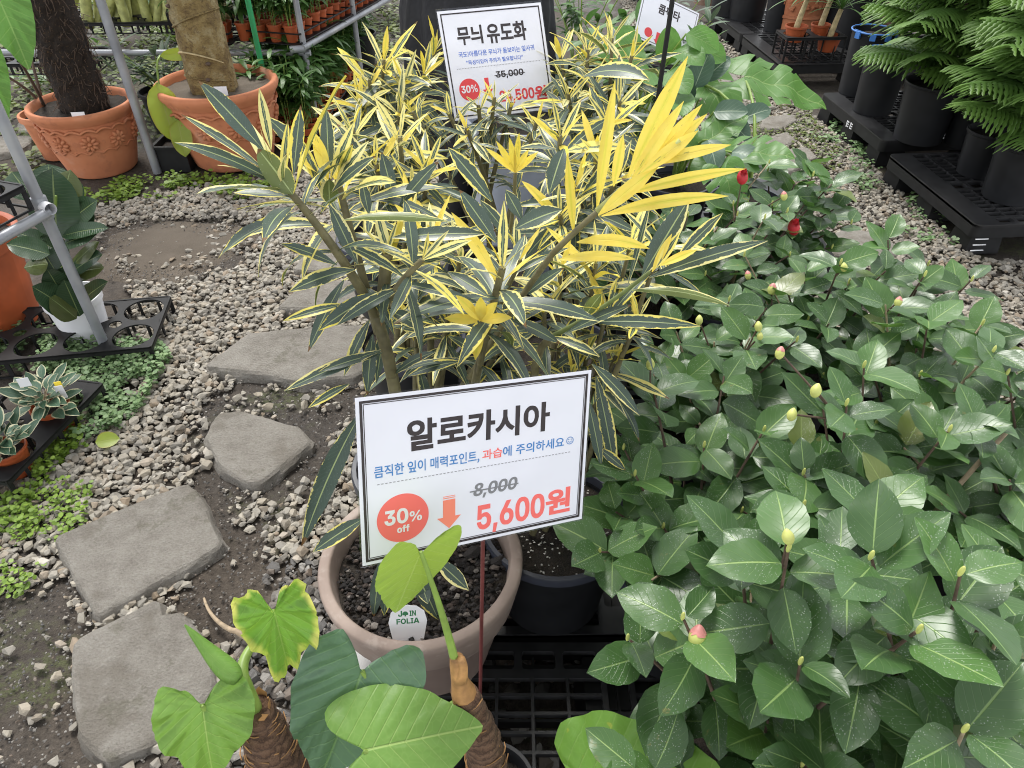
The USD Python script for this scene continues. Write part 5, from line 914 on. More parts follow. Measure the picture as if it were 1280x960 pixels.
for s_, n_ in ((-1, 'l'), (1, 'r')):
    J.update({'sh' + n_: ((.19 * s_, 0, 1.36), .058), 'el' + n_: ((.235 * s_, .05, 1.09), .043), 'wr' + n_: ((.13 * s_, .27, 1.04), .030), 'pa' + n_: ((.105 * s_, .335, 1.045), .028), 'hi' + n_: ((.095 * s_, 0, .88), .095), 'kn' + n_: ((.11 * s_, .02, .49), .058), 'an' + n_: ((.115 * s_, -.01, .09), .040), 'to' + n_: ((.13 * s_, .13, .045), .034), 'ea' + n_: ((.088 * s_, .0, 1.59), .016)})
    B += [('chest', 'sh' + n_), ('neck', 'sh' + n_), ('sh' + n_, 'el' + n_), ('el' + n_, 'wr' + n_), ('wr' + n_, 'pa' + n_), ('pelvis', 'hi' + n_), ('hi' + n_, 'kn' + n_), ('kn' + n_, 'an' + n_), ('an' + n_, 'to' + n_), ('head', 'ea' + n_)]
    for f_ in range(4):
        k1, k2 = f'f{f_}{n_}', f'g{f_}{n_}'; J[k1] = (((.105 - .026 + .018 * f_) * s_, .372, 1.04), .0095); J[k2] = (((.105 - .028 + .019 * f_) * s_, .405 + .008 * (f_ in (1, 2)), 1.012), .008); B += [('pa' + n_, k1), (k1, k2)]
    J['t1' + n_] = ((.07 * s_, .335, 1.04), .0105); J['t2' + n_] = ((.058 * s_, .365, 1.03), .009); B += [('pa' + n_, 't1' + n_), ('t1' + n_, 't2' + n_)]
O_ = np.array([PX, PY, 0]); per = thing('person', 'person in black coat and trousers standing behind the second price sign, back turned', 'person', O_)
v, f = smooth_mesh(hull_chain(J, B), .018, 6); body = part(per, 'body', (v + O_, f), 'skin')
ang = np.linspace(0, 2 * np.pi, 97)[:-1]; rings = []
for z, rx, ry in ((.40, .285, .215), (.47, .287, .215), (.60, .283, .205), (.75, .276, .195), (.90, .268, .187), (1.02, .25, .172), (1.15, .245, .172), (1.28, .245, .168), (1.37, .225, .14), (1.42, .15, .11), (1.46, .085, .085), (1.485, .075, .08)):
    k_ = max(0, min(1, (1.25 - z) / .6)); w_ = k_ * (.022 * np.sin(ang * 7 + z * 3.2 + .8 * np.sin(z * 9)) + .012 * np.sin(ang * 17 - z * 3) + .02 * (meshkit.fbm(np.stack([np.cos(ang) * 2, np.sin(ang) * 2, ang * 0 + z * 2.5], 1), 3) - .5) * 2) + .006 * np.sin(z * 40 + ang)
    rings.append(np.stack([(rx + w_) * np.cos(ang), (ry + w_) * np.sin(ang), ang * 0 + z], 1))
rings = np.array(rings); zz = np.linspace(0, len(rings) - 1, 45); lo = np.floor(zz).astype(int).clip(0, len(rings) - 2); fr_ = (zz - lo)[:, None, None]; fr_ = fr_ * fr_ * (3 - 2 * fr_); rr_ = rings[lo] * (1 - fr_) + rings[lo + 1] * fr_; nr = len(rr_)
i, j = np.meshgrid(np.arange(nr - 1), np.arange(96), indexing='ij'); part(per, 'coat', (rr_.reshape(-1, 3) + O_, np.stack([i * 96 + j, i * 96 + (j + 1) % 96, (i + 1) * 96 + (j + 1) % 96, (i + 1) * 96 + j], -1).reshape(-1, 4)), 'black_cloth')
for s_ in (-1, 1):
    part(per, 'sleeve', tube(np.array([[.17 * s_, 0, 1.38], [.215 * s_, .0, 1.27], [.24 * s_, .03, 1.12], [.235 * s_, .07, 1.07], [.19 * s_, .17, 1.045], [.135 * s_, .265, 1.04]]) + O_, [.075, .075, .068, .066, .058, .046], 18), 'black_cloth')
    part(per, 'trouser_leg', tube(np.array([[.10 * s_, 0, .86], [.105 * s_, .01, .65], [.112 * s_, .02, .48], [.115 * s_, .0, .28], [.117 * s_, -.01, .075]]) + O_, [.115, .095, .085, .078, .074], 20), 'black_cloth')
    part(per, 'shoe', smooth_mesh(hull_chain({'a': ((.117 * s_, -.055, .045), .044), 'b': ((.125 * s_, .06, .042), .044), 'c': ((.135 * s_, .15, .032), .036)}, [('a', 'b'), ('b', 'c')]), .02, 3)[0] + O_ if False else (lambda q: (q[0] + O_, q[1]))(smooth_mesh(hull_chain({'a': ((.117 * s_, -.055, .045), .044), 'b': ((.125 * s_, .06, .042), .044), 'c': ((.135 * s_, .15, .032), .036)}, [('a', 'b'), ('b', 'c')]), .02, 3)), 'black_plastic')
v, f = blob((0, -.018, 1.622), (.098, .105, .098), 3, .08, 2); keep = (v[:, 1] < .035) | (v[:, 2] > 1.655); v2 = v; f = f[keep[f].all(1)]; u_, i_ = np.unique(f, return_inverse=True); part(per, 'hair', (v2[u_] + O_, i_.reshape(-1, 3)), 'black_cloth')
for s_ in (-1, 1): v, f = blob((.032 * s_, .098, 1.602), (.011, .008, .008), 1); part(body, 'eye', (v + O_, f), 'ink_black')
v, f = blob((0, .112, 1.545), (.022, .008, .006), 1); part(body, 'mouth', (v + O_, f), 'lip')

# plant tag in the clay pot
tg = thing('plant_tag', 'small white plant tag with green letters stuck in the clay pot', 'plant tag', tagp)
ctr = A(510, 782, .668); exq = unit([1, .12, -.05]); eyq = unit(np.array([0, .45, .9])); hw = 22 * np.linalg.norm(ctr - EYE) / FPX
Stag = Sheet(tg, ctr - exq * hw - eyq * hw * 1.15, exq, eyq); w_ = hw * 2000
shape = Polygon([(w_ * .2, -w_ * .4), (w_ * .8, -w_ * .4), (w_ * 1.0, w_ * .7), (w_ * .93, w_ * .98), (w_ * .75, w_ * 1.13), (w_ * .5, w_ * 1.18), (w_ * .25, w_ * 1.13), (w_ * .07, w_ * .98), (0, w_ * .7)]).buffer(.6)
Stag.solid(shape, 0, .6, 'paper_blank', 'card')
Stag.solid(place_text('J', 'num', w_ * .25, w_ * .36, w_ * .86, w_ * 1.03), .6, .2, 'ink_green', 'lettering'); Stag.solid(Point(w_ * .44, w_ * .93).buffer(w_ * .075, 12).intersection(sbox(0, w_ * .90, w_, w_ * 2)).union(sbox(w_ * .42, w_ * .86, w_ * .46, w_ * .92)), .6, .2, 'ink_green', 'lettering')
Stag.solid(place_text('IN', 'num', w_ * .55, w_ * .72, w_ * .86, w_ * 1.02), .6, .2, 'ink_green', 'lettering')
Stag.solid(place_text('FOLIA', 'num', w_ * .2, w_ * .8, w_ * .64, w_ * .80), .6, .2, 'ink_green', 'lettering')
# ------------------------------------------------------------------ camellias
rng = np.random.default_rng(77)
def trim(v, f):
    u_, i_ = np.unique(f, return_inverse=True); return v[u_], i_.reshape(-1, 3)
def camellia(label, C, R, ztop, ntip, L=.078, buds=(), tips=(), gap=.026, n_per=13):
    th = soil_pot('potted_camellia', label, (C[0], C[1], .14), .125, .095, .25, perl=0)
    spots = [np.asarray(t, float) for t in tips]
    k = 0
    while len(spots) < ntip and k < 4000:
        k += 1; r_, a_ = R * math.sqrt(rng.uniform()), rng.uniform(0, 6.28); p = np.array([C[0] + r_ * math.cos(a_), C[1] + r_ * math.sin(a_), ztop - .25 * (r_ / R)**2 * .7 + rng.uniform(-.10, .05)])
        if all(np.linalg.norm((p - q_) * [1, 1, .6]) > .074 for q_ in spots): spots.append(p)
    for P in spots:
        b0 = np.array([C[0] + rng.uniform(-.03, .03), C[1] + rng.uniform(-.03, .03), .37]); out = unit([P[0] - C[0], P[1] - C[1], 0]) * .1
        s_ = bez(b0, [b0[0] * .55 + P[0] * .45, b0[1] * .55 + P[1] * .45, .37 + (P[2] - .37) * .55], P, 10)
        part(th, 'stem', stems_to_mesh(s_, .0044, .0018, 6), 'pale_twig' if rng.uniform() < .2 else 'brown_twig')
        seg = np.r_[0, np.cumsum(np.linalg.norm(np.diff(s_, axis=0), axis=1))]; tot = seg[-1]; ax_end = unit(s_[-1] - s_[-3] + [0, 0, .02])
        ph = rng.uniform(0, 6.28); s = tot; i = 0
        while s > tot * .36 and i < n_per + 1:
            Q = np.array([np.interp(s, seg, s_[:, q_]) for q_ in range(3)])
            az = ph + i * 2.4 + rng.uniform(-.35, .35); term = i < 4
            el = math.radians(rng.uniform(-4, 36) if term else rng.uniform(-25, 22))
            d = np.array([math.cos(az) * math.cos(el), math.sin(az) * math.cos(el), math.sin(el)]); d = unit(d + ax_end * .25 * term)
            Li = L * rng.uniform(.74, 1.22) * (1 if i else .85); W = Li * rng.uniform(.305, .37); Li *= 1.05
            nn = up_normal(d, (rng.uniform(-.35, .35), rng.uniform(-.6, .15), 1))
            st = Q + d * .006
            part(th, 'leaf', leaf(st, d, nn, Li, W, 'camellia', droop=rng.uniform(.05, .6), fold=rng.uniform(.04, .32), nv=12, twist=rng.uniform(-.3, .3), wave=.05, serr=.035), 'camellia_young' if (term and rng.uniform() < .33) else 'camellia_leaf')
            s -= gap * rng.uniform(.25, .8) if term else gap * rng.uniform(.8, 1.5); i += 1
        if rng.uniform() < .6:
            v, f = blob((0, 0, 0), (.0028, .0028, .009), 1); part(th, 'shoot_bud', (v + P + ax_end * .007, f), 'yellow_bud')
    for (px_, py_, wy, r_, kind) in buds:
        d_ = ray(px_, py_); dn = d_ / np.linalg.norm(d_); rel = np.array(spots) - EYE; tt = rel @ dn; off = np.linalg.norm(rel - tt[:, None] * dn, axis=1); kk = int(np.argmin(off + .15 * np.maximum(0, tt - tt.min()))); P = EYE + dn * (tt[kk] - (.10 if r_ > .011 and kind == 'pink' else .028)); r_ = r_ * 1.22; bz = unit(_u * .85 + np.array([rng.uniform(-.35, .35), 0, .25])); bx = unit(np.cross([0, 1, .3], bz)); Rb = np.stack([bx, np.cross(bz, bx), bz]); c_ = {'bud': 'yellow_bud', 'pink': 'pink_bud', 'red': 'red_petal'}[kind]
        v, f = blob((0, 0, 0), (r_ * .8, r_ * .8, r_ * 1.15), 2); v = v * (1 - .38 * np.clip(v[:, 2:] / r_ / 1.15, 0, 1)**1.5 * [1, 1, 0])
        lab = {'bud': None, 'pink': 'pinkish opening bud', 'red': 'red bud showing petals'}[kind]
        b_ = part(th, 'flower_bud', (v @ Rb + P, f), 'yellow_bud' if kind != 'red' else c_, label=lab)
        if kind == 'pink':
            tv, tf = blob((0, 0, 0), (r_ * .84, r_ * .84, r_ * 1.17), 2); tv = tv * (1 - .38 * np.clip(tv[:, 2:] / r_ / 1.17, 0, 1)**1.5 * [1, 1, 0]); part(b_, 'petal_tip', (tv + P + [0, -.0006, .0004], tf), c_) if False else part(b_, 'petal_tip', trim(tv @ Rb + P, tf[(tv[tf][:, :, 2].mean(1) > r_ * .35)]), c_)
        if kind == 'red':
            for q_ in range(5):
                a_ = q_ * 1.256 + .4; d_ = np.array([math.cos(a_) * .35, math.sin(a_) * .35 - .25, 1]); part(b_, 'petal', leaf(P - [0, 0, r_ * .3], d_, [math.cos(a_) * -1, math.sin(a_) * -1, .2], r_ * 1.75, r_ * .62, 'broad', droop=-.3, fold=.5, nv=5), c_)
        part(th, 'stalk', stems_to_mesh(bez(P + dn * r_ * .5, P + dn * .03, spots[kk] - [0, 0, .03], 5), .0016, .002, 5), 'brown_twig')
    return th
camellia('camellia with a single fat bud, nearest bush beside the open front pallet', (.36, .44), .24, .76, 16, .086, buds=[(872, 796, .50, .0115, 'pink'), (985, 671, .52, .007, 'bud')], tips=[A(1000, 830, .42), A(1145, 790, .40), A(855, 775, .49), A(985, 690, .5), A(925, 690, .56), A(960, 900, .42)])
camellia('camellia in the lower right corner with dark red stem and largest leaves', (.55, .38), .26, .84, 17, .083, tips=[A(1240, 870, .38), A(1090, 700, .47), A(1200, 720, .44), A(1030, 930, .41), A(1120, 930, .39), A(1250, 790, .42), A(1170, 850, .41)])
camellia('camellia whose leaf cluster hangs over the rim of the black pot', (.33, .80), .22, .70, 17, .086, buds=[(813, 455, 1.02, .008, 'bud')], tips=[A(790, 690, .78), A(795, 595, .84), A(752, 690, .72), A(880, 560, .92), A(830, 660, .76), A(815, 725, .66), A(770, 640, .80), A(815, 480, 1.0), A(905, 470, 1.04)])
camellia('camellia with an upright pair of round leaves in the middle of the camellia bed', (.60, .82), .25, .76, 17, .083, buds=[(1020, 488, .98, .0085, 'bud'), (990, 518, .94, .0078, 'bud'), (975, 441, 1.05, .0075, 'pink')], tips=[A(930, 640, .8), A(1060, 620, .78), A(1000, 560, .9)])
camellia('camellia at the right edge with a bare pale twig', (.93, .80), .26, .80, 17, .085, tips=[A(1220, 530, .82), A(1260, 470, .95), A(1130, 560, .84), A(1200, 640, .72), A(1262, 600, .74)])
camellia('camellia behind the right edge bush, leaves meeting the gravel', (.86, 1.1), .22, .74, 16, .08, buds=[(1123, 377, 1.3, .0078, 'pink')], tips=[A(1160, 400, 1.15), A(1150, 470, 1.05), A(1240, 440, 1.0), A(1085, 450, 1.12)])
camellia('camellia with two small green buds in the shaded middle of the bed', (.44, 1.2), .24, .66, 18, .076, buds=[(948, 408, 1.28, .0075, 'bud'), (950, 420, 1.26, .006, 'bud'), (874, 400, 1.28, .0078, 'bud')])
camellia('camellia with pink bud in front of the tallest shoots', (.72, 1.42), .24, .70, 18, .077, buds=[(965, 361, 1.5, .0095, 'pink'), (935, 344, 1.55, .008, 'pink'), (1055, 334, 1.55, .0075, 'bud')], tips=[A(1060, 355, 1.5), A(1010, 400, 1.35)])
camellia('camellia with the tallest single shoot against the right gravel', (.93, 1.42), .15, .72, 9, .074, tips=[A(1155, 345, 1.33), A(1175, 400, 1.25), A(1110, 300, 1.5)])
camellia('camellia with half open red flower low among the leaves', (.62, 1.72), .24, .64, 17, .075, buds=[(992, 284, 1.78, .016, 'red')], tips=[A(1010, 250, 1.85), A(1040, 230, 1.9), A(985, 320, 1.65)])
camellia('camellia with upright red bud beside the yellow leaf tips', (.42, 1.75), .22, .62, 15, .075, buds=[(928, 221, 1.95, .015, 'red'), (980, 245, 1.9, .009, 'pink')], tips=[A(960, 205, 2.05), A(920, 270, 1.8), A(890, 300, 1.7)])
camellia('farthest camellia, topmost shoots beside the right path slabs', (.80, 1.95), .20, .66, 14, .075, tips=[A(1010, 205, 2.1), A(1045, 260, 1.85), A(960, 215, 2.1)])
P0, P1 = A(1160, 650, .74), A(1262, 536, .83)
th = thing('pruned_cane', 'bare straight pale cane slanting up through camellia leaves at right', 'twig', P0)
part(th, 'cane', tube([P0 - (P1 - P0) * .6, P0, (P0 + P1) / 2 + [0, 0, .004], P1], [.0048, .0045, .004, .0035], 8), 'pale_twig')

# ------------------------------------------------------------------ alocasias in front
OUT = [(0, .02), (.05, -.07), (.13, -.19), (.23, -.285), (.32, -.30), (.39, -.24), (.445, -.12), (.47, .03), (.465, .18), (.43, .35), (.36, .53), (.26, .70), (.14, .86), (.05, .96), (0, 1.0)]
def arum_outline(n=64, rough=0.0, seed=0, wide=1.0):
    o = np.array(OUT + [(-x, y) for x, y in OUT[-2:0:-1]]); o = o * [wide, 1]
    c = np.vstack([o, o[:1]]); seg = np.r_[0, np.cumsum(np.linalg.norm(np.diff(c, axis=0), axis=1))]
    t = np.linspace(0, seg[-1], n, endpoint=False); p = np.stack([np.interp(t, seg, c[:, 0]), np.interp(t, seg, c[:, 1])], 1)
    p = (np.roll(p, 1, 0) + 2 * p + np.roll(p, -1, 0)) / 4
    if rough:
        ctr = np.array([0, .12]); d = p - ctr; a = np.arange(n) / n * 6.28
        d *= (1 + rough * (meshkit.fbm(np.stack([np.cos(a) * 2.6, np.sin(a) * 2.6, a * 0 + seed], 1), 3) - .5) * 2)[:, None]; p = ctr + d
    return p
def arum_leaf(P, tip, n, W=1.0, fold=.25, droop=.3, ripple=.02, rough=0., seed=0, cup=0.0, rings=9, N=72, EX=None):
    """An arrow-shaped blade: P where the stalk joins, tip its point, n the upper side, W its width over its usual width."""
    P, tip = np.asarray(P, float), np.asarray(tip, float); ey = tip - P; L = np.linalg.norm(ey); ey = ey / L
    n = unit(np.asarray(n, float) - ey * (np.asarray(n, float) @ ey)); ex = np.cross(ey, n)
    if EX is not None: ex = np.asarray(EX) / L
    o = arum_outline(N, rough, seed, W); k = np.linspace(0, 1, rings + 1)[1:]
    pts = np.vstack([[[0, .03]], *[np.array([0, .03]) + (o - [0, .03]) * q for q in k]]); rad = np.r_[0, np.repeat(k, N)]
    x, y = pts[:, 0], pts[:, 1]; ang = np.tile(np.arange(N) / N * 6.28, rings)
    z = fold * np.abs(x) * .9 - cup * (x**2) - droop * (np.maximum(y, 0)**2) * .55 - droop * .6 * np.minimum(y, 0)**2
    z = z + ripple * np.r_[0, np.sin(ang * 9 + seed) + .6 * np.sin(ang * 17 + seed * 2)] * rad**2
    z = z + .012 * np.cos((y - np.abs(x) * .75) * 7.5 * 2 * np.pi) * np.minimum(np.abs(x) * 5, 1) * rad
    v = P + L * (x[:, None] * ex + y[:, None] * ey + z[:, None] * n)
    f = [[0, 1 + (j + 1) % N, 1 + j] for j in range(N)]
    for r_ in range(rings - 1):
        a, b = 1 + r_ * N, 1 + (r_ + 1) * N; j = np.arange(N); j1 = (j + 1) % N
        f += np.stack([a + j, a + j1, b + j1], 1).tolist() + np.stack([a + j, b + j1, b + j], 1).tolist()
    f = np.array(f)
    fn = np.cross(v[f[5, 1]] - v[f[5, 0]], v[f[5, 2]] - v[f[5, 0]])
    if fn @ n < 0: f = f[:, ::-1]
    return (v, f, np.stack([x + .5, y + .35], 1)), rad
def corm(th, pts, rad, mat='corm_bark', seed=0, hairs=40):
    pts = np.asarray(pts); t = np.linspace(0, 1, 40); k = np.linspace(0, 1, len(pts))
    p = np.stack([np.interp(t, k, pts[:, q]) for q in range(3)], 1); r_ = np.interp(t, k, rad) * (1 + .05 * np.sign(np.sin(t * 60 + seed)) * np.abs(np.sin(t * 60 + seed))**.4 + .05 * (meshkit.noise(np.c_[t * 30, t * 0, t * 0 + seed]) - .5))
    v, f, uv = tube(p, r_, 22); c = np.repeat(p, 22, 0); d = v[:len(c)] - c
    v[:len(c)] = c + d * (1 + .13 * (meshkit.fbm(v[:len(c)] * 70, 3) - .5)[:, None] * 2)
    part(th, 'corm', (v, f, uv), mat)
    mb, rg = MB(), np.random.default_rng(seed + 3)
    for _ in range(hairs):
        q = rg.uniform(.0, 1); i = int(q * 39); a_ = rg.uniform(0, 6.28); rr = r_[i]; dd = np.array([math.cos(a_), math.sin(a_), 0])
        b = p[i] + dd * rr * .98; a2 = a_ + rg.uniform(.4, 1.2); e = p[i] + np.array([math.cos(a2), math.sin(a2), 0]) * rr * 1.12 + [0, 0, rg.uniform(-.006, .006)]
        mb.add(*tube(bez(b, (b + e) / 2 + dd * rr * .2, e, 4), .0009, 4, False))
    part(th, 'fibre', mb, 'dry_sheath', True, None, 'stuff')
def nursery(th, c, rt, rb, h, mat='black_pot'): pot_parts(th, c, rt, rb, h, mat, .008, .015, .003)
# first alocasia, left
T1 = A(318, 885, .42); B1 = A(352, 985, .40)
al1 = thing('potted_alocasia', 'small alocasia with crinkled yellow edged leaf and ringed brown corm, left of the clay pot', 'potted plant', (B1[0], B1[1], .14))
nursery(al1, (B1[0] + .005, B1[1] - .01, .14), .065, .05, B1[2] - .02 - .14)
corm(al1, [[B1[0], B1[1], B1[2] - .05], B1, (B1 + T1) / 2 + [.004, 0, 0], T1], [.047, .044, .034, .020], seed=1, hairs=60)
for q_ in range(6):
    a_ = q_ * 1.05 + .3; d_ = np.array([math.cos(a_), math.sin(a_), .0]); part(al1, 'dry_sheath', leaf(T1 + d_ * .017 - [0, 0, .012 + .006 * (q_ % 3)], d_ * .35 + [0, 0, 1], d_ * -1, .026 + .008 * (q_ % 2), .009, 'strap', -.5, .3, 6, 2, .2), 'dry_sheath')
Pj = A(302, 842, .415); Pc = A(340, 790, .46)
part(al1, 'petiole', tube(np.vstack([bez(T1, A(308, 862, .418), A(303, 845, .43), 5), bez(A(303, 845, .43), A(300, 822, .45), A(322, 800, .475), 7)[1:], bez(A(322, 800, .475), A(332, 780, .482), A(342, 764, .476), 4)[1:]]), np.linspace(.0095, .003, 14), 10), 'green_stem')
m_, rd = arum_leaf(A(352, 783, .47), A(372, 838, .43), TOCAM(A(350, 790, .45)) + [.1, .1, .3], 1.35, .12, .5, .05, .45, 5)
m_, rd = arum_leaf(A(342, 762, .472), A(365, 854, .440), TOCAM(A(350, 790, .45)), 1., .10, .10, .045, .55, 8.3, EX=A(342 + 100, 762 - 14, .476) - A(342, 762, .472))
part(al1, 'leaf', m_, 'arum_crinkled', rnd=rd, label='crinkled leaf with yellow edge')
v = bez(A(298, 850, .415), A(275, 830, .43), A(231, 781, .45), 10); part(al1, 'leaf', tube(v, [.007, .011, .0125, .0125, .0115, .010, .008, .006, .004, .001], 10), 'arum_bright', label='young leaf still rolled up')
m_, rd = arum_leaf(A(253, 880, .40), A(265, 985, .34), TOCAM(A(255, 900, .38)) + [-.1, 0, .45], 1.16, .14, .35, .03, .16, 2.2); part(al1, 'leaf', m_, 'arum_bright', rnd=rd)
part(al1, 'petiole', tube(bez(T1 - [.01, 0, .04], A(290, 945, .39), A(253, 882, .398), 8), np.linspace(.007, .003, 8), 8), 'green_stem')
# second alocasia, middle
T2 = A(582, 868, .44); B2 = A(612, 965, .43)
al2 = thing('potted_alocasia', 'alocasia with pale leaf raised against the price card, corm before the clay pot', 'potted plant', (B2[0], B2[1], .14))
nursery(al2, (B2[0], B2[1] - .01, .14), .065, .05, B2[2] - .03 - .14)
corm(al2, [[B2[0], B2[1], B2[2] - .06], B2, (B2 + T2) / 2 + [.003, 0, .0], T2], [.030, .028, .024, .017], seed=7)
part(al2, 'sheath', tube(bez(T2 - [0, 0, .012], A(572, 850, .445), A(571, 822, .45), 6), [.018, .016, .012, .010, .0095, .0085], 10), 'dry_sheath', label='dry brown leaf sheath')
part(al2, 'sheath', tube(bez(A(575, 850, .442), A(580, 830, .446), A(576, 824, .446), 5), [.009, .008, .007, .006, .0055], 9), 'dry_sheath')
part(al2, 'petiole', tube(bez(A(571, 836, .448), A(556, 770, .465), A(526, 690, .478), 12), np.linspace(.0058, .0024, 12), 9), 'cane_leaf_stem' if 'cane_leaf_stem' in LOOK else 'green_stem')
m_, rd = arum_leaf(A(526, 691, .481), A(496, 762, .470), -TOCAM(A(525, 700, .47)), 1., .08, .08, .010, .06, 4.1, EX=A(526 + 104, 691 - 32, .52) - A(526, 691, .481))
part(al2, 'leaf', m_, 'arum_pale', rnd=rd, label='pale leaf seen from below')
m_, rd = arum_leaf(A(455, 938, .37), A(606, 905, .40), TOCAM(A(490, 910, .38)) + [0, -.05, .35], 1.02, .10, .30, .012, .08, 1.3, cup=.3); part(al2, 'leaf', m_, 'arum_bright', rnd=rd)
part(al2, 'petiole', tube(bez(T2 - [0, 0, .03], A(560, 975, .37), A(455, 939, .369), 9), np.linspace(.007, .003, 9), 8), 'green_stem')
m_, rd = arum_leaf(A(453, 838, .45), A(400, 985, .37), TOCAM(A(430, 880, .42)) + [.25, .0, .2], .95, .16, .2, .015, .07, 6.6); part(al2, 'leaf', m_, 'arum_dark', rnd=rd, label='dark bluish green leaf')
part(al2, 'petiole', tube(bez(T2 - [.01, 0, .02], A(500, 930, .43), A(453, 839, .449), 8), np.linspace(.006, .003, 8), 8), 'green_stem')
# third alocasia: one leaf at the lower edge
B3 = A(760, 1090, .33)
al3 = thing('potted_alocasia', 'alocasia showing one spotted wavy leaf at the bottom over the open pallet', 'potted plant', (B3[0], B3[1], .14))
nursery(al3, (B3[0], B3[1], .14), .065, .05, .18); corm(al3, [[B3[0], B3[1], .28], [B3[0], B3[1], .40], [B3[0] + .005, B3[1], .52]], [.028, .026, .018], seed=12)
m_, rd = arum_leaf(A(742, 985, .40), A(905, 968, .38), TOCAM(A(770, 960, .38)) + [0, -.1, .3], 1.05, .08, .15, .025, .12, 9.9); part(al3, 'leaf', m_, 'arum_spotted', rnd=rd)
part(al3, 'petiole', tube(bez([B3[0] + .005, B3[1], .52], A(740, 1040, .34), A(770, 996, .369), 8), np.linspace(.006, .003, 8), 8), 'green_stem')

# ------------------------------------------------------------------ large-leaved plants beyond the camellias
rng = np.random.default_rng(99)
def broadplant(name, label, cat, C, leaves, mat, L, Wr, prof='broad', h=.24):
    th = soil_pot(name, label, C, .13, .1, h, perl=0)
    for (px_, py_, wy, d, k_) in leaves:
        P = A(px_, py_, wy); d = unit(d); b0 = np.asarray(C) + [rng.uniform(-.03, .03), rng.uniform(-.03, .03), h - .02]
        part(th, 'petiole', tube(bez(b0, [b0[0] * .6 + P[0] * .4, b0[1] * .6 + P[1] * .4, P[2] * .6 + b0[2] * .4 + .05], P, 7), np.linspace(.006, .003, 7), 6), 'green_stem')
        part(th, 'leaf', leaf(P, d, up_normal(d, (rng.uniform(-.4, .2), -.7, .8)), L * k_, L * k_ * Wr, prof, droop=rng.uniform(.3, .8), fold=.22, nv=9, nu=3, wave=.05), mat)
    return th
broadplant('round_leaf_plant', 'pale veined round leaved plant right of the third price sign', 'potted plant', (.62, 2.55, .14), [(868, 110, 2.55, (.2, -.1, 1), 1), (880, 100, 2.6, (.6, 0, .7), .9), (892, 140, 2.4, (.8, -.5, .3), .9), (850, 160, 2.35, (-.3, -.6, .3), .95), (905, 150, 2.4, (.5, -.6, -.1), .9), (885, 175, 2.2, (.1, -.7, -.2), .9), (858, 128, 2.5, (-.2, -.3, .8), .8), (925, 150, 2.5, (.8, -.1, .5), .9), (840, 190, 2.2, (-.4, -.5, .2), .8), (915, 190, 2.15, (.5, -.6, .2), .8)], 'palevein_leaf', .125, .34)
broadplant('green_leaf_plant', 'glossy green broad leaved plant in front of the third price sign', 'potted plant', (.42, 2.7, .14), [(832, 82, 2.62, (.0, -.1, 1), .95), (806, 66, 2.55, (-.5, -.4, .4), 1.1), (800, 50, 2.6, (-.5, -.3, .2), .9), (858, 42, 2.6, (.7, -.5, -.1), .95), (815, 90, 2.45, (-.3, -.6, .2), 1.2), (845, 62, 2.6, (.3, -.6, .1), 1.0), (868, 60, 2.65, (.6, -.4, .0), .9), (790, 75, 2.4, (-.6, -.4, .2), 1.1), (835, 90, 2.4, (.2, -.7, .0), 1.0), (845, 118, 2.35, (.0, -.7, .0), 1.0)], 'monstera', .135, .36)
Cm = np.array([.83, 2.35, .14]); mo = soil_pot('split_leaf_plant', 'plant with big split drooping leaves reaching over the right path', Cm, .13, .1, .25, perl=0)
def split_leaf(th, P, tip, n, W, seed, cuts=3, depth=.55, mat='monstera', droop=.7):
    o = arum_outline(96, 0, 0, W); op = Polygon(o).buffer(0); sh = op
    for s in (-1, 1):
        for k in range(cuts):
            y = .10 + .72 * k / cuts; x0 = .50 * (1 - depth)
            sh = sh.difference(Polygon([(s * x0, y - .06), (s * .8, y + .17), (s * .8, y + .24 + .04 * (k % 2)), (s * x0, y - .035)]).buffer(.012))
    sh = sh.buffer(.008).buffer(-.004)
    if sh.geom_type != 'Polygon': sh = max(sh.geoms, key=lambda g_: g_.area)
    v2, f2 = trimesh.creation.triangulate_polygon(sh, engine='earcut'); v2, f2 = trimesh.remesh.subdivide_to_size(np.c_[v2, v2[:, 0] * 0], f2, .12); v2, f2 = np.array(v2), np.array(f2)
    P, tip = np.asarray(P), np.asarray(tip); ey = tip - P; L = np.linalg.norm(ey); ey = ey / L; n = unit(n - ey * (n @ ey)); ex = np.cross(ey, n); x, y = v2[:, 0], v2[:, 1]
    z = .25 * np.abs(x) - droop * .5 * np.maximum(y, 0)**2 - .9 * x**2 * droop + .03 * np.sin(y * 14 + seed)
    v = P + L * (x[:, None] * ex + y[:, None] * ey + z[:, None] * n)
    if np.cross(v[f2[0, 1]] - v[f2[0, 0]], v[f2[0, 2]] - v[f2[0, 0]]) @ n < 0: f2 = f2[:, ::-1]
    part(th, 'leaf', (v, f2, np.stack([x + .5, y + .35], 1)), mat)
for (p_, t_3, w_, sd, y0, y1) in (((931, 98), (1046, 108), .8, 1, 2.75, 2.68), ((915, 195), (985, 178), 1.2, 2, 2.15, 2.05), ((880, 105), (925, 150), 1.0, 3, 2.6, 2.4), ((905, 215), (925, 265), 1.1, 4, 2.0, 1.9), ((870, 190), (930, 130), .9, 5, 2.3, 2.35)):
    P, T_ = A(*p_, y0), A(*t_3, y1); split_leaf(mo, P, T_, TOCAM(P) * .4 + [0, 0, .8], w_, sd)
    part(mo, 'petiole', tube(bez(Cm + [0, 0, .23], [Cm[0], Cm[1], P[2]], P, 8), np.linspace(.008, .0045, 8), 7), 'green_stem')
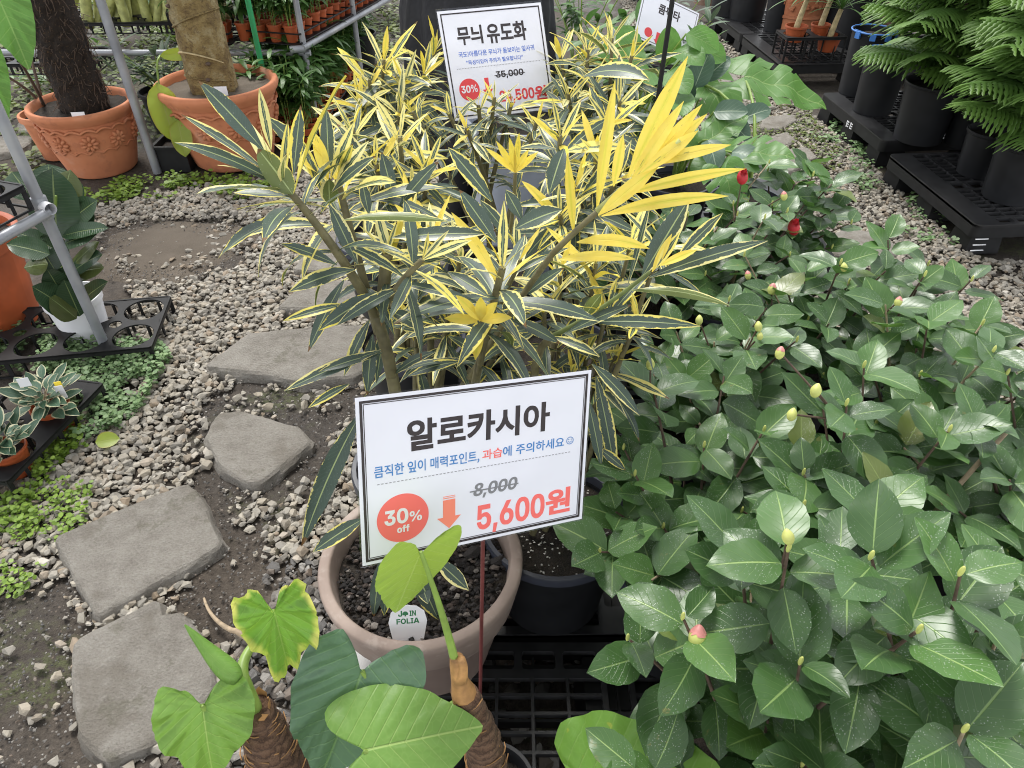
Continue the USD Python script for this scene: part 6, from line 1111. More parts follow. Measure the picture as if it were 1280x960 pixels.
def leafy_bush(name, label, cat, C, R, h, n, L, Wr, mat, pot=True, stems=9, prof='lance', up=.5):
    th = thing(name, label, cat, C)
    if pot: pot_parts(th, C, .13, .1, .24, 'black_pot', .01, .02, .004)
    z0 = C[2] + (.22 if pot else 0); S_ = []
    for k in range(stems):
        a_, r_ = rng.uniform(0, 6.28), R * math.sqrt(rng.uniform()); e = np.array([C[0] + r_ * math.cos(a_), C[1] + r_ * math.sin(a_), C[2] + h * rng.uniform(.7, 1)])
        s_ = bez([C[0] + rng.uniform(-.04, .04), C[1] + rng.uniform(-.04, .04), z0], [C[0] * .6 + e[0] * .4, C[1] * .6 + e[1] * .4, z0 + (e[2] - z0) * .6], e, 8); S_.append(s_)
        part(th, 'stem', stems_to_mesh(s_, .005, .002, 5), 'green_stem')
    for k in range(n):
        s_ = S_[k % stems]; q = rng.uniform(.35, 1); P = np.array([np.interp(q * 7, np.arange(8), s_[:, c_]) for c_ in range(3)]); a_ = rng.uniform(0, 6.28)
        d = unit([math.cos(a_), math.sin(a_), up * rng.uniform(-.3, 1.6) + (.8 if q > .9 else 0)]); part(th, 'leaf', leaf(P, d, up_normal(d), L * rng.uniform(.7, 1.2), L * Wr, prof, droop=rng.uniform(.2, .8), fold=.2, nv=5, nu=1), mat)
    return th
leafy_bush('dusty_shrub', 'dusty grey green shrub behind the right oleander, nearest the second sign', 'potted shrub', (.36, 2.72, .14), .24, .62, 210, .13, .14, 'shrub_leaf', stems=14)
leafy_bush('dusty_shrub', 'dark green shrub left of the third price sign', 'potted shrub', (.50, 3.15, .14), .32, .66, 220, .14, .14, 'palm_leaf', stems=14)
leafy_bush('dusty_shrub', 'dusty shrub at the top edge above the third price sign', 'potted shrub', (.85, 4.1, .14), .3, .62, 90, .12, .14, 'shrub_leaf')
leafy_bush('dusty_shrub', 'leafy shrub at top centre behind the black cloth planter', 'potted shrub', (.35, 3.9, .14), .32, .8, 90, .12, .13, 'palm_leaf')
# ------------------------------------------------------------------ left side: terracotta pots, racks, trays
rng = np.random.default_rng(5)
def relief_pot(name, label, cat, C, rt, rb, h, nfl, trunk):
    th = thing(name, label, cat, C); x, y, z = C
    part(th, 'pot', lathe([(rb * .93, 0), (rb, .012), (rb + (rt - rb) * .35, h * .3), (rb + (rt - rb) * .72, h * .62), (rt * .93, h * .84), (rt * .93, h * .85)], 60, c=C), 'terracotta')
    part(th, 'rim', lathe([(rt * .925, h * .82), (rt * .96, h * .83), (rt * .98, h * .87), (rt * 1.02, h * .90), (rt * 1.045, h * .95), (rt * 1.03, h * .99), (rt, h), (rt * .95, h * .995), (rt * .92, h * .95), (rt * .88, h * .8)], 60, c=C, sharp=False), 'terracotta')
    part(th, 'soil', disc((x, y, z + h * .90), rt * .91, 40, 8, .03, x), 'pot_soil' if not trunk else 'hardpan')
    zc = h * .58; rr = rb + (rt - rb) * .69
    for k in range(nfl):
        a = 6.283 * k / nfl + .1; c = np.array([rr * math.cos(a), rr * math.sin(a), zc]); e1 = np.array([-math.sin(a), math.cos(a), 0]); e2 = unit([math.cos(a) * .22, math.sin(a) * .22, 1]); nrm = np.cross(e1, e2); s = rr * 6.283 / nfl * .27
        mb = MB()
        for q in range(9):
            b = 6.283 * q / 9; v, f = blob((0, 0, 0), (1, 1, 1), 1); v = v * [s * .48, s * .27, .010]; v = v + [s * .72, 0, 0]; ca, sa = math.cos(b), math.sin(b)
            v = np.stack([v[:, 0] * ca - v[:, 1] * sa, v[:, 0] * sa + v[:, 1] * ca, v[:, 2]], 1); mb.add(v[:, :1] * e1 + v[:, 1:2] * e2 + v[:, 2:] * nrm + c + np.array(C), f)
        v, f = blob((0, 0, 0), (s * .34, s * .34, .014), 1); mb.add(v[:, :1] * e1 + v[:, 1:2] * e2 + v[:, 2:] * nrm + c + np.array(C), f)
        part(th, 'flower_relief', mb, 'terracotta')
    for zz, am in ((h * .74, .007), (h * .42, .007)):                    # scalloped bands
        a = np.linspace(0, 6.2832, 161); r_ = rb + (rt - rb) * (zz / h * 1.16)
        part(th, 'scallop_band', tube(np.stack([x + r_ * np.cos(a), y + r_ * np.sin(a), z + zz + am * np.abs(np.sin(a * nfl)) * 2], 1), .0065, 6, False), 'terracotta')
    return th
CA = np.array([-2.12, 3.57, 0]); pa = relief_pot('terracotta_pot', 'terracotta pot with flower relief holding the dark fibrous trunk', 'plant pot', CA, .235, .165, .335, 10, False)
CB = np.array([-1.47, 3.68, 0]); pb = relief_pot('terracotta_pot', 'largest terracotta pot holding the thick tan scarred trunk', 'plant pot', CB, .285, .20, .40, 11, True)
def trunk_thing(name, label, C, h, r0, r1, mat, lean, seed, scars=0):
    th = thing(name, label, 'tree', C); n = 46; t = np.linspace(0, 1, n); p = np.stack([C[0] + lean[0] * t**1.2, C[1] + lean[1] * t, C[2] + h * t], 1)
    r_ = r0 + (r1 - r0) * t; v, f, uv = tube(p, r_, 36); c = np.vstack([np.repeat(p, 36, 0), p[:1], p[-1:]]); d = v - c
    amp = .26 if mat == 'fern_trunk' else .17
    v = c + d * (1 + amp * (meshkit.fbm(v * (34 if mat == 'fern_trunk' else 16) + seed, 4) - .5)[:, None] * 2); part(th, 'trunk', (v, f, uv), mat)
    rg = np.random.default_rng(seed)
    for k in range(scars):
        q = .05 + .9 * k / scars; P = p[int(q * 45)]; a0 = rg.uniform(0, 6.28); a = np.linspace(a0, a0 + rg.uniform(2.2, 4.5), 16); rr = np.interp(q, t, r_) * 1.02
        part(th, 'aerial_root', tube(np.stack([P[0] + rr * np.cos(a), P[1] + rr * np.sin(a), P[2] + .05 * np.sin(np.linspace(0, 3.1, 16)) + rg.uniform(-.02, .02) * np.arange(16) / 8], 1), np.linspace(.006, .003, 16), 6), 'tan_cane' if k % 2 else 'papaya_trunk')
        for _ in range(3):
            a1 = rg.uniform(0, 6.28); v, f = blob((0, 0, 0), (.012, .012, .009), 1, .4, k); part(th, 'scar', (v + P + [rr * .99 * math.cos(a1), rr * .99 * math.sin(a1), rg.uniform(-.05, .05)], f), 'brown_twig')
    if mat == 'fern_trunk':
        mb = MB()
        for _ in range(1400):
            q = rg.uniform(0, 1); a1 = rg.uniform(0, 6.28); rr = np.interp(q, t, r_) * rg.uniform(.95, 1.06); P = np.array([np.interp(q, t, p[:, 0]) + rr * math.cos(a1), np.interp(q, t, p[:, 1]) + rr * math.sin(a1), C[2] + h * q]); e = P + [rg.normal(0, .012) + .012 * math.cos(a1), rg.normal(0, .012) + .012 * math.sin(a1), rg.normal(0, .03)]
            mb.add(*tube([P, (P + e) / 2 + [.004 * math.cos(a1), .004 * math.sin(a1), 0], e], .0016, 3, False))
        part(th, 'root_fibre', mb, 'brown_twig', True, None, 'stuff')
    return th
trunk_thing('tree_fern', 'dark brown fibrous trunk rising from the left terracotta pot', (CA[0] + .02, CA[1], .29), 1.35, .105, .125, 'fern_trunk', (.0, .0), 3)
trunk_thing('papaya_tree', 'thick tan trunk with leaf scars and winding roots in the largest terracotta pot', (CB[0] - .02, CB[1], .34), 1.3, .115, .10, 'papaya_trunk', (.0, .02), 8, 9)
for nm, q_, lab in (('plant_tag', G(100, 149, .315), 'blank white tag in the left terracotta pot'), ('plant_tag', G(277, 117, .375), 'blank white tag in the largest terracotta pot')):
    th = thing(nm, lab, 'plant tag', q_); part(th, 'card', boxm(q_ + [0, 0, .012], (.06, .003, .042), .1), 'white_plastic', False)
Cs = np.array([-2.42, 3.72, 0]); sp = thing('potted_large_leaf_plant', 'plant in a small terracotta pot with one big drooping leaf at the top left corner', 'potted plant', Cs)
pot_parts(sp, Cs, .115, .08, .23, 'terracotta', .012, .03, .008)
for tx, ty, wy in ((22, 72, 3.1), (8, 95, 3.5), (35, 60, 3.75)): part(sp, 'petiole', tube(bez(Cs + [rng.uniform(-.03, .03), 0, .2], A(52, 120, 3.6), A(tx, ty, wy), 8), np.linspace(.010, .006, 8), 7), 'brown_twig')
P, T_ = A(-8, -15, 3.05), A(39, 84, 2.95); m_, rd = arum_leaf(P, T_, TOCAM(P) * .8 + [.3, 0, .3], .75, .2, .3, .015, .03, 3); part(sp, 'leaf', m_, 'monstera', rnd=rd)
P, T_ = A(-30, 60, 3.0), A(12, 150, 2.9); m_, rd = arum_leaf(P, T_, TOCAM(P) * .8 + [.3, 0, .3], .6, .2, .3, .015, .03, 4); part(sp, 'leaf', m_, 'monstera', rnd=rd)
# small square pot with yellow green leaves
Cq = G(222, 212, 0) + [0, .05, 0]; sq = thing('potted_canna', 'yellow green ribbed leaves in a square black pot between the terracotta pots', 'potted plant', Cq)
for sx, sy, w_, d_ in ((0, -.078, .165, .006), (0, .078, .165, .006), (-.078, 0, .006, .15), (.078, 0, .006, .15)): part(sq, 'pot_wall', boxm(Cq + [sx, sy, .065], (w_, d_, .13)), 'black_plastic', False)
part(sq, 'pot_rim', extrude(sbox(Cq[0] - .09, Cq[1] - .09, Cq[0] + .09, Cq[1] + .09).difference(sbox(Cq[0] - .074, Cq[1] - .074, Cq[0] + .074, Cq[1] + .074)), .014, .118), 'black_plastic', False); part(sq, 'soil', boxm(Cq + [0, 0, .09], (.15, .15, .02)), 'pot_soil', False)
for b_, t_3, k_, hw_ in (((196, 104), (219, 178), 3.5, .072), ((222, 150), (232, 196), 3.45, .05), ((200, 70), (262, 64), 3.7, .03)):
    P, T_ = A(*b_, k_), A(*t_3, k_ - .08); part(sq, 'leaf', leaf(P, T_ - P, TOCAM(P), np.linalg.norm(T_ - P), hw_, 'broad', .25, .18, 10, 3, .05), 'canna_leaf'); part(sq, 'petiole', tube(bez(Cq + [0, 0, .1], [Cq[0], Cq[1], P[2]], P, 7), .005, 6), 'green_stem')
# racks of galvanised pipe
def pipe(th, a, b, r=.0165, name='post', mat='galvanised', hollow=False):
    part(th, name, tube([a, (np.asarray(a) + b) / 2, b], r, 14), mat, 40)
    if hollow: part(th, 'pipe_end', lathe([(r, 0), (r * 1.02, .001), (r * .8, .002), (r * .78, -.012), (.001, -.013)], 14), mat)
pA, pB = G(138, 447, 0), G(197, 216, 0)
ra = thing('pipe_rack', 'near left pipe rack with the leaning looking front post by the white pot', 'rack', pA); up = np.array([0, 0, 1.0])
pipe(ra, pA, pA + up * 1.65); 
zA = .555; jA = np.array([pA[0], pA[1], zA]); eA = A(-60, 352, 1.55)
dA2 = unit(G(0, 298, zA) - G(60, 265, zA)); pipe(ra, G(60, 265, zA) + up * 0, G(60, 265, zA) + dA2 * 1.1, .0150, 'rail'); 
part(ra, 'pipe_end', lathe([(.0205, 0), (.0205, .03), (.016, .03), (.016, .002)], 18, c=(0, 0, 0)) if False else tube([jA + [.0, .0, .01], jA + [.045, -.03, .012]], .017, 16, False), 'white_plastic'); part(ra, 'clamp', tube([jA - up * .03, jA + up * .035], .022, 14), 'galvanised')
rb_ = thing('metal_post', 'tall grey post standing between the two terracotta pots', 'post', pB); pipe(rb_, pB, pB + up * 1.7, .021)
pC, pD = G(398, 163, 0), G(455, 119, 0)
rc = thing('pipe_rack', 'far pipe rack carrying trays of orange pots behind the largest terracotta pot', 'rack', pC)
zR = .42
for P in (pC, pD, pC + [-1.9, .0, 0], pC + [-.95, .9, 0]): pipe(rc, P, P + up * 1.5, .016)
dCD = unit(pD - pC); pipe(rc, [pC[0] - 2.1, pC[1] + .0, zR], [pC[0] + .03, pC[1], zR], .016, 'rail'); pipe(rc, np.r_[pC[:2], zR + .035] - dCD * .05 + [.02, 0, 0], np.r_[pD[:2], zR + .035] + dCD * 2.2, .016, 'rail')
pipe(rc, [pC[0] - 2.1, pC[1] + .8, zR], [pC[0] + .03, pC[1] + .8, zR], .016, 'rail')
part(rc, 'pipe_end', tube([[pC[0] + .01, pC[1] - .035, zR + .03], [pC[0] - .06, pC[1] - .06, zR + .03]], .019, 14, False), 'galvanised')
gp = A(316, 30, 3.95); th = thing('green_stake', 'green painted stake standing behind the largest terracotta pot', 'stake', [gp[0], gp[1], 0]); pipe(th, np.array([gp[0], gp[1], 0]), np.array([gp[0], gp[1], 1.3]), .014, 'stake', 'green_paint')

# trays
def tray_mesh(w, d, nx, ny, h=.06, hole=.43):
    full = sbox(-w/2, -d/2, w/2, d/2).buffer(-.012).buffer(.012); px_, py_ = w / nx, d / ny; hs = []
    for i in range(nx):
        for j in range(ny): hs.append(Point(-w/2 + px_ * (i + .5), -d/2 + py_ * (j + .5)).buffer(min(px_, py_) * hole, 14))
    for i in range(1, nx):
        for j in range(1, ny): hs.append(Point(-w/2 + px_ * i, -d/2 + py_ * j).buffer(min(px_, py_) * .14, 8))
    top = extrude(full.difference(shapely.union_all(hs)), .005, h - .005); rim = extrude(full.difference(full.buffer(-.006)), .018, h - .016); leg = MB()
    for i in range(nx + 1):
        for yy in (-d/2 + .006, d/2 - .006): leg.m(boxm((-w/2 + .008 + (w - .016) * i / nx, yy, h / 2), (.014, .005, h)))
    for j in range(1, ny):
        for xx in (-w/2 + .006, w/2 - .006): leg.m(boxm((xx, -d/2 + d * j / ny, h / 2), (.005, .014, h)))
    low = extrude(full.difference(full.buffer(-.005)), .006, .002); cups = MB()
    for i in range(nx):
        for j in range(ny):
            cx_, cy_ = -w/2 + px_ * (i + .5), -d/2 + py_ * (j + .5)
            for q in range(6):
                a = q * 1.047; r_ = min(px_, py_) * hole; cups.m(boxm((cx_ + r_ * math.cos(a), cy_ + r_ * math.sin(a), h * .5), (.006, .010, h * .9), a))
    return top, rim, leg, low, cups
def tray(label, loc, rz, w, d, nx, ny, h=.06, hole=.43, tilt=None):
    th = thing('plastic_tray', label, 'tray', loc); ms = tray_mesh(w, d, nx, ny, h, hole); cz, sn = math.cos(rz), math.sin(rz)
    def tr(m):
        v, f = (m.get()[:2] if isinstance(m, MB) else m[:2]); return v @ np.array([[cz, sn, 0], [-sn, cz, 0], [0, 0, 1]]) + np.asarray(loc), f
    for nm, m in zip(('top_grid', 'rim', 'leg', 'base_frame', 'cup_rib'), ms):
        if nm == 'leg':
            for v, f in zip(m.v, m.f): part(th, nm, tr((v, f - f.min())), 'black_plastic', False)
        else: part(th, nm, tr(m), 'black_plastic', False, None, 'stuff' if nm == 'cup_rib' else None)
    def spot(i, j): 
        p = np.array([-w/2 + w / nx * (i + .5), -d/2 + d / ny * (j + .5), 0]); return np.array([p[0] * cz - p[1] * sn, p[0] * sn + p[1] * cz, 0]) + loc
    return th, spot
# tray on the ground with the white pot and the rubber plant
c0, c1 = G(215, 388, .07), G(20, 425, .07)
rz0 = math.atan2(c0[1] - c1[1], c0[0] - c1[0]) + .02
tc = (G(118, 412, .07)) * [1, 1, 0] + [-.09, .0, 0]
t1, sp1 = tray('black pot tray with round holes on the ground under the white pot', tc, .16, .62, .32, 4, 2, .075)
Cw = G(98, 440, .0) + [.0, .09, .004]
rp = thing('rubber_plant', 'dark glossy rubber plant in a white pot below the near rack', 'potted plant', Cw); pot_parts(rp, Cw, .092, .072, .17, 'white_plastic', .004, .025, .003)
st_ = stem(rp, bez(Cw + [0, 0, .14], Cw + [.0, .02, .35], A(70, 245, 2.05), 8), .007, .004, 'green_stem')
for b_, t_3, y0, y1, w_, bk in (((72, 300), (66, 210), 2.02, 2.1, 22, False), ((75, 275), (88, 212), 2.05, 2.15, 15, True), ((80, 260), (103, 230), 2.1, 2.15, 11, False), ((74, 290), (122, 250), 2.05, 2.1, 15, False), ((78, 295), (136, 285), 2.02, 2.0, 9, False), ((80, 305), (122, 292), 2.0, 2.0, 11, False), ((84, 340), (124, 302), 2.02, 2.0, 9, True), ((62, 318), (8, 305), 2.0, 1.98, 12, False), ((66, 310), (20, 290), 2.05, 2.05, 10, False), ((88, 390), (135, 352), 2.03, 2.0, 12, False),
                               ((92, 392), (40, 358), 1.98, 1.93, 15, False), ((88, 385), (58, 335), 2.0, 2.0, 13, False), ((84, 380), (82, 332), 2.02, 2.03, 11, False), ((60, 330), (30, 335), 2.0, 1.98, 10, True), ((70, 330), (62, 290), 2.05, 2.08, 14, False), ((40, 250), (15, 215), 2.15, 2.2, 14, False), ((70, 250), (60, 205), 2.12, 2.2, 17, False), ((95, 300), (110, 250), 2.06, 2.1, 14, False), ((90, 340), (128, 318), 2.0, 1.98, 12, False), ((85, 345), (130, 335), 2.0, 1.97, 11, True), ((70, 340), (45, 300), 2.02, 2.05, 13, False), ((100, 395), (80, 350), 1.98, 1.98, 13, False), ((96, 398), (62, 372), 1.96, 1.93, 12, True)):
    hero(rp, b_, t_3, y0, y1, w_ * 1.12, 'rubber_leaf', .06, .5, bk, prof='broad', nv=10)
LEAFN.clear()
Cr = G(0, 432, 0) + [-.10, .14, 0]; bigp = thing('orange_pot', 'big orange brown pot cut by the left edge behind the black tray', 'plant pot', Cr); part(bigp, 'pot', lathe([(.15, 0), (.155, .01), (.20, .33), (.20, .34)], 48, c=Cr), 'orange_plastic'); part(bigp, 'rim', lathe([(.20, .31), (.212, .312), (.214, .345), (.205, .35), (.192, .345), (.188, .30)], 48, c=Cr), 'orange_plastic'); part(bigp, 'soil', disc(Cr + [0, 0, .31], .19, 30, 6, .02), 'pot_soil')
# two small variegated plants in orange pots, in a tray
hq1 = G(70, 535, .03) * [1, 1, 0] + [0, .02, 0]; hq2 = G(16, 590, .03) * [1, 1, 0] + [0, .02, 0]; hd = unit(hq1 - hq2); hp_ = np.linalg.norm(hq1 - hq2)
t2, sp2 = tray('black tray holding two orange pots at the lower left edge', (hq1 + hq2) / 2 + hd * hp_ * .12 + np.array([-hd[1], hd[0], 0]) * .06, math.atan2(hd[1], hd[0]), hp_ * 2.3, .27, 2, 2, .085, .44)
def hoya(label, C, seed):
    th = thing('potted_hoya', label, 'potted plant', C); pot_parts(th, C, .052, .038, .095, 'orange_plastic', .004, .012, .002); rg = np.random.default_rng(seed)
    for k in range(46):
        a_, el = rg.uniform(0, 6.28), rg.uniform(.1, 1.1); r_ = rg.uniform(.01, .06); P = np.array(C) + [r_ * math.cos(a_), r_ * math.sin(a_), .095 + rg.uniform(0, .06)]; d = np.array([math.cos(a_) * math.cos(el), math.sin(a_) * math.cos(el), math.sin(el) * .9 - .1]); Lh = rg.uniform(.045, .075)
        part(th, 'leaf', leaf(P, d, up_normal(d, (0, -.3, 1)), Lh, Lh * .27, 'camellia', rg.uniform(.1, .6), .2, 6, 2, .03), 'hoya_leaf')
        if k % 3 == 0: part(th, 'stem', tube(bez(np.array(C) + [0, 0, .08], [C[0], C[1], P[2]], P, 5), .002, 5), 'pale_twig')
    return th
hc1 = G(70, 535, .03) * [1, 1, 0] + [0, .02, .012]; hc2 = G(16, 590, .03) * [1, 1, 0] + [0, .02, .012]
h1 = hoya('variegated small leaved plant with white and yellow tags in an orange pot', hc1, 4)
h2 = hoya('variegated small leaved plant nearest the left edge, lowest orange pot', hc2, 9)
for q_, sz_, mt_ in ((G(30, 478, .2), (.03, .002, .03), 'white_plastic'), (G(76, 490, .17), (.022, .002, .045), 'white_plastic'), (G(73, 481, .19), (.018, .0025, .022), 'ink_yellow')): part(h1, 'tag', boxm(q_, sz_, .3), mt_, False)
# shelf tray with white pots on the near rack
cT = G(60, 265, zA) * [1, 1, 0] + dA2 * .27 + [-.15, .04, zA + .02]; t3, sp3 = tray('black carry tray with white pots on the near left rack', cT, math.atan2(-dA2[1], -dA2[0]), .50, .30, 3, 2, .075)
for k, (i_, j_) in enumerate(((1, 0), (0, 0), (1, 1))):
    c_ = sp3(i_, j_) + [0, 0, .003]; th = thing('white_pot', ('white pot nearest the post on the rack tray', 'white pot farther left on the rack tray', 'white pot at the back of the rack tray')[k], 'plant pot', c_); pot_parts(th, c_, .062, .045, .10, 'white_plastic', .004, .012, .003)
    for q_ in range(5):
        a_ = q_ * 1.3 + k; d = unit([math.cos(a_), math.sin(a_), .7]); part(th, 'leaf', leaf(c_ + [0, 0, .10], d, up_normal(d), .12, .03, 'broad', .5, .2, 6), 'palm_leaf')

# little palms in orange pots: on the far rack and on the ground below it
def palm_proto(seed, tall):
    C = np.zeros(3); rg = np.random.default_rng(seed); lb = 'small palm seedling in an orange pot on the far rack edge'
    return rg
def seedling(seed, label, loc, group, h=.20, dens=26, pots=True):
    rg = np.random.default_rng(seed); th = thing('palm_seedling', label, 'potted plant', loc, group); C = np.asarray(loc, float)
    part(th, 'pot', lathe([(.026, 0), (.027, .002), (.036, .075), (.039, .075), (.039, .085), (.035, .085), (.033, .06)], 16, c=C), 'orange_plastic'); part(th, 'soil', disc(C + [0, 0, .07], .034, 12, 2, .004), 'pot_soil'); mb = MB(); st2 = MB()
    for k in range(5):
        a_ = rg.uniform(0, 6.28); e = C + [.03 * math.cos(a_), .03 * math.sin(a_), .08 + h * rg.uniform(.5, 1)]; s_ = bez(C + [.01 * math.cos(a_), .01 * math.sin(a_), .07], C + [.01 * math.cos(a_), .01 * math.sin(a_), .07 + h * .5], e, 6); st2.add(*tube(s_, .0018, 4, False))
        for q in range(dens // 5):
            P = s_[rg.integers(2, 6)]; a2 = rg.uniform(0, 6.28); d = unit([math.cos(a2), math.sin(a2), rg.uniform(-.1, 1.0)]); Lq = rg.uniform(.06, .12)
            mb.add(*leaf(P, d, up_normal(d), Lq, Lq * .12, 'lance', rg.uniform(.4, 1.2), .2, 4, 1))
    part(th, 'stem', st2, 'green_stem'); part(th, 'foliage', mb, 'palm_leaf', True, None, 'stuff'); return th
GA, GB = 'palm seedlings in orange pots on the far rack', 'palm seedlings in orange pots on the ground under the far rack'
LA, LB = 'small palm seedling in an orange pot on the far rack', 'bushy palm seedling in an orange pot on the ground under the far rack'
zt = zR + .045; edge0 = np.r_[pC[:2], zt] + [-.05, .02, 0]
pro = [seedling(101 + k, LA, edge0 + dCD * .02 + dCD * .085 * k + [-.02, 0, 0], GA, .22, 60) for k in range(3)]
n_ = 3
for row in range(4):
    for k in range(14 if row < 2 else 9):
        if row == 0 and k < 3: continue
        loc = edge0 + dCD * (.02 + .085 * k) + np.array([-.02 - .088 * row, .012 * row, 0]); copy(pro[(k + row) % 3], 'palm_seedling', loc, rng.uniform(0, 6.28), LA, 'potted plant', GA, rng.uniform(.9, 1.2))
for k in range(3):
    loc = np.r_[pC[:2], zt] + [-.44 - .085 * k, .03, 0]; copy(pro[k % 3], 'palm_seedling', loc, rng.uniform(0, 6.28), LA, 'potted plant', GA, rng.uniform(.95, 1.2))
for k in range(3):
    loc = np.r_[pC[:2], zt] + [-.44 - .085 * k, .125, 0]; copy(pro[k % 3], 'palm_seedling', loc, rng.uniform(0, 6.28), LA, 'potted plant', GA, rng.uniform(.95, 1.25))
def side_tray(label, a, d, L, wdt):
    th = thing('plastic_tray', label, 'tray', a); d = unit(d); nrm = np.array([-d[1], d[0], 0]); 
    for off in (0, wdt):
        for zz in (.008, .052): part(th, 'rail', tube([a + nrm * off + up * zz, a + nrm * off + d * L + up * zz], .005, 6), 'black_plastic')
    n = int(L / .085); 
    for k in range(n + 1): part(th, 'cross_bar', tube([a + d * (L * k / n) + up * .052, a + d * (L * k / n) + nrm * wdt + up * .052], .004, 5), 'black_plastic')
    part(th, 'base', extrude(Polygon([tuple((a + nrm * o_ + d * s_)[:2]) for o_, s_ in ((0, 0), (wdt, 0), (wdt, L), (0, L))]), .004, a[2] - .004), 'black_plastic', False)
side_tray('long black tray of orange pots along the right side of the far rack', edge0 + [.045, -.05, 0] - dCD * .0, dCD, 1.25, .40)
side_tray('long black tray of orange pots along the front of the far rack', np.r_[pC[:2], zt] + [-.68, -.02, 0], (1, 0, 0), .30, .2)
ge0 = G(396, 178, 0.02); ge1 = G(442, 108, .02); dg = unit((ge1 - ge0) * [1, 1, 0]); lenb = np.linalg.norm(ge1 - ge0)
ge0 = ge0 * [1, 1, 0] + [-.05, .02, .012]
prb = [seedling(201 + k, LB, ge0 + dg * .088 * k, GB, .30, 70) for k in range(3)]
for row in range(4):
    for k in range(18):
        if row == 0 and k < 3: continue
        loc = ge0 + dg * (.088 * k) + np.array([-.095 * row, .01 * row, 0]); copy(prb[(k + row) % 3], 'palm_seedling', loc, rng.uniform(0, 6.28), LB, 'potted plant', GB, rng.uniform(.9, 1.35))
side_tray('long black tray on the ground under the far rack, nearest the gravel', ge0 + [.05, -.04, -.006], dg, 1.6, .42)
Ct = G(470, 92, 0.0); leafy_bush('bamboo_palm', 'taller pale stemmed palm at the right end under the far rack', 'potted plant', (Ct[0] - .12, Ct[1] + .1, 0), .16, .62, 46, .16, .09, 'palm_leaf', True, 8, up=1.2)
# shelf with canes, left back
zS = .44
t4, sp4 = tray('black tray with the bundle of pale green canes behind the dark trunk', np.array([-2.28, 4.55, zS]), .05, .95, .35, 6, 2, .06)
t5, sp5 = tray('lower black tray standing behind the dark fibrous trunk', np.array([-2.75, 4.25, .30]), .08, .9, .32, 6, 2, .06)
t6, sp6 = tray('black tray with short tan canes left of the tan trunk', np.array([-1.72, 4.55, zS + .02]), .3, .5, .32, 4, 2, .10)
def cane_bundle(label, C, n, h, r, mat, spread, lean, seed):
    th = thing('cane_bundle', label, 'potted canes', C); rg = np.random.default_rng(seed)
    for k in range(n):
        b = np.array(C) + [rg.uniform(-spread, spread), rg.uniform(-.1, .1), .02]; e = b + [lean + rg.normal(0, .09), rg.normal(0, .05), h * rg.uniform(.8, 1.1)]; p = bez(b, (b + e) / 2 + [rg.normal(0, .01), 0, 0], e, 18); t = np.linspace(0, 1, 18)
        c_ = part(th, 'cane', tube(p, r * rg.uniform(.8, 1.15) * (1 + .07 * (np.arange(18) % 3 == 0)), 10), mat)
        for q_ in range(4):
            a_ = rg.uniform(0, 6.28); d = unit([math.cos(a_), math.sin(a_), .6]); part(th, 'leaf', leaf(e, d, up_normal(d), .16, .014, 'strap', 1.0, .2, 5, 1), 'cane_leaf')
cane_bundle('pale green thick canes standing in a black tray behind the dark trunk', (-2.25, 4.55, zS), 24, .42, .027, 'cane_bark', .38, .16, 3)
cane_bundle('short tan canes in a black tray left of the tan trunk', (-1.72, 4.55, zS + .04), 14, .32, .026, 'tan_cane', .2, .0, 6)
leafy_bush('grey_leaf_plant', 'grey green narrow leaved plant between the terracotta pots behind the post', 'potted plant', (-1.92, 4.05, 0), .24, .46, 70, .15, .08, 'shrub_leaf', True, 8, up=.7)
leafy_bush('weed_clump', 'dark green weeds behind the dark fibrous trunk', 'plant', (-2.9, 4.9, 0), .5, .22, 80, .09, .2, 'palm_leaf', False, 10)
leafy_bush('weed_clump', 'dark green weeds under the far rack behind the green stake', 'plant', (-1.35, 4.6, 0), .4, .35, 90, .12, .12, 'palm_leaf', False, 10)
leafy_bush('weed_clump', 'green plants at the top left behind the racks', 'plant', (-2.6, 6.0, 0), .9, .6, 160, .2, .12, 'palm_leaf', False, 14)
leafy_bush('weed_clump', 'green plants at the top behind the far rack', 'plant', (-1.3, 6.6, 0), .7, .6, 140, .2, .12, 'palm_leaf', False, 14)

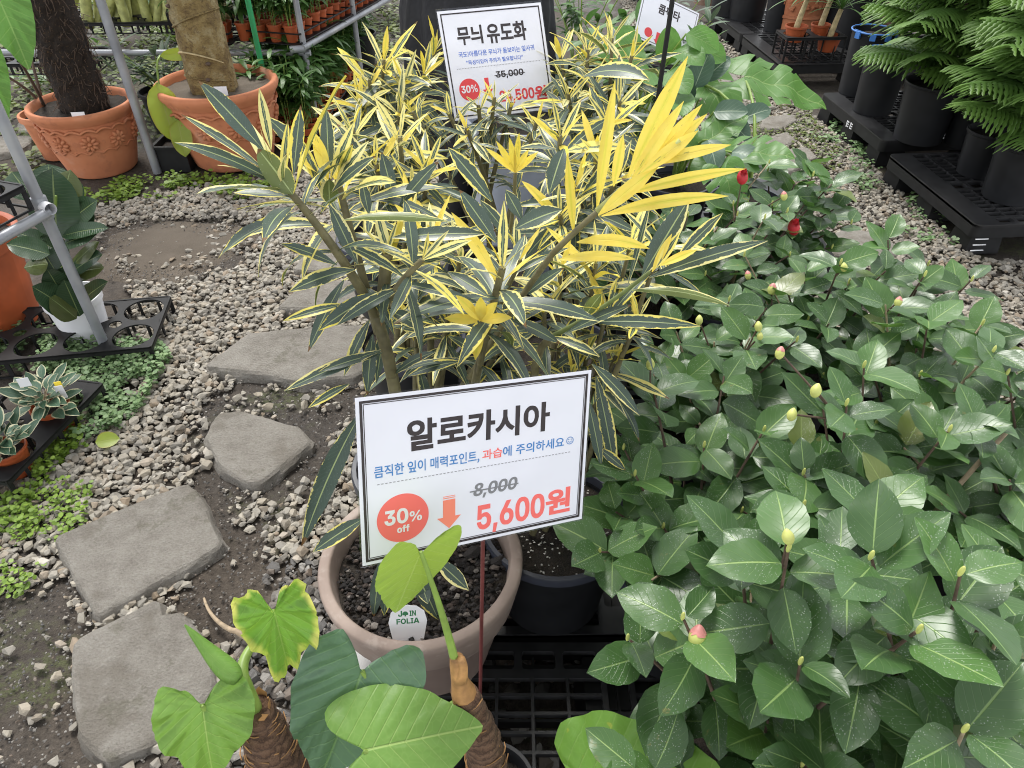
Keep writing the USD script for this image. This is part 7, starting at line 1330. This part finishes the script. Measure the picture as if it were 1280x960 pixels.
# ------------------------------------------------------------------ right side: pots and pines on the pallets
rng = np.random.default_rng(15)
def frond_mesh(L, seed, npair=15):
    rg = np.random.default_rng(seed); mb = MB(); r_ = bez((0, 0, 0), (L * .5, 0, L * .10), (L, 0, -L * .14), 24)
    mb.add(*tube(r_, np.linspace(.0035, .001, 24), 4, False))
    for k in range(npair):
        q = .10 + .88 * k / npair; P = np.array([np.interp(q * 23, np.arange(24), r_[:, c_]) for c_ in range(3)]); T = unit(np.array([np.interp(min(q * 23 + 1, 23), np.arange(24), r_[:, c_]) for c_ in range(3)]) - P)
        for s in (-1, 1):
            Lb = L * .40 * math.sin(math.pi * min(1, q * .80 + .20))**.8 * rg.uniform(.85, 1.1) + .012; d0 = unit(T * .62 + np.array([0, s, 0]) * .95 + [0, 0, .10])
            n = 9; t = np.linspace(0, 1, n); c = P + d0 * Lb * t[:, None] + np.array([0, 0, -1.0]) * (Lb * rg.uniform(.38, .6) * t**2)[:, None]; tt = np.gradient(c, axis=0); tt /= np.linalg.norm(tt, axis=1, keepdims=True); S = np.cross(tt, [0, 0, 1]); S /= np.linalg.norm(S, axis=1, keepdims=True); U = np.cross(S, tt)
            w = .0105 * (1 - .75 * t**3) * np.where(np.arange(n) % 2, 1.25, .6); w[-1] = .001
            v = np.stack([c + S * w[:, None] - U * (w * .45)[:, None] + tt * .004, c + U * (w * .35)[:, None], c - S * w[:, None] - U * (w * .45)[:, None] + tt * .004], 1).reshape(-1, 3)
            i = np.arange(n - 1)[:, None] * 3; f = np.hstack([i, i + 1, i + 4, i + 3, i + 1, i + 2, i + 5, i + 4]).reshape(-1, 4); mb.add(v, f, np.stack([np.zeros(n * 3), np.repeat(t, 3) * .6 + q * .4], 1))
    return mb.get()
FR = [frond_mesh(1.0 * L_, 60 + k, n_) for k, (L_, n_) in enumerate(((.44, 17), (.40, 16), (.35, 14), (.27, 12)))]
def pine(label, C, h, tiers, seed, potr=.13, poth=.25, big=1.0, low=.3):
    th = thing('norfolk_pine', label, 'potted pine', C); pot_parts(th, C, potr, potr * .8, poth, 'black_pot', .008, .014, .004); rg = np.random.default_rng(seed); C = np.asarray(C)
    part(th, 'trunk', tube(bez(C + [0, 0, poth - .03], C + [.01, 0, h * .5], C + [0, .01, h], 12), np.linspace(.011, .004, 12), 8), 'brown_twig')
    for k in range(tiers):
        q = k / max(tiers - 1, 1); z = low + (h - low) * q; m = 8 if q < .8 else 6; ph = rg.uniform(0, 6.28)
        for i in range(m):
            a = ph + i * 6.283 / m + rg.uniform(-.15, .15); kind = min(3, int(q * 3.2)) if q > .3 else rg.integers(0, 2); v, f, uv = FR[kind]; el = math.radians(rg.uniform(8, 26) + 16 * q); ro = rg.uniform(-.25, .25); s_ = big * rg.uniform(.85, 1.1)
            Ry = np.array([[math.cos(el), 0, math.sin(el)], [0, 1, 0], [-math.sin(el), 0, math.cos(el)]]).T; Rx = np.array([[1, 0, 0], [0, math.cos(ro), -math.sin(ro)], [0, math.sin(ro), math.cos(ro)]]); Rz = np.array([[math.cos(a), -math.sin(a), 0], [math.sin(a), math.cos(a), 0], [0, 0, 1]])
            part(th, 'frond', ((v * s_) @ (Rz @ Ry.T.T @ Rx).T + C + [0, 0, z], f, uv), 'pine_needle')
    return th
def on(px_, py_, dx=0, dy=0): p = G(px_, py_, .14); return (p[0] + dx, p[1] + dy, .14)
pine('Norfolk pine nearest on the right pallet at the right edge', on(1262, 262, .05, .12), 1.0, 8, 1, .125, .24, 1.0, .29)
pine('Norfolk pine in the tall black pot at the corner where two pallets meet', on(1160, 186, .0, .13), 1.1, 8, 2, .14, .28, 1.02, .35)
pine('Norfolk pine behind the nearest one, deeper on the right pallet', on(1215, 205, .12, .12), 1.15, 8, 3, .13, .25, 1.05, .34)
pine('Norfolk pine at the upper right edge, tallest', on(1270, 150, .12, .2), 1.3, 9, 4, .14, .26, 1.05, .34)
pine('Norfolk pine behind the blue clipped pots', on(1135, 120, .15, .15), 1.15, 8, 5, .13, .26, 1.0, .38)
for (a, lab, r_, h_) in ((on(1225, 222, .0, .05), 'plain black pot squeezed between the two nearest pines', .10, .20), (on(1185, 190, .12, .1), 'plain black pot in the shade behind the nearest pallet edge', .11, .22)):
    th = thing('black_pot', lab, 'plant pot', a); pot_parts(th, a, r_, r_ * .8, h_, 'black_pot', .006, .014, .003)
for px_, py_, lab, h_, r_ in ((1072, 124, 'tall black pot with blue clips at the pallet corner', .34, .115), (1092, 148, 'second black pot with blue clips, partly under pine fronds', .31, .115)):
    c_ = on(px_, py_, .03, .11); th = thing('clip_pot', lab, 'plant pot', c_); pot_parts(th, c_, r_, r_ * .86, h_, 'black_pot', .006, .012, .004)
    a = np.linspace(0, 6.2832, 41); part(th, 'blue_ring', tube(np.stack([c_[0] + (r_ + .004) * np.cos(a), c_[1] + (r_ + .004) * np.sin(a), c_[2] + h_ + .002 + 0 * a], 1), .004, 6, False), 'blue_plastic')
    for q_ in (3.6, 4.3, 5.0, 5.7): part(th, 'blue_clip', boxm((c_[0] + (r_ + .006) * math.cos(q_), c_[1] + (r_ + .006) * math.sin(q_), c_[2] + h_ - .012), (.012, .03, .035), q_), 'blue_plastic', False)
    part(th, 'blue_strap', tube(np.array([c_]) + [[-r_, -.01, h_ + .005], [0, -r_ * .9, h_ - .02], [r_, -.02, h_ + .006]], .0045, 6), 'blue_plastic')
# the terracotta urn and the tray of three palms in front of it
Cu = np.array(on(1002, 48, .03, .25)); ur = thing('terracotta_urn', 'terracotta pot with double rim and relief on the third right pallet', 'plant pot', Cu)
part(ur, 'pot', lathe([(.17, 0), (.178, .01), (.183, .10), (.190, .105), (.190, .12), (.184, .125), (.205, .30), (.205, .31)], 56, c=Cu), 'terracotta'); part(ur, 'rim', lathe([(.204, .295), (.222, .298), (.228, .325), (.220, .345), (.216, .355), (.235, .365), (.245, .39), (.240, .415), (.225, .42), (.21, .41), (.205, .33)], 56, c=Cu, sharp=False), 'terracotta'); part(ur, 'soil', disc(Cu + [0, 0, .37], .205, 36, 6, .02), 'pot_soil')
for k in range(14):
    a = k * .449; mb = MB()
    for q_ in range(5):
        v, f = blob((0, 0, 0), (.022, .008, .013), 1, .3, k + q_); an = rng.uniform(-1, 1); v = np.stack([v[:, 0] * math.cos(an) - v[:, 2] * math.sin(an), v[:, 1], v[:, 0] * math.sin(an) + v[:, 2] * math.cos(an)], 1) + [rng.uniform(-.03, .03), 0, rng.uniform(-.045, .045)]; v = np.stack([-(.194) * math.sin(a) * 0 + (v[:, 0] * -math.sin(a)) + (.194 + v[:, 1]) * math.cos(a), v[:, 0] * math.cos(a) + (.194 + v[:, 1]) * math.sin(a), v[:, 2]], 1); mb.add(v + Cu + [0, 0, .205], f)
    part(ur, 'relief', mb, 'terracotta')
leafy_bush('spiky_plant', 'dark spiky plant growing in the terracotta pot on the third right pallet', 'plant', Cu + [0, 0, .36], .12, .3, 24, .22, .06, 'palm_leaf', False, 5, up=1.0)
Ct2 = np.array([*G(1013, 78, .14)[:2], .14]) + [.0, .10, 0]; t7, sp7 = tray('small black tray with three orange potted palms before the terracotta urn', Ct2, .06, .40, .21, 2, 1, .15, .42)
for k, ((dx, dy, dz), lab, rr_) in enumerate((((-.10, .02, .10), 'small palm with tan stem and spiky crown, leftmost of three in the tray', .07), ((.07, .06, .10), 'small palm with tan stem in the middle of three in the tray', .06), ((.12, -.01, .05), 'small palm with tan leaning stem, rightmost of three in the tray', .075))):
    c_ = Ct2 + [dx, dy, dz]; th = thing('stemmed_palm', lab, 'potted palm', c_); pot_parts(th, c_, rr_, rr_ * .75, .095, 'orange_plastic', .006, .014, .003)
    e = c_ + [.035, .02, .24]; part(th, 'stem', tube(bez(c_ + [0, 0, .07], c_ + [.01, .0, .17], e, 8), np.linspace(.020, .015, 8), 9), 'tan_cane')
    for q_ in range(26):
        a_ = q_ * 2.4; el = math.radians(82 - q_ * 2.6); d = np.array([math.cos(a_) * math.cos(el), math.sin(a_) * math.cos(el), math.sin(el)]); part(th, 'leaf', leaf(e, d, up_normal(d), .30 * rng.uniform(.8, 1.1), .0075, 'strap', rng.uniform(.4, 1.1), .3, 7, 1), 'palm_leaf')
for k, (px_, py_, r_, h_, lab, mt_) in enumerate(((961, 43, .10, .26, 'slim black pot left of the terracotta urn', 'black_pot'), (924, 28, .15, .33, 'black pot with pale rim edge in the middle of the far pallet', 'black_pot'), (900, 22, .15, .34, 'wide black pot on the far right pallet, leaning against its neighbour', 'black_pot'), (875, 8, .13, .26, 'brown pot at the far end of the pallets', 'brown_plank'), (1040, 45, .16, .34, 'large black pot right of the terracotta urn', 'black_pot'), (1058, 62, .15, .40, 'large black pot in deep shade behind the stemmed palms', 'black_pot'))):
    c_ = np.array(on(px_, py_, .08, .12)); th = thing('nursery_pot', lab, 'plant pot', c_); pot_parts(th, c_, r_, r_ * .84, h_, mt_, .008, .018, .004, 'navy_rim' if k == 1 else None)
    leafy_bush('pot_shrub', ('shrub in the slim black pot left of the terracotta urn', 'shrub in the black pot with pale rim edge', 'shrub in the wide leaning black pot', 'shrub in the brown far pot', 'shrub in the large black pot right of the urn', 'shrub in the shaded large pot')[k], 'plant', c_ + [0, 0, h_ - .03], .2, .5, 50, .13, .14, 'palm_leaf' if k % 2 else 'shrub_leaf', False, 7)
c_ = np.array(on(1085, 40, .2, .2)); th = thing('nursery_pot', 'tall brown pot beside the blue clipped pots', 'plant pot', c_); pot_parts(th, c_, .15, .14, .5, 'brown_plank', .01, .03, .006)
leafy_bush('pot_shrub', 'dark leafy shrub with pale glossy leaves in the tall brown pot', 'plant', c_ + [0, 0, .46], .28, .5, 110, .16, .13, 'rubber_leaf', False, 9)
for k, (x_, y_, h_) in enumerate(((2.7, 4.2, .9), (2.6, 5.2, 1.0), (3.1, 3.4, .9), (2.4, 6.3, .9), (3.2, 4.8, 1.1), (1.2, 7.4, .5), (1.9, 7.8, .7))):
    leafy_bush('backdrop_shrub', ('dark shrub behind the pines', 'dark shrub behind the terracotta urn', 'dark shrub at the far right edge', 'dark shrub behind the far nursery pots', 'tall dark shrub behind all pines', 'shrub at the far end of the right path', 'shrub behind the far end of the pallets')[k], 'potted shrub', (x_, y_, 0), .4, h_, 110, .18, .14, 'palm_leaf' if k % 2 else 'shrub_leaf', True, 10)
mk = G(1057, 153, .10); th = thing('pallet_mark', 'small worn white lettering on the edge of the second right pallet', 'marking', mk)
for q_ in range(2):
    for z_ in (.0, .012, .024): part(th, 'stroke', boxm(mk + [.0 + q_ * .006, -.03 - q_ * .035, z_ - .01], (.003, .022, .004), rzr), 'white_plastic', False)
    part(th, 'stroke', boxm(mk + [-.001 + q_ * .006, -.03 - q_ * .035 + .01, .002], (.003, .004, .035), rzr), 'white_plastic', False)
